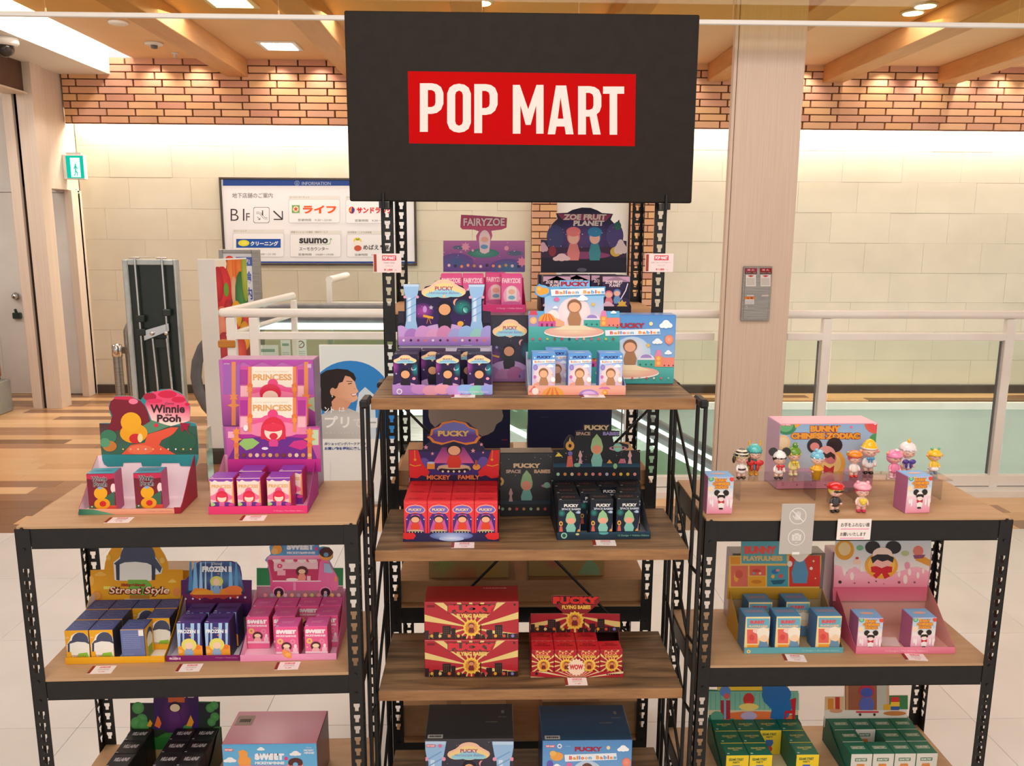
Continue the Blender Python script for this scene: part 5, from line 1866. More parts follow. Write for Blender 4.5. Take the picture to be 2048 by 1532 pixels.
def pooh_box(A):
    A.rect(520, 1080, 790, 1450, '#6c1c2c', '#8c2434')
    A.poly([(538, 1092), (775, 1082), (775, 1130), (650, 1150), (538, 1130)], '#c82850').ell(764, 1215, 22, 40, '#f8d8d8').poly([(680, 1300), (775, 1240), (775, 1400), (640, 1400)], '#3c6c54').rect(620, 1360, 790, 1420, '#e0503c').rect(520, 1360, 620, 1420, '#5c6440')
    A.text('Winnie', 582, 1112, 712, 1152, '#4c4850', .02, ol='#b8a8a8', olw=.06).text('Pooh', 602, 1160, 712, 1200, '#4c4850', .02, ol='#b8a8a8', olw=.06)
    A.ell(672, 1345, 66, 48, '#f0a41c').ell(660, 1255, 56, 52, '#f2ac20').ell(678, 1345, 28, 24, '#d4282c').ell(655, 1212, 22, 10, '#8cb0d8').many([(588, 1368, 6), (755, 1215, 5)], '#f0e8e8', 8)


K = Kind('blind_box', 'box', 'Winnie the Pooh boxes', bw_, .05, bh_, {'*': '#b44c68', '+z': '#3c9cb4', '-y': '#6c1c2c', '+x': '#b8507c'}, pooh_box, C5, fr, toplab=flapmark('POOH', '#2c7c94', .6))
fx = lambda X, Y, ly: D.fr.px(*px_(C5, X, Y), ly)[0]
K.on(D, fx(536, 1095, .012), .012, 'crimson Winnie the Pooh box in the middle of the half-empty tray', rz=.05)
K.on(D, fx(136, 1105, .010), .010, 'crimson Winnie the Pooh box at the left of the half-empty tray', rz=.05)
# clear cover standing behind the display
a = W(388, 985, z=ZL[0])
b = W(420, 975, z=ZL[0])
t = thing('plastic_cover', 'clear plastic cover standing behind the right edge of the Winnie the Pooh display', 'cover', (a.x, 2.112, ZL[0]), D.rz)
MB().box(-.12, .035, 0, .0006, 0, .165).box(.0344, .035, 0, .05, 0, .165).box(-.12, .035, 0, .05, .1645, .165).build('shell', FILM, t)

# ---- princess
D = Disp('magenta PRINCESS display with a four-poster bed header, top of the left rack', px_(C6, 74, 1442), px_(C6, 916, 1432), ZL[0], .15, .018, '#b02890', '#f0b4cc', '#e83878', .108, .97)
hy = D.depth(px_(C6, 220, 800)[0], 878, px_(C6, 1022, 800)[0], 878)
hd = [(270, 1082), (242, 985), (220, 700), (340, 698), (336, 452), (905, 442), (908, 695), (1018, 692), (1030, 985), (1018, 1078)]
A = D.header(hd, C6, '#b82c94', hy)


def princess_art(A, oy, full=True):
    """bed scene; oy shifts the drawing down"""
    A.rect(335, 440 + oy, 910, 760 + oy, '#cc4c9c', '#f08cac')
    A.poly([(440, 445 + oy), (795, 445 + oy), (795, 620 + oy), (440, 620 + oy)], '#f4ead8')
    A.text('RALPH BREAKS THE INTERNET', 468, 482 + oy, 752, 494 + oy, '#d8c4a0')
    A.text('PRINCESS', 450, 508 + oy, 780, 562 + oy, '#e0a868', .04)
    A.cloud(625, 640 + oy, 360, 80, '#ec5c94').ell(620, 590 + oy, 44, 42, '#e84480').ell(630, 720 + oy, 230, 70, '#f488b0')
    A.rect(340, 470 + oy, 405, 600 + oy, '#b03494').rect(832, 470 + oy, 900, 600 + oy, '#b03494').rect(345, 610 + oy, 410, 700 + oy, '#f4b8c0').rect(832, 610 + oy, 900, 700 + oy, '#f4b8c0')
    for x in (425, 805):
        A.rect(x - 14, 445 + oy, x + 14, 740 + oy, '#ec8850').ell(x, 605 + oy, 24, 20, '#e87838').star(x, 640 + oy, 34, '#f09448', 6, .5)
    A.poly([(475, 772 + oy)] + [(x, y + oy) for x, y in ((560, 700), (700, 700), (790, 772))], '#f48cb4')


princess_art(A, 0)
A.rect(215, 700, 336, 985, '#c464a8', '#b8489c').rect(908, 700, 1030, 985, '#c464a8', '#c05098').rect(240, 735, 320, 790, '#f4b4c4').rect(930, 720, 1010, 850, '#c8d8b0')
A.poly([(330, 800), (470, 785), (790, 785), (930, 800), (1005, 985), (230, 985)], '#5c2884', ['#6c2c90'] * 4 + ['#7c2c8c', '#7c2c8c'])
A.poly([(330, 840), (370, 798), (450, 792), (508, 830), (450, 878), (395, 895)], '#9cc86c').poly([(755, 860), (800, 815), (880, 806), (940, 838), (900, 875), (860, 892)], '#d43488')
A.ell(625, 720, 104, 108, '#e02c44').rect(520, 720, 730, 800, '#e02c44').ell(625, 735, 76, 72, '#fae0d0').peg(628, 745, 862, 100, '#e02c44', '#e44890').ell(625, 700, 90, 36, '#e83450')
for x in (312, 935):
    A.rect(x - 18, 720, x + 18, 975, '#e88848').star(x, 735, 40, '#f09448', 6, .5).star(x, 800, 52, '#f09448', 4, .4).ell(x, 850, 24, 20, '#e87838')
A.ell(555, 878, 28, 12, '#f8e4f0').ell(392, 704, 20, 26, '#fdf0f0')
A.many([(320 + i * 56, 935, 18, ['#c07858', '#7c4030', '#e8b088', '#f0d0b8', '#d88858', '#e8c070'][i % 6]) for i in range(12)], '#fff', 8)
A.rect(210, 968, 1040, 1095, '#c8308c', '#a02488')
A.build('header_print', D.hd)
L = D.lart(C6)
L.rect(70, 1365, 920, 1445, '#ea3c7c').text('12 Designs ( Plus Hidden Edition )', 625, 1404, 885, 1420, '#f8a8c4')
L.build('lip_print', D.lipo)
fr, bw_, bh_, lx = refbox(D, C6, 564, 1132, 768, 1366, .004)


def prin_box(A):
    A.rect(550, 1120, 790, 1440, '#f6e8d8', '#f8b8c8')
    A.poly([(560, 1125), (775, 1125), (775, 1150), (748, 1160), (715, 1148), (690, 1158), (640, 1158), (612, 1145), (590, 1160), (560, 1146)], '#8c3cac')
    A.text('PRINCESS', 584, 1184, 750, 1214, '#e4b070', .04)
    A.rect(553, 1160, 575, 1350, '#f0a058').rect(758, 1160, 780, 1350, '#f0a058')
    A.cloud(668, 1280, 190, 70, '#f47ca4').ell(668, 1240, 30, 30, '#ee5890')
    A.poly([(560, 1345), (620, 1330), (720, 1330), (780, 1345), (780, 1420), (560, 1420)], '#6c3090').ell(590, 1352, 26, 14, '#b4d888').ell(750, 1354, 24, 14, '#e04890')
    A.ell(672, 1290, 52, 54, '#e02c44').rect(622, 1290, 722, 1325, '#e02c44').ell(672, 1298, 38, 34, '#fae0d0').rect(650, 1330, 694, 1375, '#e86ca0').ell(672, 1276, 44, 18, '#e83450')


K = Kind('blind_box', 'box', 'purple-topped PRINCESS boxes', bw_, .055, bh_, {'*': '#c83c84', '+z': '#8c40b0', '-y': '#f6dccc', '+x': '#c02c68'}, prin_box, C6, fr, toplab=flapmark('', '#6c2c90', .6))
fx = lambda X, Y, ly: D.fr.px(*px_(C6, X, Y), ly)[0]
for X, Y, ly, lab in ((76, 1132, .004, 'front left'), (308, 1130, .004, 'front middle'), (564, 1132, .004, 'front right'), (328, 1048, .063, 'behind, between left and middle front boxes'), (668, 1042, .063, 'behind, right of the front right box')):
    K.on(D, max(.002, fx(X, Y, ly)), ly, 'purple-topped PRINCESS box, %s' % lab)
PD = D


def prin_case(A):
    A.rect(190, 110, 1000, 700, '#b860b0', '#c468a4')
    princess_art(A, -268 - 5)
    A.rect(200, 130, 340, 410, '#a05cb0').rect(885, 130, 990, 410, '#a05cb0')
    A.poly([(190, 110), (1000, 110), (1000, 135), (930, 160), (880, 135), (800, 165), (700, 128), (630, 165), (530, 128), (440, 165), (370, 128), (300, 165), (230, 135), (190, 140)], '#b444a8')
    A.rect(190, 410, 340, 700, '#c058a4', '#7c2c84').rect(905, 410, 1000, 700, '#c058a4', '#6c2470').poly([(910, 440), (985, 430), (985, 560), (920, 520)], '#a8b894')
    for x in (288, 905):
        A.rect(x - 18, 130, x + 18, 700, '#e08850').star(x, 430, 42, '#e88c48', 6, .5).star(x, 500, 56, '#e88c48', 4, .4)
    A.ell(600, 395, 90, 76, '#dc2c4c').ell(600, 425, 66, 50, '#f8d4c4').text('POP MART', 206, 142, 256, 152, '#f0d0e0', .02).rect(915, 148, 948, 182, '#d8a8d0')


a, b = W(449, 880, Y=2.118), W(632, 880, Y=2.118)
ps, pk, pf = case('sealed_case', 'glossy magenta PRINCESS case, upper of the stack behind the display', (445, 852), (632, 851), ZL[0] + .1785, 717, .075, {'*': '#8c5c90', '+z': '#9c5c98', '-y': '#b860b0'}, prin_case, C6, mat=GLOSSCARD, group='stacked magenta PRINCESS cases', Y=2.120)
pk.at((ps.location.x, ps.location.y, ZL[0]), ps.rotation_euler[2], 'glossy magenta PRINCESS case, lower of the stack behind the display')
ps.location.z = ZL[0] + pk.h + .0012

# ------------------------------------------------------------------ LEFT RACK, MIDDLE
D = Disp('yellow Street Style display with a tall round header, middle board of the left rack', px_(C7, 156, 1328), px_(C7, 1134, 1308), ZL[1], .185, .016, '#e0a41c', '#f0e8dc', '#f0b020', .108)
hy = .1795
hd = [(415, 718), (398, 398), (535, 392), (545, 320), (580, 220), (640, 130), (730, 60), (850, 30), (970, 60), (1070, 150), (1130, 240), (1165, 320), (1172, 390), (1315, 388), (1292, 714)]
A = D.header(hd, C7, '#e8a018', hy)
A.rect(400, 395, 1315, 715, '#e49c18', '#f0a828').cloud(500, 435, 110, 40, '#eeb44c').ell(465, 650, 52, 48, '#e88c34').ell(465, 650, 40, 36, '#f0a850').rect(530, 555, 600, 585, '#f4dc60').cloud(1210, 505, 80, 30, '#f4cc60').ell(410, 500, 26, 50, '#f0b450').ell(1250, 610, 34, 44, '#e88c4c').ell(580, 270, 24, 30, '#f0b848').ell(1110, 300, 24, 30, '#f0c058')
# plain bust: hat, pale head, green shirt
A.poly([(628, 320), (700, 262), (720, 150), (800, 100), (900, 90), (1000, 130), (1045, 262), (1115, 380), (1100, 430), (1040, 440), (660, 500), (640, 490)], '#f4f0e8')
A.rect(690, 260, 1005, 500, '#f2ece0').poly([(770, 490), (960, 490), (1010, 550), (985, 660), (790, 660)], '#7cb444').rect(790, 640, 985, 685, '#b87c30').rect(740, 680, 1010, 715, '#f0e8dc')
A.ell(870, 300, 176, 215, '#4c5064', a0=0, a1=180).poly([(632, 330), (690, 285), (1050, 285), (1108, 370), (1090, 425), (1035, 360), (960, 325), (850, 312), (740, 318), (660, 350)], '#4c5064').poly([(652, 340), (690, 310), (690, 495), (658, 492)], '#3c4054').poly([(1005, 330), (1045, 370), (1040, 492), (1010, 492)], '#3c4054')
A.text('Mickey & Friends', 708, 530, 942, 558, '#d8542c', .02, ol='#4c2818', olw=.08, sl=.2).text('Street Style', 590, 560, 1180, 650, '#e8603c', .03, ol='#54281c', olw=.06, sl=.2).text('Street Style', 592, 556, 1182, 646, '#fbe8c0', .005, sl=.2)
A.build('header_print', D.hd)
L = D.lart(C7)
L.rect(150, 1240, 1140, 1330, '#f4b420', '#eca81c').text('12 Designs + Hidden Edition', 900, 1272, 1100, 1288, '#f8cc58')
L.build('lip_print', D.lipo)
fr, bw_, bh_, lx = refbox(D, C7, 392, 992, 634, 1250, .004)


def street_box(A):
    A.rect(385, 985, 640, 1330, '#f0ac20')
    A.poly([(418, 1130), (450, 1080), (462, 1040), (510, 1012), (560, 1005), (610, 1030), (640, 1080), (640, 1250), (470, 1250), (460, 1200), (425, 1200)], '#f6f0e4').rect(470, 1085, 632, 1210, '#f4eee2')
    A.ell(550, 1092, 82, 84, '#4c5068', a0=0, a1=180).poly([(420, 1132), (452, 1092), (500, 1078), (610, 1080), (640, 1100), (640, 1124), (600, 1104), (520, 1098), (450, 1118)], '#4c5068').rect(428, 1120, 448, 1200, '#444860').poly([(520, 1250), (535, 1215), (620, 1205), (636, 1250)], '#8cc43c').text('STREET STYLE', 462, 1232, 610, 1250, '#a86c28', .02, sl=.2).cloud(425, 1060, 40, 18, '#f4c468')


stop = lambda A, w_, d: A.ell(w_ * .5, d * .5, w_ * .34, d * .3, '#6874ac').ell(w_ * .5, d * .5, w_ * .3, d * .25, '#4a5690').text('STREET STYLE', w_ * .26, d * .56, w_ * .74, d * .44, '#7480b4')
K = Kind('blind_box', 'box', 'yellow Street Style boxes', bw_ - .001, .056, bh_, {'*': '#353a50', '+z': '#4a5690', '-y': '#f0ac20', '-x': '#4a5690', '+x': '#2c3040'}, street_box, C7, fr, toplab=stop)
# plain information side printed on the back of every box
bA = Art(None, .056, None, clip=(0, bw_, 0, bh_), plane='front')
pitch = (D.w - .005) / 4
for r in range(3):
    for c in range(4):
        if (r, c) in ((0, 2), (0, 3), ):
            continue
        if r == 1 and c == 2:
            continue
        K.on(D, .002 + c * pitch, .004 + r * .0585, 'yellow Street Style box, %s row, %s of its tray' % (RN[r], CN4[c]))
x_ = D.fr.px(*px_(C7, 690, 990), .006)[0]
o = K.on(D, x_ + .001, .004, 'blue Street Style box turned to show its printed information side and white sticker')
for ch in list(o.children):
    if ch.name.startswith('front_print'):
        bpy.data.objects.remove(ch)
A = Art(None, 0, None, clip=(0, bw_, 0, bh_))
A.k = 1
A.rect(.0006, .0006, bw_ - .0016, bh_ - .0008, '#6c78a8').scribble(bw_ * .1, bh_ * .42, bw_ * .8, 8, bh_ * .06, .0012, '#98a2c8', 4).scribble(bw_ * .1, bh_ * .1, bw_ * .5, 3, bh_ * .06, .002, '#8c98c0', 6).rect(bw_ * .75, bh_ * .8, bw_ * .95, bh_ * .98, '#f0ece4')
A.build('information_print', o)
A = Art(None, bw_ - .001, None, clip=(0, .056, 0, bh_), plane='right')
A.rect(.001, .001, .055, bh_ - .001, '#e0a428').ell(.03, bh_ * .66, .018, .02, '#3c4054').ell(.03, bh_ * .5, .017, .022, '#e8e0d0').rect(.018, .004, .042, .03, '#7ca83c')
A.build('side_print', o)

D = Disp('purple FROZEN II display with an autumn forest header, middle board of the left rack', px_(C8, 62, 1283), px_(C8, 777, 1274), ZL[1], .185, .014, '#4c2c70', '#d8d0d8', '#801c64', .106, y0=None)
hy = .150
hd = [(225, 830), (205, 720), (210, 490), (250, 480), (300, 430), (330, 360), (360, 320), (400, 303), (700, 303), (750, 320), (780, 355), (795, 420), (800, 487), (895, 489), (888, 760), (880, 838), (850, 842), (825, 835), (815, 790), (650, 780), (300, 790), (265, 830)]
A = D.header(hd, C8, '#54246c', hy)
A.rect(205, 490, 895, 720, '#4c2458', '#6c2054').poly([(250, 620), (280, 500), (340, 340), (420, 308), (690, 308), (770, 350), (792, 460), (830, 620)], '#2c3868', ['#243058', '#3c5080', '#34406c', '#6c98c0', '#4c6898', '#3c5484', '#5c88b0', '#3c2450'])
for x, wd, c in ((345, 26, '#7cb4dc'), (300, 22, '#4c84b0'), (400, 18, '#9cc8e4'), (445, 10, '#b8d4e0'), (505, 12, '#8cb4d4'), (600, 10, '#8cb4d4'), (690, 22, '#7cb4dc'), (745, 20, '#5c94c0')):
    A.poly([(x - wd * .5, 310), (x + wd * .3, 310), (x + wd, 590), (x - wd, 590)], c)
    A.k -= .6
A.k += 1
A.poly([(290, 625), (340, 565), (440, 570), (520, 600), (640, 565), (760, 545), (800, 625), (560, 660)], '#ec8c2c').ell(720, 585, 84, 44, '#f07c3c').ell(450, 620, 130, 34, '#f0a030').poly([(290, 630), (800, 630), (740, 670), (680, 650), (620, 676), (560, 655), (500, 676), (440, 655), (380, 676), (330, 655)], '#b83c38')
A.text('Disney', 512, 316, 606, 346, '#f0ece8', .0, sl=.3).text('FROZEN II', 413, 352, 700, 408, '#f4f0ec', .06)
A.ell(553, 500, 64, 52, '#d8d468').peg(552, 470, 618, 90, '#f4d0b0', '#8ca8cc').star(570, 425, 12, '#e07c50', 4)
A.many([(252, 670, 10), (322, 668, 10), (390, 672, 8), (688, 660, 10), (758, 655, 11), (832, 655, 12)], '#e8dce4', 8)
A.rect(200, 715, 900, 845, '#54246c', '#3c1c58')
A.rect(285, 790, 375, 815, '#b8a8a8')
A.build('header_print', D.hd)
L = D.lart(C8)
L.rect(55, 1205, 780, 1285, '#801c64').text('FROZEN II', 92, 1243, 200, 1265, '#f0d0e0', .06).text('Disney', 122, 1232, 160, 1242, '#f0d0e0', .0).text('6 Designs + Hidden Edition', 540, 1238, 755, 1252, '#d090b8')
L.build('lip_print', D.lipo)
fr, bw_, bh_, lx = refbox(D, C8, 428, 905, 672, 1215, .006)


def froz_box(A):
    A.rect(420, 895, 690, 1290, '#3c3478', '#2c2c60')
    for x, wd in ((455, 20), (500, 10), (588, 18), (650, 14)):
        A.poly([(x - wd, 900), (x + wd, 900), (x + wd * .7, 1150), (x - wd * .7, 1150)], '#a8ccec')
        A.k -= .6
    A.k += 1
    A.poly([(425, 1150), (470, 1125), (560, 1160), (640, 1110), (690, 1130), (690, 1240), (425, 1240)], '#f4a030').ell(640, 1140, 34, 22, '#f08038').ell(460, 1180, 34, 20, '#f8b858')
    A.text('Disney', 522, 945, 582, 966, '#e8e8f0', .0, sl=.3).text('FROZEN II', 448, 968, 655, 1004, '#f0f0f4', .05)
    A.star(568, 1025, 13, '#e8844c', 4).ell(555, 1115, 74, 62, '#e8e070').peg(555, 1090, 1225, 110, '#f8d4b8', '#98b0d0')


K = Kind('blind_box', 'box', 'purple FROZEN II boxes', bw_, .054, bh_, {'*': '#42246a', '+z': '#4c2c7c', '+x': '#2c1c48'}, froz_box, C8, fr, toplab=flapmark('FROZEN II', '#2c1c54', .7))
fx = lambda X, Y, ly: D.fr.px(*px_(C8, X, Y), ly)[0]
x0 = fx(155, 905, .006)
for r in range(2):
    for c in range(2):
        K.on(D, max(.003, x0) + c * (fx(428, 905, .006) - x0) + r * .003, .006 + r * .058, 'purple FROZEN II box, %s row, %s of the pair' % (RN[r], ('left', 'right')[c]))

D = Disp('pink SWEET display with a food truck header, middle board of the left rack', px_(C8, 784, 1284), px_(C8, 1722, 1264), ZL[1], .185, .016, '#c85c8c', '#f4c4d8', '#f09cc0', .108)
hy = .1795
hd = [(950, 692), (942, 370), (1045, 371), (1060, 330), (1022, 295), (1045, 262), (1080, 235), (1065, 165), (1090, 130), (1200, 140), (1205, 90), (1548, 90), (1552, 170), (1590, 160), (1650, 170), (1690, 215), (1685, 270), (1655, 300), (1690, 370), (1787, 370), (1783, 686)]
A = D.header(hd, C8, '#5ea4d0', hy)
A.rect(943, 372, 1786, 545, '#2c7c48', '#2c8450').rect(943, 545, 1786, 692, '#a87084', '#b88090').rect(943, 540, 1786, 550, '#d8c8c0')
A.poly([(1040, 290), (1060, 250), (1560, 245), (1640, 290), (1700, 400), (1740, 470), (1740, 560), (1720, 590), (1080, 590), (1068, 420), (1050, 330)], '#ec6ca0', ['#f490b4', '#f8a8c4', '#f8a8c4'] + ['#f078a8'] * 5 + ['#d84c84', '#e45c94', '#ec6ca0'])
A.poly([(1050, 290), (1560, 285), (1540, 495), (1100, 500), (1080, 410)], '#c83c64').rect(1110, 300, 1540, 380, '#f8ccd0').rect(1115, 330, 1200, 400, '#f4c8cc').ell(1168, 350, 26, 22, '#e84878').ell(1168, 350, 9, 8, '#f8ccd0')
for i, x in enumerate((1140, 1260, 1385, 1490)):
    A.ell(x, 285, 44, 34, '#fbe4dc', a0=180, a1=360).ell(x + 62, 285, 22, 26, '#e8406c', a0=180, a1=360)
A.rect(1145, 390, 1225, 440, '#f4b0bc').rect(1100, 490, 1570, 502, '#fbd8dc').ell(1290, 480, 60, 14, '#f8e4d8').rect(1435, 445, 1470, 488, '#f8c8cc').ell(1385, 400, 60, 50, '#5c2c30').peg(1385, 365, 488, 96, '#f4c8a0', '#f09884', '#5c2c30')
A.poly([(1600, 320), (1650, 325), (1690, 400), (1680, 420), (1600, 410)], '#a8c0d8').ell(1715, 475, 12, 28, '#f49c5c')
A.rect(1300, 505, 1330, 585, '#f08cb4')
for x in (1160, 1615):
    A.ell(x, 598, 58, 52, '#f490b4').ell(x, 605, 48, 44, '#2c1c24').ell(x, 605, 16, 15, '#d8a8b4')
A.ell(1145, 185, 50, 46, '#f0a040').ell(1120, 205, 34, 30, '#f4b468').rect(1205, 100, 1548, 235, '#5e94c8').text('SWEET', 1238, 130, 1505, 190, '#f0ece8', .08).text('MICKEY&MINNIE', 1240, 207, 1515, 230, '#f0ece8', .04).ell(1528, 180, 16, 16, '#e83c7c')
A.ell(1622, 230, 66, 64, '#f0a448').ell(1622, 215, 66, 48, '#4c2420').ell(1622, 236, 24, 22, '#6c98b8')
A.many([(1030 + i * 65, 630, 20, ['#e89098', '#b0a8b4', '#f0c070', '#e8b8b8', '#f0a888', '#b89ca8', '#f4b088', '#c8c070'][i % 8]) for i in range(12)], '#fff', 8)
A.build('header_print', D.hd)
L = D.lart(C8)
L.rect(780, 1185, 1725, 1285, '#f4a4c8', '#ee94bc').text('12 Designs + Hidden Edition', 1390, 1240, 1695, 1254, '#f8c8dc')
L.build('lip_print', D.lipo)
A = Art(D.fr, -.0006, C8)
A.poly([(1195, 1165), (1225, 1170), (1245, 1185), (1285, 1200), (1282, 1245), (1250, 1252), (1215, 1235), (1195, 1210)], '#f49c4c').ell(1245, 1215, 26, 18, '#f8b468')
A.build('pop_up_treat', D.lipo)
fr, bw_, bh_, lx = refbox(D, C8, 1405, 945, 1632, 1195, .004)


def sweet_box(A):
    A.rect(1395, 930, 1640, 1290, '#ee5890', '#f078a4')
    A.text('SWEET', 1418, 968, 1612, 1008, '#fbeef0', .09).text('MICKEY&MINNIE', 1420, 1018, 1614, 1038, '#fbe0e8', .05)
    A.ell(1458, 1080, 30, 28, '#f0c078').ell(1458, 1080, 10, 9, '#e05c80').ell(1580, 1082, 28, 26, '#f088a8').ell(1580, 1082, 9, 8, '#ee5890').ell(1520, 1130, 50, 44, '#5c2c30').peg(1520, 1095, 1195, 92, '#f8d8b8', '#f4b4b4', '#5c2c30')
    A.rect(1582, 1140, 1628, 1180, '#f8c4d4').ell(1606, 1125, 14, 20, '#fbe0e8').rect(1400, 1180, 1640, 1200, '#f8d0dc').star(1437, 1140, 10, '#f8d0dc', 4)


K = Kind('blind_box', 'box', 'pink SWEET boxes', bw_, .055, bh_, {'*': '#c83c70', '+z': '#dc60a4', '-y': '#ee5890', '+x': '#b03460'}, sweet_box, C8, fr, toplab=flapmark('SWEET', '#f0a0c8', .5))
fx = lambda X, Y, ly: D.fr.px(*px_(C8, X, Y), ly)[0]
for X, Y, ly, lab in ((1405, 945, .004, 'pink SWEET box in the front row, right'), (1118, 948, .004, 'pink SWEET box in the front row, behind the orange treat cut-out'), (835, 873, .062, 'pink SWEET box standing back at the left, its front fully clear'), (1098, 873, .062, 'pink SWEET box behind the front box with the treat'), (1672, 870, .062, 'pink SWEET box at the right wall of the tray, second row')):
    K.on(D, max(.002, min(fx(X, Y, ly), D.w - bw_ - .003)), ly, lab)
for c in range(4):
    K.on(D, .002 + c * (D.w - .004) / 4, .120, 'pink SWEET box, back row under the truck, %s' % CN4[c])

# yellow sealed case and its clear sleeve behind
case('sealed_case', 'yellow sealed Street Style case half hidden behind the yellow display', (290, 1266), (401, 1263), ZL[1], 1142, .07, {'*': '#d89c20', '+z': '#9c8060'}, lambda A: A.rect(0, 0, 1600, 1600, '#e0a01c').cloud(560, 400, 60, 40, '#f0b850').ell(465, 560, 22, 22, '#e88050').rect(380, 470, 470, 520, '#e8b848'), C8, mat=GLOSSCARD, Y=2.135)

# ------------------------------------------------------------------ LEFT RACK, LOW BOARD


def low_disp(label, xl, xr, yw, crop, z, Yf, d, lip, side, inner, lipc, bh, rzz=0):
    """display whose lip lies below the picture: placed by its header's sides (photo x) at depth"""
    a, b = W(xl, yw, Y=Yf + d - .01), W(xr, yw, Y=Yf + d - .01)
    D = Disp.__new__(Disp)
    o = Vector((a.x, Yf, z))
    q0 = tuple(proj(o))
    q1 = tuple(proj(Vector((b.x, Yf + (b.x - a.x) * math.tan(rzz), z))))
    D.__init__(label, q0, q1, z, d, lip, side, inner, lipc, bh)
    return D


def proj(p):
    c = CR.transposed() @ (p - EYE)
    return (1024 + F * c.x / -c.z, 766 - F * c.y / -c.z)


D = low_disp('green and purple VILLAINS display with flame header, lowest board of the left rack', 261, 440, 1450, C13, ZL[2], 1.93, .18, .016, '#1c3824', '#c8a878', '#203828', .10)
hy = .1765
hd = [(235, 500), (238, 410), (247, 150), (420, 145), (422, 100), (440, 60), (520, 40), (600, 20), (700, 45), (770, 70), (778, 130), (945, 132), (940, 410), (935, 500)]
A = D.header(hd, C13, '#2a5c30', hy)
A.rect(238, 140, 945, 415, '#2a2430', '#2c3c28').rect(425, 40, 775, 350, '#3c1844', '#3c2068').ell(600, 230, 130, 170, '#3c1c4c', cc='#6c2c74')
for x, y, r in ((300, 180, 48), (330, 270, 44), (290, 300, 50), (340, 320, 50), (260, 390, 34), (870, 180, 36), (905, 250, 36), (880, 290, 34), (930, 385, 60), (690, 350, 40), (900, 160, 34)):
    A.ell(x, y, r, r, '#4c8c4c', cc='#5ca458')
    A.k -= .5
A.k += 1
A.poly([(440, 415), (520, 375), (680, 375), (760, 415)], '#3c8434').poly([(430, 320), (455, 240), (470, 260), (485, 300), (470, 340)], '#e8702c').poly([(370, 320), (395, 270), (415, 300), (400, 330)], '#e8a02c').poly([(680, 320), (715, 235), (740, 290), (725, 325)], '#f0a02c').text('VILLAINS', 470, 70, 745, 98, '#f4ccd4', .08)
A.rect(538, 85, 668, 135, '#c85c2c').peg(592, 130, 290, 110, '#f0d4b0', '#5c2c6c', '#2c1c28')
A.rect(235, 410, 945, 520, '#2c7c34')
A.build('header_print', D.hd)
K = Kind('blind_box', 'box', 'black VILLAINS boxes', (D.w - .005) / 4 - .001, .055, .10, '#17161e', lambda A: A.rect(.001, .001, .055, .099, '#1c1a26').text('VILLAINS', .008, .085, .05, .07, '#e8e4ea', .03).peg(.03, .01, .06, .03, '#3c5c34', '#4c2c5c'), None, Frame((0, 0, 0)), toplab=lambda A, w_, d: A.text('VILLAINS', w_ * .2, d * .7, w_ * .85, d * .42, '#c8c4cc', .05, sl=.2).rect(w_ * .05, d * .06, w_ * .15, d * .12, '#b8b4bc'))
for r in range(3):
    for c in range(4):
        if (r, c) in ((2, 1), (1, 1), (0, 1)):
            continue
        K.on(D, .0025 + c * (D.w - .005) / 4, .004 + r * .056, 'black VILLAINS box, %s row, %s of its tray' % (RN[r], CN4[c]))


def sweet_case(A):
    A.rect(940, 455, 1730, 1200, '#5cb0e0', '#8cccf0')
    A.rect(980, 500, 1048, 522, '#e85c60').text('POP MART', 984, 504, 1044, 518, '#ffffff', .03).text('SWEET', 1218, 538, 1450, 590, '#f4f4f8', .09).text('MICKEY&MINNIE', 1222, 602, 1452, 625, '#f4f4f8', .05).ell(1466, 578, 14, 14, '#e83c7c')
    A.poly([(1088, 520), (1130, 508), (1165, 530), (1160, 560), (1190, 580), (1185, 660), (1110, 660), (1085, 600), (1098, 560)], '#f4a448').cloud(1025, 590, 100, 36, '#f4f4f4').cloud(1268, 502, 60, 24, '#f4f4f4').cloud(1540, 538, 90, 34, '#f4f4f4')
    A.ell(1540, 625, 60, 54, '#f4a448').ell(1540, 610, 58, 38, '#54282c').ell(1540, 625, 20, 18, '#7cc0e8').text('Disney', 1625, 485, 1668, 498, '#e8f0f8').text('MICKEY', 1605, 504, 1685, 520, '#e8f0f8', .05, sl=.2).text('MINNIE', 1608, 524, 1688, 540, '#e8f0f8', .05, sl=.2)
    A.rect(1060, 632, 1600, 900, '#f48cb4')


case('sealed_case', 'glossy pink-topped SWEET case on the lowest board of the left rack', px_(C13, 958, 480), px_(C13, 1708, 462), ZL[2], 1489, .15, {'*': '#a83c5c', '+z': '#c04c74', '-y': '#5cb0e0', '+x': '#6c4450'}, sweet_case, C13, mat=GLOSSCARD, toplab=lambda A, w_, d: A.rect(w_ * .03, d * .55, w_ * .22, d * .85, '#b8a49c').scribble(w_ * .07, d * .64, w_ * .19, 1, 1, d * .1, '#3c2c2c', 5), Y=1.955)
# ------------------------------------------------------------------ RIGHT RACK, TOP


def zod_title(A, x0, y0, x1, y1, lines, dark='#a03c14'):
    h = (y1 - y0) / len(lines)
    w_ = x1 - x0
    for i, (t, f) in enumerate(lines):
        A.text(t, x0 + w_ * (1 - f) / 2, y0 + h * i + h * .06, x1 - w_ * (1 - f) / 2, y0 + h * (i + 1) - h * .08, '#f0a030', .07, ol=dark, olw=.07)


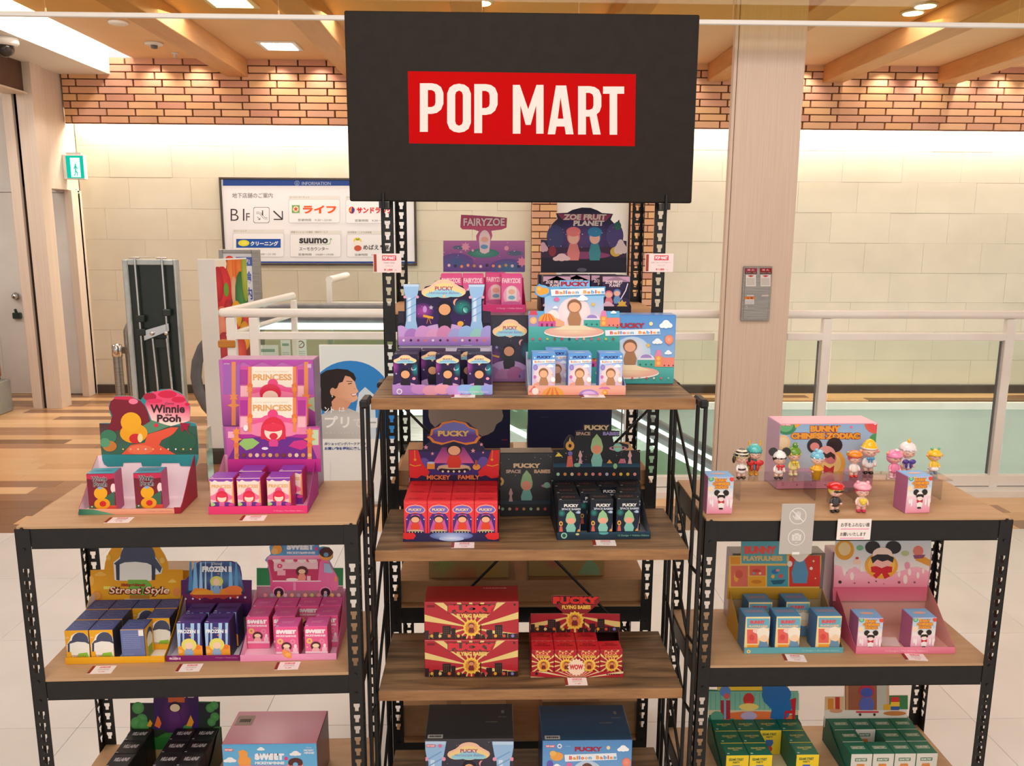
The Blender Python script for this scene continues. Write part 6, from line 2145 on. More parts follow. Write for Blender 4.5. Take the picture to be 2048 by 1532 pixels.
def zod_case(A):
    A.rect(1030, 180, 2800, 1030, '#8cb4dc', '#f0b0c4')
    A.rect(1060, 190, 2760, 760, '#8cb4dc', '#c4ccd8')
    A.ell(1160, 240, 130, 120, '#3c8c5c').ell(1150, 235, 96, 90, '#6cb47c').rect(1095, 225, 1225, 250, '#e05048').text('POP MART', 1100, 228, 1220, 246, '#ffffff', .03)
    A.poly([(1245, 200), (1270, 280), (1410, 190)], '#f0a83c').ell(1120, 450, 90, 90, '#f4cc98').ell(1120, 450, 60, 60, '#f8dcb8').ell(2230, 215, 130, 130, '#e06048').ell(2230, 215, 96, 96, '#e84c4c').ell(2230, 215, 22, 22, '#f4f0f0')
    A.ell(2240, 420, 80, 80, '#4c9c5c').ell(1940, 265, 18, 16, '#e8709c', 8)
    zod_title(A, 1215, 245, 2045, 415, (('BUNNY', .44), ('CHINESE ZODIAC', 1)))
    A.ell(1700, 700, 170, 170, '#f0b050').ell(1700, 700, 120, 120, '#f4cc80')
    A.ell(1500, 490, 92, 92, '#2c2426').ell(1738, 480, 96, 90, '#2c2426').ell(1500, 500, 56, 50, '#e08c84').ell(1640, 590, 110, 100, '#e8a49c').ell(1690, 640, 70, 70, '#d87c80').poly([(1600, 560), (1640, 590), (1690, 560), (1745, 600), (1740, 660), (1700, 620), (1650, 640), (1590, 610)], '#3c2c2c')
    A.poly([(1610, 720), (1680, 760), (1735, 725), (1725, 800), (1700, 870), (1660, 820), (1625, 850), (1605, 780)], '#c83038')
    A.poly([(1030, 760), (1150, 830), (1230, 770), (1330, 860), (1450, 780), (1900, 850), (2100, 790), (2330, 840), (2330, 1030), (1030, 1030)], '#f0a4b8').scribble(1100, 930, 1130, 3, 16, 5, '#8c3c4c', 2).many([(1285 + i * 170, 960, 9) for i in range(6)], '#a0404c', 6)


C9, C10 = (1380, 810, 6.024), (1640, 810, 5.281)
case('sealed_case', 'large film-wrapped pink BUNNY CHINESE ZODIAC case behind the figures', (1552, 978), (1744, 976), ZR[0], 848, .10, {'*': '#e49cb8', '+z': '#f0b8cc', '-x': '#d4a8c4'}, zod_case, C9, mat=GLOSSCARD)


def zod_box_art(A):
    """small carton, drawn after the left one on the top board (enlarged picture pixels)"""
    A.rect(215, 850, 540, 1330, '#a8cce8', '#a8cce8').rect(215, 880, 540, 1100, '#a8cce8', '#f6ece4').rect(215, 1100, 540, 1330, '#f6dce4', '#f08cac')
    A.ell(255, 890, 32, 30, '#3c9c5c').ell(255, 890, 22, 20, '#8cd0a0').ell(505, 893, 30, 28, '#e8503c').ell(308, 872, 22, 18, '#f4cc48').ell(250, 1010, 34, 34, '#f8dcb8').ell(500, 985, 20, 14, '#b8d4f0')
    zod_title(A, 272, 885, 480, 1012, (('BUNNY', .7), ('CHINESE', 1), ('ZODIAC', .8)), '#c05c1c')
    for x, h in ((245, 70), (270, 100), (450, 90), (490, 110), (515, 60)):
        A.ell(x, 1130 + h * .5, 13, h * .5, '#fbeef0')
    A.ell(325, 1057, 36, 36, '#2c2420').ell(432, 1057, 36, 36, '#2c2420').peg(372, 1050, 1240, 92, '#f8dcd0', '#f8f0ec', '#f4f0ec').poly([(325, 1098), (345, 1080), (400, 1080), (425, 1098), (415, 1125), (385, 1108), (350, 1112), (332, 1125)], '#2c2420').poly([(335, 1145), (372, 1160), (412, 1145), (408, 1185), (372, 1172), (340, 1188)], '#c83038').rect(347, 1235, 392, 1255, '#241c1c')


a, b = W(1416, 1028, z=ZR[0]), W(1465, 1028, z=ZR[0])
fr = Frame((a.x, a.y, ZR[0]), 0)
p1 = fr.px(*px_(C9, 218, 870), 0)
p2 = fr.px(*px_(C9, 532, 870), 0)
fr = Frame((a.x + p1[0], a.y, ZR[0]), 0)
bw_, bh_ = p2[0] - p1[0], p1[1]
KZ = Kind('blind_box', 'box', 'BUNNY CHINESE ZODIAC boxes', bw_, .058, bh_, {'*': '#d0688c', '+z': '#84b8e8', '-x': '#b0688c', '-y': '#f0b8c8'}, zod_box_art, C9, fr, toplab=lambda A, w_, d: A.ell(w_ * .5, d * .5, w_ * .28, d * .12, '#e4b4a4', 14))
KZ.at((a.x + p1[0], a.y, ZR[0]), 0, 'small pink and blue zodiac box at the left end of the right rack top')
a = W(1808, 1028, z=ZR[0])
KZ.at((a.x + .004, a.y + .004, ZR[0]), math.radians(4), 'small pink and blue zodiac box at the right end of the figure row')

# acrylic riser
zr = 1.0125
a, b = W(1463, 962, z=zr), W(1893, 953, z=zr)
t = thing('acrylic_riser', 'long clear acrylic riser that the back figures stand on', 'riser', (a.x, 2.145, ZR[0]))
wr = b.x - a.x
hr = zr - ZR[0]
MB().box(0, wr, 0, .088, hr - .003, hr, bev=.0006).build('top_plate', ACRYL, t)
for xx in (wr * .38, wr * .56, wr * .04, wr * .95):
    MB().box(xx, xx + .003, .002, .084, 0, hr - .0032).build('leg', ACRYL, t)
a = W(1655, 1006, z=ZR[0])
t2 = thing('acrylic_riser', 'small clear acrylic bridge riser behind the two front figures', 'riser', (a.x, 2.098, ZR[0]))
MB().box(0, .075, 0, .035, .038, .041, bev=.0005).build('top_plate', ACRYL, t2)
for xx in (0, .072):
    MB().box(xx, xx + .003, 0, .035, 0, .0378).build('leg', ACRYL, t2)

# ---- collectible figures
SKIN = '#f6cdb8'


def figure(label, px, py, zb, top, face=0, body='#f4f0ec', limb=SKIN, shoes='#3a2a24', hat='#e0c040', hair=None, bow=None, style='cap', hat2=None, skirt=None, cone=False):
    p = W(px, py, z=zb)
    fr_ = Frame(p)
    H = fr_.px(px, top, 0)[1]
    t = thing('figure', label, 'figurine', (p.x, p.y, zb), math.radians(face), 'painted vinyl figures on the right rack')
    h = H / .085
    S = lambda v: v * h
    m = MB()
    if cone:
        m.lathe([(S(.0105), 0), (S(.0115), S(.012)), (S(.013), S(.0125)), (S(.0145), S(.026)), (S(.018), S(.027)), (S(.0185), S(.033))], n=18, col=body)
        m.build('cone_cup', VINYL, t)
        m = MB()
    # legs, torso and arms flow into one lathe-and-ball body
    if not cone:
        for sx in (-1, 1):
            m.lathe([(S(.0052), S(.004)), (S(.0058), S(.012)), (S(.0066), S(.022))], (sx * S(.0062), 0, 0), 10, limb)
    m.lathe([(S(.0115), S(.017)), (S(.0125), S(.022)), (S(.0110), S(.030)), (S(.0085), S(.038)), (S(.0055), S(.043))], n=16, col=body, sy=.85)
    for sx in (-1, 1):
        m.tube([(sx * S(.0075), 0, S(.037)), (sx * S(.0125), -S(.002), S(.031)), (sx * S(.0135), -S(.005), S(.025))], S(.0036), 8, body)
        m.sph((sx * S(.0135), -S(.006), S(.0235)), S(.0036), None, None, limb, 8, 6)
    m.build('body', VINYL, t)
    if not cone:
        m = MB()
        for sx in (-1, 1):
            m.sph((sx * S(.0064), -S(.002), S(.0045)), S(.0062), S(.0085), S(.0045), shoes, 10, 6)
        m.build('shoes', VINYL, t)
    zc_ = S(.056)
    m = MB().sph((0, 0, zc_), S(.0165), S(.0150), S(.0145), SKIN, 20, 12)
    m.sph((0, -S(.0152), zc_ - S(.002)), S(.0014), S(.0014), S(.0012), '#f0b8a0', 6, 5)
    hd_ = m.build('head', VINYL, t)
    e = MB()
    for sx in (-1, 1):
        e.tube([(sx * S(.0095), -S(.0127), zc_ + S(.0005)), (sx * S(.0065), -S(.0143), zc_ - S(.0012)), (sx * S(.0035), -S(.0151), zc_ - S(.0002))], S(.0006), 5, '#4a2c24')
        e.sph((sx * S(.0092), -S(.0122), zc_ - S(.0048)), S(.0026), S(.0012), S(.0019), '#f0908c', 8, 5)
    e.sph((0, -S(.0150), zc_ - S(.0062)), S(.0012), S(.0006), S(.0006), '#c84c48', 6, 5)
    e.build('face_paint', VINYL, hd_)
    if hair:
        m = MB()
        m.sph((0, S(.0022), zc_ + S(.0028)), S(.0182), S(.0160), S(.0155), hair, 18, 10)
        for k in range(5):
            m.sph((S(-.012 + k * .006), -S(.0105 + .0022 * (2 - abs(k - 2))), zc_ + S(.0068)), S(.0042), S(.003), S(.0040), hair, 8, 6)
        m.build('hair', VINYL, t)
    m = MB()
    h2 = hat2 or hat
    z = zc_ + S(.006)
    if style in ('cap', 'beret', 'stripes', 'peak', 'hood', 'band'):
        r = {'cap': .0185, 'beret': .0215, 'stripes': .0185, 'peak': .0180, 'hood': .0196, 'band': .0186}[style]
        pr = [(S(r), 0), (S(r * 1.04), S(.003)), (S(r * .93), S(.009)), (S(r * .7), S(.0145)), (S(r * .34), S(.018)), (S(.001), S(.0192))]
        if style == 'peak':
            pr = [(S(r * 1.05), 0), (S(r * 1.08), S(.004), h2), (S(r * .92), S(.0048)), (S(r * .75), S(.013)), (S(r * .45), S(.020)), (S(.001), S(.0235))]
        if style == 'stripes':
            pr = [(S(r * 1.15), 0, h2), (S(r * 1.18), S(.002), h2), (S(r), S(.003), hat), (S(r * .96), S(.0062), hat), (S(r * .92), S(.0095), h2), (S(r * .75), S(.013), hat), (S(r * .5), S(.0165), h2), (S(.001), S(.0195), hat)]
        if style == 'beret':
            pr = [(S(.0165), 0, h2), (S(r), S(.002), hat), (S(r * 1.02), S(.007)), (S(r * .8), S(.0125)), (S(r * .4), S(.0165)), (S(.001), S(.018))]
        if style == 'hood':
            z = zc_ + S(.002)
        m.lathe(pr, (0, S(.0015), z), 20, hat)
        if style == 'hood':
            m.sph((0, S(.004), zc_ - S(.001)), S(.0195), S(.0145), S(.0165), hat, 18, 10)
        m.build('hat', VINYL, t)
    return t, S, zc_, z


def balls(t, name, pts, col):
    for p in pts:
        MB().sph(p[:3], p[3], None, p[3] if len(p) < 5 else p[4], col, 12, 8).build(name, VINYL, t)


def bow(t, S, z, col, w_=.009, name='bow'):
    m = MB()
    for sx in (-1, 1):
        m.sph((sx * S(w_ * .62), -S(.0125), z), S(w_ * .62), S(.0028), S(w_ * .45), col, 10, 6)
        m.sph((sx * S(w_ * .4), -S(.0120), z - S(w_ * .7)), S(w_ * .26), S(.002), S(w_ * .6), col, 8, 6)
    m.sph((0, -S(.0138), z), S(w_ * .24), None, None, col, 8, 6)
    m.build(name, VINYL, t)


T, S, zc_, z = figure('figure in a black and white striped pilot hat, leftmost on the riser', 1481, 958, zr, 894, 8, '#f2ede8', shoes='#4a2c1c', hat='#2c241c', hat2='#f0e4c8', style='stripes', hair='#f0cc60')
for sx in (-1, 1):
    MB().sph((sx * S(.021), 0, zc_ - S(.003)), S(.0042), S(.005), S(.010), '#3a2a20', 10, 7).build('ear_flap', VINYL, T)
MB().lathe([(S(.0118), S(.026)), (S(.0122), S(.030))], n=14, col='#3a2418').build('belt', VINYL, T)
T, S, zc_, z = figure('teal-hooded figure with yellow horns and a big red bow', 1506, 951, zr, 884, -4, '#3c9c98', shoes='#e09a28', limb='#e8b048', hat='#5cc4c0', hair='#3ca0a4')
for sx in (-1, 1):
    MB().tube([(sx * S(.010), 0, z + S(.012)), (sx * S(.014), 0, z + S(.018)), (sx * S(.0125), 0, z + S(.026))], S(.0022), 8, '#eeb030').build('horn', VINYL, T)
bow(T, S, S(.036), '#d8242c', .017)
T, S, zc_, z = figure('figure with two black round ear puffs, white icing cap and red bow tie', 1556, 958, zr, 898, 0, '#f4f0ea', shoes='#241c1c', hat='#f6f2ee', hair='#241c1c')
for sx in (-1, 1):
    MB().tube([(sx * S(.018), S(.003), zc_ + S(.021)), (sx * S(.018), -S(.0015), zc_ + S(.021))], S(.0122), 18, '#262020').build('ear_puff', VINYL, T)
bow(T, S, S(.040), '#d8242c', .010)
T, S, zc_, z = figure('pale yellow figure with a green snake cap, standing before the pink case', 1585, 951, zr, 890, 5, '#f0e088', shoes='#e8dca0', hat='#6c9c30', hair='#e4d064')
MB().sph((S(.002), 0, z + S(.022)), S(.0075), None, S(.0085), '#5c9428', 12, 8).sph((-S(.002), -S(.0055), z + S(.026)), S(.0015), None, None, '#ffffff', 6, 5).sph((S(.006), -S(.0055), z + S(.026)), S(.0015), None, None, '#ffffff', 6, 5).build('snake_head', VINYL, T)
bow(T, S, S(.040), '#f0d040', .008)
T, S, zc_, z = figure('figure with swirled blue and white hair sitting in a yellow ice cream cone', 1632, 958, zr, 899, 0, '#f0b828', hat='#7cc4e0', hair='#e8f0f4', cone=True)
MB().sph((S(.004), 0, z + S(.017)), S(.011), None, S(.006), '#a4d8ec', 12, 8).sph((-S(.004), 0, z + S(.021)), S(.006), None, S(.005), '#7cc4e4', 12, 8).build('hair_swirl', VINYL, T)
T, S, zc_, z = figure('white-clothed figure with orange glazed cap, pink hair and red shoes', 1706, 955, zr, 897, 6, '#f4e8e0', shoes='#d82c2c', hat='#f08c20', hair='#e45c74', style='beret', hat2='#f4b84c')
MB().tube([(-S(.013), 0, z + S(.008)), (-S(.02), 0, z + S(.014)), (-S(.024), 0, z + S(.012))], S(.002), 6, '#b8d0a0').build('leaf', VINYL, T)
T, S, zc_, z = figure('figure in a tall yellow pointed cap with a light blue bow tie', 1735, 948, zr, 878, -6, '#f6f2ee', shoes='#241c1c', hat='#f4c420', hat2='#f8f0e4', style='peak')
for sx in (-1, 1):
    MB().sph((sx * S(.019), 0, zc_), S(.005), S(.003), S(.004), '#f8b898', 8, 6).build('ear', VINYL, T)
bow(T, S, S(.041), '#4ca0d8', .008)
T, S, zc_, z = figure('all pink hooded figure with folded ears, left of the unicorn one', 1786, 957, zr, 893, 4, '#f08cb4', shoes='#f4c8d4', limb='#f8d0d4', hat='#f490bc', style='hood')
for sx in (-1, 1):
    MB().sph((sx * S(.018), 0, zc_ + S(.012)), S(.006), S(.003), S(.0045), '#f4a080', 8, 6).build('ear', VINYL, T)
MB().sph((0, -S(.006), z + S(.019)), S(.006), None, S(.003), '#f8ecf0', 10, 6).build('cream_dollop', VINYL, T)
T, S, zc_, z = figure('white unicorn-hatted figure with a golden horn and purple bow', 1811, 950, zr, 880, -3, '#f4f2f4', shoes='#2c2438', hat='#f4eef0', hair='#f0e8ec')
MB().lathe([(S(.0045), 0), (S(.003), S(.006)), (S(.0008), S(.012))], (0, -S(.002), z + S(.017)), 10, '#f0b830').build('horn', VINYL, T)
bow(T, S, S(.036), '#4c3ca0', .013)
T, S, zc_, z = figure('yellow hooded figure with green buns, rightmost behind the small box', 1866, 948, zr, 893, 0, '#f0c428', shoes='#8cb0d0', limb='#f8d0b4', hat='#f4c828', style='hood')
balls(T, 'hair_bun', [(-S(.011), 0, z + S(.021), S(.0045)), (S(.011), 0, z + S(.021), S(.0045))], '#6cc8a0')
for sx in (-1, 1):
    MB().sph((sx * S(.021), 0, zc_ + S(.002)), S(.006), S(.003), S(.004), '#f4a868', 8, 6).build('ear', VINYL, T)
MB().lathe([(S(.0165), S(.014)), (S(.0130), S(.020)), (S(.0110), S(.024))], n=16, col='#f4f0f0').build('skirt', VINYL, T)
T, S, zc_, z = figure('figure with glossy red beret, black eye mask and black dress, at the front left', 1668, 1024, ZR[0], 960, 12, '#2c2424', shoes='#1c1818', hat='#d8141c', hair='#f0d468', style='beret', hat2='#e8a040')
MB().sph((0, -S(.0138), zc_ + S(.0025)), S(.0150), S(.0034), S(.0034), '#1c1818', 14, 7).build('eye_mask', VINYL, T)
T, S, zc_, z = figure('figure in a pink bear beret hugging a yellow heart, at the front right', 1721, 1024, ZR[0], 960, -8, '#f4d8c4', shoes='#d02454', limb='#f4b8b0', hat='#f8b0c0', hair='#e04874', style='beret', hat2='#f8dce0')
balls(T, 'ear', [(-S(.012), 0, z + S(.017), S(.0045)), (S(.012), 0, z + S(.017), S(.0045))], '#f8b0c0')
MB().sph((-S(.003), -S(.0135), S(.034)), S(.0065), S(.004), S(.0065), '#f0d038', 12, 7).sph((S(.004), -S(.0135), S(.034)), S(.0065), S(.004), S(.0065), '#f0d038', 12, 7).sph((S(.0005), -S(.0135), S(.029)), S(.0065), S(.004), S(.006), '#f0d038', 12, 7).build('heart', VINYL, T)

# ------------------------------------------------------------------ RIGHT RACK, MIDDLE
D = Disp('blue and yellow BUNNY PLAYFULNESS display with picture tiles on its header, right rack', px_(C11, 500, 1404), px_(C11, 1622, 1392), ZR[1], .165, .016, '#c8942c', '#b8a078', '#5ca8b4', .112, .97)
hy = max(.152, D.depth(px_(C11, 330, 600)[0], 1166, px_(C11, 1362, 600)[0], 1166))
hd = [(335, 780), (310, 660), (330, 292), (462, 290), (470, 40), (900, 40), (990, 150), (1040, 120), (1200, 140), (1250, 290), (1376, 288), (1352, 660), (1345, 775)]
A = D.header(hd, C11, '#d8a438', hy)
A.rect(330, 292, 1376, 660, '#e8b85c').rect(470, 40, 985, 385, '#5ca4ac').rect(470, 380, 985, 390, '#e8c070')
A.text('BUNNY', 500, 182, 870, 272, '#e8584c', .08).text('PLAYFULNESS', 492, 292, 938, 350, '#e8b868', .06)
A.rect(345, 305, 455, 388, '#e49428').rect(350, 405, 543, 640, '#dc6c54').rect(562, 405, 745, 516, '#e0604c').rect(553, 528, 742, 638, '#e89c28').rect(760, 405, 1000, 640, '#4c98a4').rect(1012, 292, 1362, 640, '#d8382c')
A.ell(410, 530, 28, 60, '#e8a040').ell(440, 500, 44, 46, '#cc5444').ell(610, 490, 14, 14, '#6ca0b4').ell(680, 490, 14, 14, '#f0c0a0').ell(640, 460, 46, 18, '#c84438').ell(640, 585, 60, 22, '#cc7c20')
A.poly([(800, 570), (970, 560), (930, 610), (830, 615)], '#2c5c70').ell(825, 525, 20, 22, '#e8b040').ell(915, 520, 24, 24, '#d8504c').ell(850, 470, 40, 26, '#3c6ca8').ell(880, 455, 22, 16, '#e0887c')
A.peg(1130, 130, 600, 230, '#f4e4d0', '#5c90b0').ell(1130, 230, 110, 110, '#f4e8d4').star(1285, 350, 18, '#f0d8a0', 4).star(1305, 545, 12, '#f0d8a0', 4).ell(1015, 380, 30, 34, '#f0e0d0').ell(1258, 432, 18, 18, '#f0e0d0')
A.rect(300, 655, 1370, 780, '#c89428', '#b88c2c')
A.build('header_print', D.hd)
L = D.lart(C11)
L.rect(495, 1330, 1625, 1410, '#5ca8b4', '#6cb4bc').ell(552, 1378, 22, 20, '#f0d8a0').ell(552, 1378, 11, 10, '#d8a040').text('12 Designs + (Plus hidden Edition)', 1160, 1358, 1575, 1380, '#b4dcd8')
L.build('lip_print', D.lipo)
fr, bw_, bh_, lx = refbox(D, C11, 868, 985, 1150, 1350, .004)


def play_box(A):
    A.rect(855, 970, 1165, 1450, '#f4dc9c')
    A.rect(882, 1000, 1138, 1108, '#6cb0c4').rect(882, 1125, 1000, 1285, '#e8685c').rect(1010, 1125, 1138, 1285, '#f0c078').rect(882, 1298, 1138, 1420, '#f0a43c')
    A.text('BUNNY', 918, 1022, 1088, 1062, '#e05860', .08).text('PLAYFULNESS', 905, 1076, 1115, 1100, '#f0c89c', .05)
    A.ell(935, 1215, 30, 34, '#d8504c').ell(1030, 1140, 84, 34, '#f4d4c8').peg(1065, 1120, 1400, 150, '#f8d8b4', '#6c94b4', '#f6ecd8').ell(1065, 1165, 72, 66, '#f6ecd8').ell(1075, 1225, 44, 40, '#f8d8b4')


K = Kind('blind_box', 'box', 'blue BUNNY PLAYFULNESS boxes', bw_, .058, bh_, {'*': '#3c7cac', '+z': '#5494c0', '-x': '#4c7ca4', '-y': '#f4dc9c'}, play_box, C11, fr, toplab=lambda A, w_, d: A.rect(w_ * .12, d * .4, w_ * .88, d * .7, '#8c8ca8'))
fx = lambda X, Y, ly: D.fr.px(*px_(C11, X, Y), ly)[0]
for X, Y, ly, lab in ((518, 985, .004, 'front row, left'), (868, 985, .004, 'front row, middle'), (1332, 975, .004, 'front row, right'), (555, 780, .092, 'back row, left'), (982, 780, .092, 'back row, right')):
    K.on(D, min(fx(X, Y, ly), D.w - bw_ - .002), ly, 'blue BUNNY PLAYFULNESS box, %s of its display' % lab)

D = Disp('pink BUNNY CHINESE ZODIAC display with dripping icing header and an almost empty tray', px_(C12, 436, 1186), px_(C12, 1387, 1182), ZR[1], .172, .018, '#d86484', '#e4b4a8', '#e88098', .125, .97)
hy = D.depth(px_(C12, 238, 500)[0], 1160, px_(C12, 1140, 500)[0], 1160)
hd = [(260, 676), (222, 565), (245, 90), (360, 90), (362, 20), (1060, 20), (1062, 130), (1098, 230), (1152, 262), (1118, 565), (1095, 668), (906, 672), (900, 620), (752, 618), (745, 674), (582, 674), (575, 620), (418, 618), (412, 676)]
A = D.header(hd, C12, '#ec9cb0', hy)
A.rect(230, 20, 1160, 400, '#c4d0d8', '#ecdcd0')
A.ell(330, 190, 92, 98, '#e09c30').ell(330, 180, 60, 64, '#e8c890').poly([(1000, 200), (1155, 290), (1150, 350), (1010, 290)], '#e09830').ell(1035, 200, 50, 50, '#e07c6c').poly([(985, 240), (1105, 235), (1080, 270), (1000, 275)], '#8c4c6c').ell(478, 170, 34, 26, '#7cb488').ell(910, 222, 40, 26, '#b8c088').ell(450, 305, 38, 26, '#f4c8b0').ell(450, 268, 16, 12, '#d83c2c').ell(930, 340, 26, 36, '#e890a8')
A.poly([(222, 570), (235, 330), (300, 350), (320, 430), (345, 425), (375, 370), (400, 370), (430, 350), (500, 400), (850, 400), (960, 360), (1020, 350), (1080, 365), (1140, 400), (1118, 570)], '#ee9cac', ['#e87c94', '#f4b0bc', '#f4b0bc', '#f4b0bc', '#f4b0bc', '#f4b0bc', '#f4b0bc', '#f4b0bc', '#f0a4b4', '#f0a4b4', '#f4b0bc', '#f4b0bc', '#f4b0bc', '#f0a4b4', '#e87c94'])
for x, y, r in ((330, 400, 26), (400, 440, 30), (490, 370, 22), (910, 470, 34), (850, 420, 22), (950, 400, 26), (1030, 430, 24), (1080, 390, 18)):
    A.ell(x, y, r * .6, r * 1.3, '#f4dcd0')
A.ell(682, 340, 158, 125, '#e8a030').ell(682, 330, 130, 100, '#f0b858').ell(598, 165, 72, 62, '#2c2628').ell(796, 165, 74, 62, '#2c2628').ell(690, 230, 95, 66, '#f4d4c4').ell(685, 310, 88, 56, '#f0b0a4').poly([(578, 260), (640, 230), (740, 232), (800, 262), (790, 310), (740, 285), (690, 300), (640, 280), (598, 318)], '#2c2628')
A.poly([(578, 350), (630, 342), (682, 362), (735, 342), (785, 350), (780, 400), (740, 410), (762, 440), (712, 466), (684, 410), (630, 462), (598, 430), (625, 410), (585, 400)], '#c81c28')
A.many([(285, 495, 16, '#3c2c30'), (425, 505, 7), (560, 500, 9), (630, 488, 8), (702, 512, 5), (850, 498, 13), (998, 498, 10)], '#8c4c54', 8)
A.rect(215, 545, 1125, 680, '#d85c78', '#e48494')
A.build('header_print', D.hd)
L = D.lart(C12)
L.rect(430, 1120, 1390, 1190, '#ee8ca4', '#e47890').text('12 Designs ( Plus Hidden Edition )', 720, 1148, 1125, 1170, '#f8c8d4')
L.build('lip_print', D.lipo)
KB = KZ
for X, Y, ly, rz_, lab in ((424, 826, .006, -.02, 'small zodiac box on the left of the pink tray'), (985, 832, .006, .03, 'small zodiac box on the right of the pink tray')):
    x_ = D.fr.px(*px_(C12, X, Y), ly)[0]
    KB.on(D, max(.003, x_), ly, lab, rz=rz_)
m = MB()
m.prism([(0, 0), (.05, -.004), (.062, .045), (.018, .05)], 2, .0022, .0034, '#f4e4e0')
pp = D.fr.wp(D.w * .33, .040)
o = m.build('paper_slip', CARD, None, label='folded white paper slip lying in the pink tray between two boxes', category='paper')
o.location = (pp.x, pp.y, ZR[1])
# wrapped cases behind
case('sealed_case', 'film-wrapped pink case half hidden behind the pink display, right rack', (1654, 1250), (1850, 1248), ZR[1], 1105, .06, {'*': '#c88ca0', '+z': '#b89c98', '-x': '#e8b8c8'}, lambda A: A.rect(-200, -200, 3000, 3000, '#c4909c'), C12, mat=GLOSSCARD, Y=2.262)
case('sealed_case', 'film-wrapped grey case behind the blue and yellow display, right rack', (1457, 1250), (1640, 1248), ZR[1], 1108, .06, {'*': '#94908c', '+z': '#8c8c88', '-x': '#b89ca4'}, lambda A: A.rect(-500, -500, 3000, 3000, '#9a948c'), C11, mat=GLOSSCARD, Y=2.262)

# ------------------------------------------------------------------ RIGHT RACK, LOW BOARD
gtop = '#1c6c54'
D = low_disp('green SESAME STREET PARTY display with a party room header, lowest board of right rack', 1417, 1595, 1450, C16, ZR[2], 2.075, .19, .014, '#1c5c48', '#d8c8a0', '#1c6850', .08)
hy = .178
hd = [(118, 345), (112, 120), (168, 122), (170, 50), (600, 50), (602, 128), (663, 130), (664, 345)]
A = D.header(hd, C16, '#2c6c50', hy)
A.rect(112, 130, 664, 260, '#7cb49c', '#84bca0')
for i in range(19):
    A.rect(125 + i * 30, 140, 128 + i * 30, 245, '#5c9480')
    A.k -= 1
A.k += 1
A.rect(170, 60, 600, 125, '#f0c030').rect(112, 245, 664, 275, '#d8c8a0').ell(400, 300, 250, 48, '#e8743c').rect(112, 300, 160, 345, '#2c6c50').ell(360, 180, 34, 40, '#c83028').rect(340, 190, 382, 240, '#d8342c').ell(360, 225, 60, 22, '#f0d070').ell(215, 130, 34, 34, '#5c84c0').ell(225, 160, 18, 18, '#e05c5c').rect(188, 185, 246, 300, '#a82c38').rect(208, 185, 220, 300, '#7cb0c8').ell(360, 280, 50, 26, '#b8a8c8').poly([(440, 90), (560, 95), (610, 170), (625, 230), (600, 290), (550, 305), (490, 295), (500, 240), (450, 190)], '#2468a8').ell(530, 150, 90, 70, '#2468a8').ell(258, 315, 20, 20, '#3c8c7c').ell(165, 285, 40, 34, '#5c9c80')
A.poly([(615, 180), (650, 170), (645, 260), (640, 325), (628, 325), (625, 265), (590, 265), (585, 330), (575, 330), (580, 250), (625, 245)], '#c0202c')
A.build('header_print', D.hd)
gh = .078
KG = Kind('blind_box', 'box', 'green SESAME STREET PARTY boxes', (D.w - .006) / 4 - .001, .0575, gh, {'*': gtop, '-y': '#f0d030', '+x': '#185844'}, lambda A: A.rect(.001, .001, .06, .077, '#f0d030').text('SESAME STREET', .008, .07, .05, .062, '#2c5c3c', .04).text('PARTY', .02, .06, .04, .054, '#2c5c3c', .04).peg(.03, .008, .048, .03, '#d8443c', '#3c6cb0'), None, Frame((0, 0, 0)), toplab=lambda A, w_, d: A.text('SESAME STREET', w_ * .2, d * .62, w_ * .85, d * .48, '#c8c070', .03).text('PARTY', w_ * .4, d * .46, w_ * .65, d * .36, '#c8c070', .03).rect(w_ * .08, d * .1, w_ * .18, d * .18, '#b8d8cc'))
for r in range(3):
    for c in range(4):
        if (r, c) in ((0, 2), (1, 2)):
            continue
        KG.on(D, .003 + c * (D.w - .006) / 4, .003 + r * .0582, 'green SESAME STREET PARTY box, %s row, %s of its tray' % (RN[r], CN4[c]))
D = low_disp('green SESAME STREET display with a skateboard room header, lowest board of right rack', 1649, 1815, 1455, C16, ZR[2], 2.075, .19, .014, '#1c5c48', '#c8d0c8', '#e8e4d8', .08)
hd = [(822, 350), (828, 165), (945, 162), (950, 40), (1220, 40), (1222, 156), (1335, 154), (1328, 345)]
A = D.header(hd, C16, '#e4d8c8', hy)
A.rect(828, 165, 945, 245, '#e4b888').rect(845, 175, 880, 240, '#d88830').rect(890, 165, 918, 240, '#c8382c').rect(950, 60, 1160, 245, '#a05c40').rect(955, 60, 970, 245, '#c48c5c').rect(1145, 60, 1205, 245, '#c8c0b0').rect(1205, 60, 1220, 235, '#d8a888').rect(1222, 156, 1335, 240, '#3c7c48')
A.rect(1232, 165, 1282, 195, '#d8302c').rect(1230, 195, 1284, 222, '#f0c030').rect(1232, 222, 1282, 245, '#3c5c98').rect(1185, 210, 1230, 245, '#e0a830').ell(1255, 265, 70, 14, '#c87c3c').ell(895, 250, 40, 12, '#d89870')
A.peg(1082, 90, 245, 110, '#4c58a8', '#5c64b0', '#c83040').rect(1018, 250, 1155, 262, '#d84c5c').ell(1042, 272, 8, 8, '#3c2c2c').ell(1130, 272, 8, 8, '#3c2c2c')
A.many([(858 + i * 40, 312, 12, ['#c8a060', '#7c6c50', '#8c8450', '#b05c3c', '#6c7c58', '#d88ca0', '#e8b0a0', '#4c4c50'][i % 8]) for i in range(12)], '#fff', 8)
A.build('header_print', D.hd)
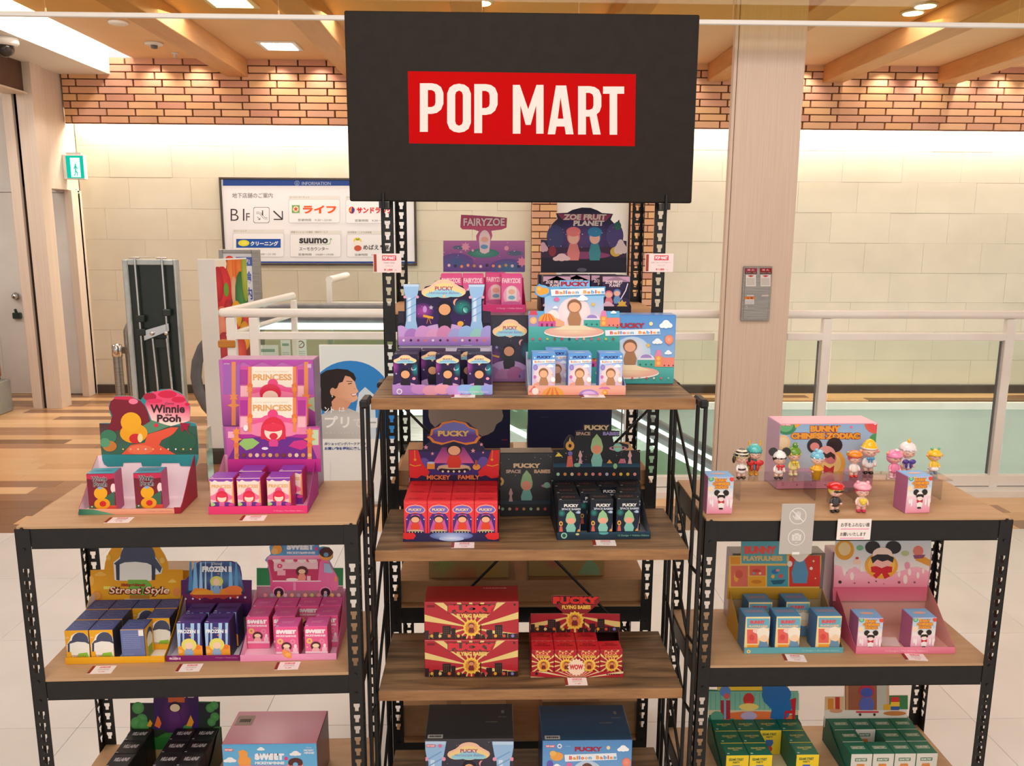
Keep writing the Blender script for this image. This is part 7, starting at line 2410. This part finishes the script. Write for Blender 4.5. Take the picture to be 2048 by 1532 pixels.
KG2 = Kind('blind_box', 'box', 'green SESAME STREET boxes', (D.w - .006) / 4 - .001, .0575, gh, {'*': gtop, '-y': '#dcd8cc', '+x': '#185844'}, lambda A: A.rect(.001, .001, .06, .077, '#dcd8cc').rect(.012, .056, .046, .066, '#2c6c50').text('SESAME STREET', .014, .064, .044, .058, '#f0f0e0', .03).peg(.029, .008, .048, .03, '#4c58a8', '#d88c4c'), None, Frame((0, 0, 0)), toplab=lambda A, w_, d: A.rect(w_ * .2, d * .38, w_ * .82, d * .62, '#b8c0a8').rect(w_ * .23, d * .42, w_ * .79, d * .58, '#3c7c64').text('SESAME STREET', w_ * .26, d * .56, w_ * .76, d * .44, '#d8dcc8', .04))
for r in range(3):
    for c in range(4):
        if (r, c) == (1, 1):
            continue
        KG2.on(D, .003 + c * (D.w - .006) / 4, .003 + r * .0582, 'green SESAME STREET box, %s row, %s of its tray' % (RN[r], CN4[c]))

# ------------------------------------------------------------------ PRICE CARDS AND NOTICES
CB = {'*': '#f4eae8', '-x': '#8c2c20'}


def card_print(A, w_, d, t1='', t2=''):
    A.rect(0, 0, w_ * .13, d, '#8c2c1c').rect(w_ * .35, d * .70, w_ * .78, d * .90, '#e0485c').text('POP MART', w_ * .37, d * .86, w_ * .76, d * .74, '#fdf0f0', .03)
    A.scribble(w_ * .34, d * .40, w_ * .80, 2, d * .13, d * .05, '#c8b4b4', 5)
    A.text('¥ 1,000', w_ * .44, d * .24, w_ * .70, d * .12, '#d84c50', .02)


cm = MB().box(0, .058, 0, .036, 0, .0012, CB).mesh('price_card', CARD)
cp = Art(None, .0012, None, plane='top')
cp.k = 1
card_print(cp, .058, .036)
cpm = cp.mb.mesh('card_print', PRINT)
for px, py, z, rz_, lab in ((207, 1046, ZL[0], 2, 'price card lying in front of the Winnie the Pooh display'), (478, 1042, ZL[0], 2, 'price card lying in front of the PRINCESS display'),
                            (173, 1348, ZL[1], 2, 'price card lying in front of the yellow Street Style display'), (350, 1344, ZL[1], 2, 'price card lying in front of the FROZEN II display'), (548, 1340, ZL[1], 2, 'price card lying in front of the pink SWEET display'),
                            (902, 795, ZC[0], 0, 'price card peeking from under the starry PUCKY display'), (1163, 795, ZC[0], 0, 'price card peeking from under the seaside PUCKY display'),
                            (902, 1096, ZC[1], 0, 'price card in front of the red PUCKY Mickey Family display'), (1187, 1091, ZC[1], -2, 'price card in front of the black Space Babies display'),
                            (1131, 1371, ZC[2], 0, 'price card in front of the Flying Babies display'), (1570, 1322, ZR[1], -6, 'price card in front of the BUNNY PLAYFULNESS display'), (1812, 1320, ZR[1], -6, 'price card in front of the pink zodiac display')):
    p = W(px, py, z=z)
    yy = max(p.y, 1.956) if z in ZC else p.y
    c = put('price_card', cm, None, (p.x, yy, z - .0003), math.radians(rz_), label=lab, category='price card', group='price cards on the boards')
    put('card_print', cpm, c)
for n_, (px, py, px2, s1, s2) in enumerate(((747, 545, 803, 'FAIRY ZOE', 'シリーズ'), (1290, 544, 1346, 'ZOE フルーツプラネット', 'シリーズ'))):
    a, b = W(px, py, Y=2.322), W(px2, py, Y=2.322)
    f_ = Frame((a.x, 2.322, a.z))
    h_ = f_.px(px, 507, 0)[1]
    w_ = b.x - a.x
    t = thing('price_tag', ('white POP MART price tag hung on the left sign post, FAIRY ZOE series', 'white POP MART price tag hung on the right sign post, ZOE Fruit Planet series')[n_], 'price tag', f_.o, 0, None)
    MB().box(0, w_, 0, .0015, 0, h_, '#f2dcd8').build('card', CARD, t)
    MB().box(w_ * .4, w_ * .6, .0015, .008, h_ * .3, h_ * .7, '#d8d0cc').build('clip', PAINT, t)
    A = Art(None, 0, None)
    A.rect(w_ * .02, h_ * .04, w_ * .12, h_ * .96, '#a03c28').rect(w_ * .32, h_ * .64, w_ * .82, h_ * .90, '#e0283c').text('POP MART', w_ * .35, h_ * .86, w_ * .79, h_ * .68, '#fdf0f0', .05)
    A.text(s1, w_ * (.38 if n_ == 0 else .2), h_ * .56, w_ * (.76 if n_ == 0 else .92), h_ * .48, '#b89898').text(s2, w_ * .45, h_ * .40, w_ * .70, h_ * .32, '#b89898').text('¥ 1,000', w_ * .38, h_ * .2, w_ * .68, h_ * .08, '#d83844', .03).text('円', w_ * .76, h_ * .16, w_ * .82, h_ * .1, '#b89898')
    A.build('tag_print', t)

# grey acrylic no-touch card
f_ = Frame((0, 2.000, 0))
p = f_.px(1557, 1108, 0)
q = f_.px(1630, 1007, 0)
t = thing('notice_card', 'grey standing card with white no-touch and camera symbols on right rack edge', 'notice', (p[0], 1.998, p[1]))
w_, h_ = q[0] - p[0], q[1] - p[1]
MB().box(0, w_, 0, .002, 0, h_, '#bcb4ac', .0006).build('card', PAINT, t)
A = Art(None, 0, None)
r = w_ * .26
cx = w_ * .5
for cy in (h_ * .76, h_ * .34):
    A.ell(cx, cy, r, r, '#e8e4e0', 28).ell(cx, cy, r * .92, r * .92, '#bcb4ac', 28)
cy = h_ * .76
A.rect(cx - r * .3, cy - r * .45, cx + r * .32, cy + r * .2, '#dcd6d0')
for i in range(4):
    A.rect(cx - r * .3 + i * r * .165, cy + r * .15, cx - r * .3 + i * r * .165 + r * .13, cy + r * (.45 + (.12 if i in (1, 2) else 0)), '#dcd6d0')
A.line([(cx - r * .3, cy - r * .3), (cx - r * .6, cy + r * .05)], r * .14, '#dcd6d0').line([(cx - r * .7, cy + r * .7), (cx + r * .7, cy - r * .7)], r * .09, '#f0ece8')
cy = h_ * .34
A.rect(cx - r * .55, cy - r * .4, cx + r * .55, cy + r * .35, '#dcd6d0').rect(cx - r * .25, cy + r * .3, cx + r * .25, cy + r * .52, '#dcd6d0').ell(cx, cy - r * .03, r * .28, r * .28, '#c4bcb4').ell(cx, cy - r * .03, r * .2, r * .2, '#dcd6d0')
A.rect(w_ * .4, 0, w_ * .62, h_ * .05, '#e8e4e0').rect(cx - r * .15, cy - r * .68, cx + r * .15, cy - r * .58, '#dcd6d0')
A.build('symbols', t)
f_ = Frame((0, 2.000, 0))
p = f_.px(1673, 1080, 0)
q = f_.px(1744, 1038, 0)
t = thing('handwritten_note', 'small white handwritten note with pink underlines on the right rack beam', 'notice', (p[0], 2.001, p[1]))
w_, h_ = q[0] - p[0], q[1] - p[1]
MB().box(0, w_, 0, .001, 0, h_, '#f4e8e0').build('paper', PRINT, t)
A = Art(None, 0, None)
A.text('お手をふれない様', w_ * .10, h_ * .82, w_ * .95, h_ * .62, '#2c2424', .01).rect(w_ * .10, h_ * .54, w_ * .94, h_ * .50, '#f490bc').text('お願いいたします', w_ * .10, h_ * .36, w_ * .86, h_ * .18, '#2c2424', .01).rect(w_ * .10, h_ * .10, w_ * .82, h_ * .06, '#f490bc')
A.build('handwriting', t)
# ================================================================== BACKGROUND THINGS
CI, CP_ = (430, 330, 5.108), (430, 580, 4.032)
# information board on the back wall
a, b = W(447, 530, Y=8.46), W(834, 538, Y=8.46)
top = W(447, 354, Y=8.46).z
t = thing('information_board', 'large white and blue INFORMATION shop guide board in a dark frame on the wall', 'sign board', (a.x, 8.46, a.z))
w_, h_ = b.x - a.x, top - a.z
f_ = Frame((a.x, 8.46, a.z))
m = MB().box(0, w_, 0, .036, 0, .022, bev=.003).box(0, w_, 0, .036, h_ - .022, h_, bev=.003).box(0, .022, 0, .036, .022, h_ - .022, bev=.003).box(w_ - .022, w_, 0, .036, .022, h_ - .022, bev=.003)
m.build('frame', DARKM, t)
MB().box(.022, w_ - .022, .012, .036, .022, h_ - .022, '#f2f0f4').build('panel', PAINT, t)
A = Art(f_, .012, CI, clip=(.022, w_ - .022, .022, h_ - .022))
A.rect(80, 120, 2200, 212, '#284c9c').rect(80, 985, 2200, 1060, '#284c9c').rect(80, 1000, 2200, 1008, '#1c3468')
A.text('INFORMATION', 888, 172, 1182, 205, '#b8c4e0', .01).ell(838, 185, 24, 24, '#b8c4e0').ell(838, 185, 20, 20, '#284c9c').text('i', 833, 172, 843, 198, '#b8c4e0')
A.text('地下店舗のご案内', 176, 285, 588, 338, '#4c4448')
A.text('B1', 160, 448, 300, 570, '#3c3438', -.01).text('F', 318, 492, 356, 570, '#3c3438')


def rrect(A, x0, y0, x1, y1, c, bg='#f2f0f4', wd=4):
    r = 12
    pts = [(x0 + r, y0), (x1 - r, y0), (x1, y0 + r), (x1, y1 - r), (x1 - r, y1), (x0 + r, y1), (x0, y1 - r), (x0, y0 + r)]
    cx, cy = (x0 + x1) / 2, (y0 + y1) / 2
    A.poly(pts, c)
    A.poly([(x + (wd if x < cx else -wd), y + (wd if y < cy else -wd)) for x, y in pts], bg)


rrect(A, 393, 430, 556, 592, '#4c4448')
A.line([(420, 490), (455, 488), (505, 545), (535, 545)], 18, '#4c4448').line([(420, 490), (455, 488), (505, 545), (535, 545)], 10, '#f2f0f4').ell(486, 470, 7, 7, '#3c3438', 10).rect(480, 478, 492, 515, '#3c3438').line([(432, 530), (458, 556)], 5, '#4c4448').line([(440, 558), (460, 558), (460, 540)], 5, '#4c4448')
A.line([(598, 470), (686, 552)], 14, '#3c3438').line([(600, 556), (690, 556), (688, 470)], 11, '#3c3438')
for x0, y0, x1, y1, lab in ((752, 350, 1276, 592, 'スーパーマーケット'), (1336, 352, 1862, 598, 'ドラッグストア'), (182, 695, 706, 940, 'クリーニング'), (766, 705, 1288, 940, '新築マンションの講座・相談サービス'), (1346, 708, 1866, 942, '幼児教室・こども英語塾')):
    A.rect(x0, y0 - 36, x1, y0, '#e6e2de').text(lab, x0 + 12, y0 - 30, x0 + 12 + len(lab) * 22, y0 - 10, '#6c6460')
    rrect(A, x0, y0, x1, y1, '#d0ccd0', '#f6f5f8')
A.rect(786, 410, 866, 490, '#7cac5c').ell(826, 450, 30, 30, '#f0dcc0').star(826, 450, 26, '#d8503c', 5)
A.text('ライフ', 898, 412, 1240, 496, '#e85a14', .05)
A.text('営業時間　9:30～23:00', 848, 550, 1192, 574, '#6c686c')
A.ell(1398, 460, 30, 36, '#d83428').poly([(1398, 430), (1428, 450), (1410, 495), (1396, 495)], '#2c3c98').poly([(1372, 470), (1392, 425), (1398, 430), (1395, 480)], '#f0a030')
A.text('サンドラッグ', 1448, 428, 1820, 496, '#dc2c2c', .05).text('営業時間　9:30～22:00', 1430, 555, 1775, 580, '#6c686c')
A.rect(218, 755, 672, 845, '#1c54ac').ell(295, 798, 58, 32, '#e8e02c').ell(300, 798, 30, 16, '#f0e868').text('クリーニング', 362, 778, 648, 826, '#f4f6fa', .05).text('営業時間　9:00～21:00', 270, 898, 622, 922, '#6c686c')
A.text('suumo', 862, 746, 1155, 802, '#3c383c', .04).line([(1130, 812), (1175, 805), (1185, 750)], 5, '#6cac6c').line([(1172, 765), (1185, 748), (1196, 765)], 5, '#6cac6c').line([(862, 814), (1130, 812)], 3, '#9cbc9c').text('スーモカウンター', 862, 838, 1160, 874, '#3c383c', .01).text('営業時間　10:00～19:00', 853, 902, 1212, 926, '#6c686c')
A.ell(1456, 775, 40, 32, '#f0cc30').ell(1456, 800, 38, 34, '#f8f0e8').poly([(1436, 745), (1456, 760), (1480, 742), (1470, 770), (1446, 770)], '#6c9c3c').ell(1460, 850, 38, 30, '#c8583c')
A.text('めばえ', 1515, 815, 1675, 866, '#3c3034', .02).text('教室', 1685, 815, 1780, 866, '#3c3034', .02).text('営業時間　10:00～', 1430, 905, 1700, 928, '#6c686c')
A.build('board_print', t)

# tall white banner stand with a vegetable picture
p = W(405, 925, z=0)
Yb = 5.86
xa, xb, xc = W(405, 700, Y=Yb).x, W(440, 700, Y=Yb).x, W(502, 700, Y=Yb + .3).x
zt = W(420, 518, Y=Yb).z
t = thing('banner_stand', 'tall white banner stand with a bright vegetable picture on its turned face', 'banner stand', (xa, Yb, 0))
f_ = Frame((xa, Yb, 0))
w1 = xb - xa
MB().box(0, w1, 0, .02, .11, zt, bev=.003).build('white_side', WHITEP, t)
MB().box(-.01, w1 + .34, -.02, .34, 0, .10, bev=.004).build('base', DARKM, t)
# picture face, turned away to the right
L_ = .36
ang = math.atan2(.30, (xc - xb))
L_ = math.hypot(.30, xc - xb)
o = MB().box(0, L_, -.001, .012, .11, zt, '#f4f0ec').build('picture_panel', PAINT, t, loc=(w1, 0, 0), rz=ang)
A = Art(None, -.001, None, clip=(.004, L_ - .004, .4, zt - .01))
u = L_ / 62
V = lambda x, y: (x * u, zt - y * .0042)
A.rect(.002, zt - 1.2, L_ - .002, zt - .005, '#8c3420')


def vg(x, y, rx, ry, c, cc=None):
    A.ell(V(x, y)[0], V(x, y)[1], rx * u, ry * .0042, c, 14, cc=cc)


vg(6, 8, 16, 18, '#f0e4d0')
for x, y, rx, ry, c, cc in ((30, 25, 9, 34, '#e0702c', '#ec8c40'), (40, 20, 8, 36, '#e0641c', '#f08c3c'), (46, 18, 9, 30, '#d8581c', '#e8883c'), (12, 50, 17, 38, '#c8202c', '#e84040'), (4, 42, 10, 30, '#b01c2c', '#d83038'), (34, 56, 6, 26, '#dca080', '#e8b898'), (48, 68, 13, 46, '#2c6430', '#508c48'), (36, 96, 11, 24, '#e0a020', '#f4c83c'), (7, 108, 14, 30, '#e06c50', '#f49c80'), (55, 104, 8, 24, '#c82c2c', '#e04c40'), (57, 30, 7, 46, '#8c9c2c', '#b0b848'), (20, 92, 8, 24, '#b01c28', '#d03c3c'), (28, 130, 12, 26, '#d83c34', '#ec6458'), (50, 135, 12, 26, '#e09020', '#f4b840'), (8, 150, 14, 28, '#a8242c', '#cc3c3c'), (38, 160, 14, 30, '#c43428', '#e85c48')):
    vg(x, y, rx, ry, c, cc)
    A.nxt()
vg(18, 52, 5, 12, '#6c9c2c')
A.build('vegetable_picture', o)

# framed blue notice stand behind it
a, b = W(447, 700, Y=6.7), W(526, 700, Y=6.7)
zt2 = W(480, 499, Y=6.7).z
t = thing('notice_stand', 'silver-framed blue and yellow parking guide stand behind the vegetable banner', 'sign stand', (a.x, 6.72, 0))
w_ = b.x - a.x
m = MB().box(0, .03, 0, .05, 0, zt2, bev=.004).box(w_ - .06, w_, 0, .05, 0, zt2, bev=.004).box(.03, w_ - .06, 0, .05, zt2 - .03, zt2, bev=.004).box(.03, w_ - .06, 0, .05, .5, .53)
m.build('frame', STEEL, t)
MB().box(.03, w_ - .06, .012, .03, .53, zt2 - .03, '#e4e8f0').build('panel', PAINT, t)
A = Art(None, .012, None)
x0, x1 = .03, w_ - .06
A.ell(x0 + .05, zt2 - .085, .035, .035, '#e8503c').rect(x0 + .1, zt2 - .13, x1, zt2 - .06, '#4c68b8').text('案内', x0 + .13, zt2 - .075, x1 - .02, zt2 - .115, '#f0f0f4').text('駐輪', x0 + .1, zt2 - .17, x1 - .01, zt2 - .27, '#4c64b0', .03).text('案内', x0 + .1, zt2 - .3, x1 - .01, zt2 - .40, '#4c64b0', .03).rect(x0, zt2 - .49, x1, zt2 - .43, '#f0d030').rect(x0, zt2 - .75, x1, zt2 - .50, '#3c58b0').text('口', x0 + .11, zt2 - .54, x1 - .03, zt2 - .62, '#f0f0f4', .02)
A.build('panel_print', t)

# white poster stand with a smiling woman
Yp = 4.98
f0 = Frame((0, Yp, 0))
xa, xb = W(642, 800, Y=Yp).x, W(790, 800, Y=Yp).x
zt = W(700, 690, Y=Yp).z
t = thing('poster_stand', 'white poster stand showing a smiling dark-haired woman before a blue disc', 'poster', (xa, Yp, 0))
f_ = Frame((xa, Yp, 0))
w_ = xb - xa
MB().box(0, w_, .001, .02, .02, zt, '#f0f2f0').box(.02, w_ - .02, -.05, .15, 0, .02, '#d8d8d8').build('board', PAINT, t)
A = Art(f_, .001, CP_, clip=(0, w_, .02, zt))
A.rect(850, 450, 1500, 1200, '#dfe8e6')
A.ell(1090, 870, 330, 300, '#2c84d0', 40).rect(850, 1000, 1500, 1200, '#2c84d0').rect(850, 1200, 1500, 2200, '#eef2f2')
A.poly([(1160, 830), (1210, 782), (1290, 850), (1300, 1200), (1100, 1200)], '#cfe0ec')
A.poly([(850, 1010), (950, 960), (1080, 955), (1190, 1000), (1240, 1080), (1260, 1200), (850, 1200)], '#b9b9b8', ['#c4c4c4', '#b4b2b0', '#c0bebc', '#cacac8', '#d4d4d2', '#c8c8c6', '#b0b0ae'])
A.poly([(930, 850), (1040, 880), (1100, 905), (1060, 965), (950, 970), (930, 940)], '#d89c7c')
A.poly([(930, 720), (1000, 680), (1090, 690), (1128, 740), (1142, 790), (1158, 820), (1140, 832), (1146, 850), (1152, 872), (1140, 890), (1110, 906), (1060, 900), (1000, 880), (940, 860)], '#e4ac8c', ['#d8a080'] * 3 + ['#ecb898'] * 8 + ['#d49878'] * 3)
A.poly([(850, 680), (900, 648), (985, 634), (1070, 642), (1118, 672), (1138, 712), (1128, 740), (1090, 700), (1050, 690), (1030, 740), (1000, 750), (985, 790), (965, 800), (958, 850), (975, 862), (940, 900), (945, 960), (900, 985), (850, 960)], '#241a18')
A.ell(950, 820, 22, 32, '#dca080').ell(946, 858, 5, 7, '#e8e0d8', 8)
A.line([(1072, 758), (1104, 752)], 7, '#3a2620').line([(1108, 738), (1060, 736)], 5, '#3a2620').poly([(1092, 838), (1146, 830), (1140, 850), (1112, 860)], '#c4544c').poly([(1098, 840), (1142, 833), (1136, 846), (1112, 852)], '#f8f0ec').ell(1125, 796, 5, 4, '#c08468', 8)
A.text('ント', 882, 940, 960, 990, '#f6f6f4', .03).text('は', 1000, 945, 1050, 980, '#f6f6f4', .01).text('プリ', 885, 1015, 1085, 1112, '#f4f4f2', .03).text('で', 1115, 1040, 1185, 1105, '#e8e8e4', .01).rect(1225, 1030, 1310, 1110, '#e8ecf0').rect(1240, 1062, 1300, 1074, '#a0a8b0')
A.text('でポイントがたまる・つかえる', 890, 1145, 1300, 1162, '#e4e4e0').text('井ショッピングパークアプリで', 884, 1228, 1245, 1252, '#2c3c6c', .02).text('お買い物を便利に楽しもう！', 884, 1265, 1245, 1290, '#24449c', .03).rect(930, 1380, 932, 1700, '#c8d0d0')
A.build('poster_print', t)

# folded black stage board with aluminium rim
Yk = 6.75
xa, xb = W(257, 700, Y=Yk).x, W(362, 700, Y=Yk).x
zt = W(300, 519, Y=Yk).z
t = thing('folding_board', 'tall folded black board with aluminium rim and chrome folding legs', 'folding board', (xa, Yk, 0))
w_ = xb - xa
m = MB().box(0, .045, 0, .09, .04, zt, bev=.008).box(w_ - .018, w_, 0, .09, .04, zt, bev=.006).box(.045, w_ - .018, 0, .09, zt - .045, zt, bev=.006).box(.045, w_ - .018, 0, .09, .04, .08, bev=.006)
m.build('rim', noise_mat('aluminium', '#b4bab8', '#c4cac8', sc=10, rough=.35, metal=.5), t)
BKP = noise_mat('black_green_panel', '#1a2420', '#242e2a', sc=2, rough=.35)
MB().box(.045, w_ - .018, .02, .08, .08, zt - .045).build('panel', BKP, t)
for x0 in (.12, w_ - .09):
    m = MB().tube([(x0, -.012, .06), (x0 - .01, -.012, zt + .01)], .009, 8)
    m.tube([(x0 - .05, -.012, zt + .012), (x0 + .03, -.012, zt + .012)], .008, 8)
    m.build('leg_tube', CHROME, t)
MB().tube([(.10, -.006, zt + .018), (w_ - .10, -.006, zt + .018)], .004, 6).build('tie_rod', CHROME, t)
for x0, z0 in ((.12, .93), (.12, .82), (w_ - .09, .98)):
    MB().box(x0 - .03, x0 + .035, -.03, .02, z0, z0 + .055, bev=.006).build('clamp', RUBBER if False else BKP, t)
MB().prism([(.14, .86), (w_ - .08, .92), (w_ - .08, .86), (.14, .78)], 1, -.018, .0).build('hinge_plate', CHROME, t)
MB().box(.22, w_ - .09, -.016, .0, .72, .79, bev=.003).build('cross_plate', BKP, t)
for x0 in (.21, w_ - .10):
    MB().tube([(x0, -.02, .80), (x0 + .012, -.02, .45), (x0 + .014, -.02, .16)], .010, 8).sph((x0, -.025, .84), .018).build('stay', CHROME, t)
for x0 in (.05, w_ - .06):
    MB().tube([(x0, .045, .03), (x0 + .02, .045, .03)], .03, 12).build('caster', RUBBER, t)

# steel barrier posts beside it
for n_, (px, yt, r, lab) in enumerate(((233, 690, .038, 'thick brushed steel barrier post left of the folded black board'),)):
    p = W(px, yt, Y=7.25)
    t = thing('barrier_post', lab, 'post', (p.x, 7.25, 0))
    MB().tube([(0, 0, 0), (0, 0, p.z)], r, 14).build('tube', STEEL, t)
    MB().lathe([(r + .004, p.z - .10), (r + .004, p.z), (r * .6, p.z + .012)], n=14).build('collar', CHROME, t)
p = W(252, 648, Y=7.35)
t = thing('barrier_rail', 'grey bent tube rail behind the thick steel post', 'rail', (p.x, 7.35, 0))
MB().tube([(0, 0, 0), (0, 0, p.z - .06), (.02, 0, p.z - .015), (.07, 0, p.z), (.25, 0, p.z)], .028, 10).build('tube', STEEL, t)
MB().box(-.09, .06, -.03, -.02, p.z - .26, p.z - .20).build('bracket', STEEL, t)

# notices on the escalator's glass, seen through the balustrade
for n_, (xa, xb, ya, yb) in enumerate(((512, 556, 690, 740), (563, 580, 680, 722), (592, 612, 672, 724))):
    a, b = W(xa, yb, Y=6.54), W(xb, ya, Y=6.54)
    o = MB().box(a.x, b.x, 6.540, 6.544, a.z, b.z, '#eef2ee').build('notice_sheet', PAINT, es)
    A = Art(None, 6.540, None)
    w_, h_ = b.x - a.x, b.z - a.z
    A.scribble(a.x + w_ * .15, a.z + h_ * .15, b.x - w_ * .15, 4, h_ * .08, h_ * .03, '#a8b0a8', n_)
    if n_ == 2:
        A.ell((a.x + b.x) / 2, a.z + h_ * .68, w_ * .34, w_ * .34, '#8c5c58').ell((a.x + b.x) / 2, a.z + h_ * .68, w_ * .25, w_ * .25, '#eef2ee').line([(a.x + w_ * .28, a.z + h_ * .6), (b.x - w_ * .28, a.z + h_ * .76)], w_ * .06, '#8c5c58')
    else:
        A.rect(a.x + w_ * .15, a.z + h_ * .72, b.x - w_ * .15, a.z + h_ * .84, '#8cb0a0')
    A.build('notice_print', o)
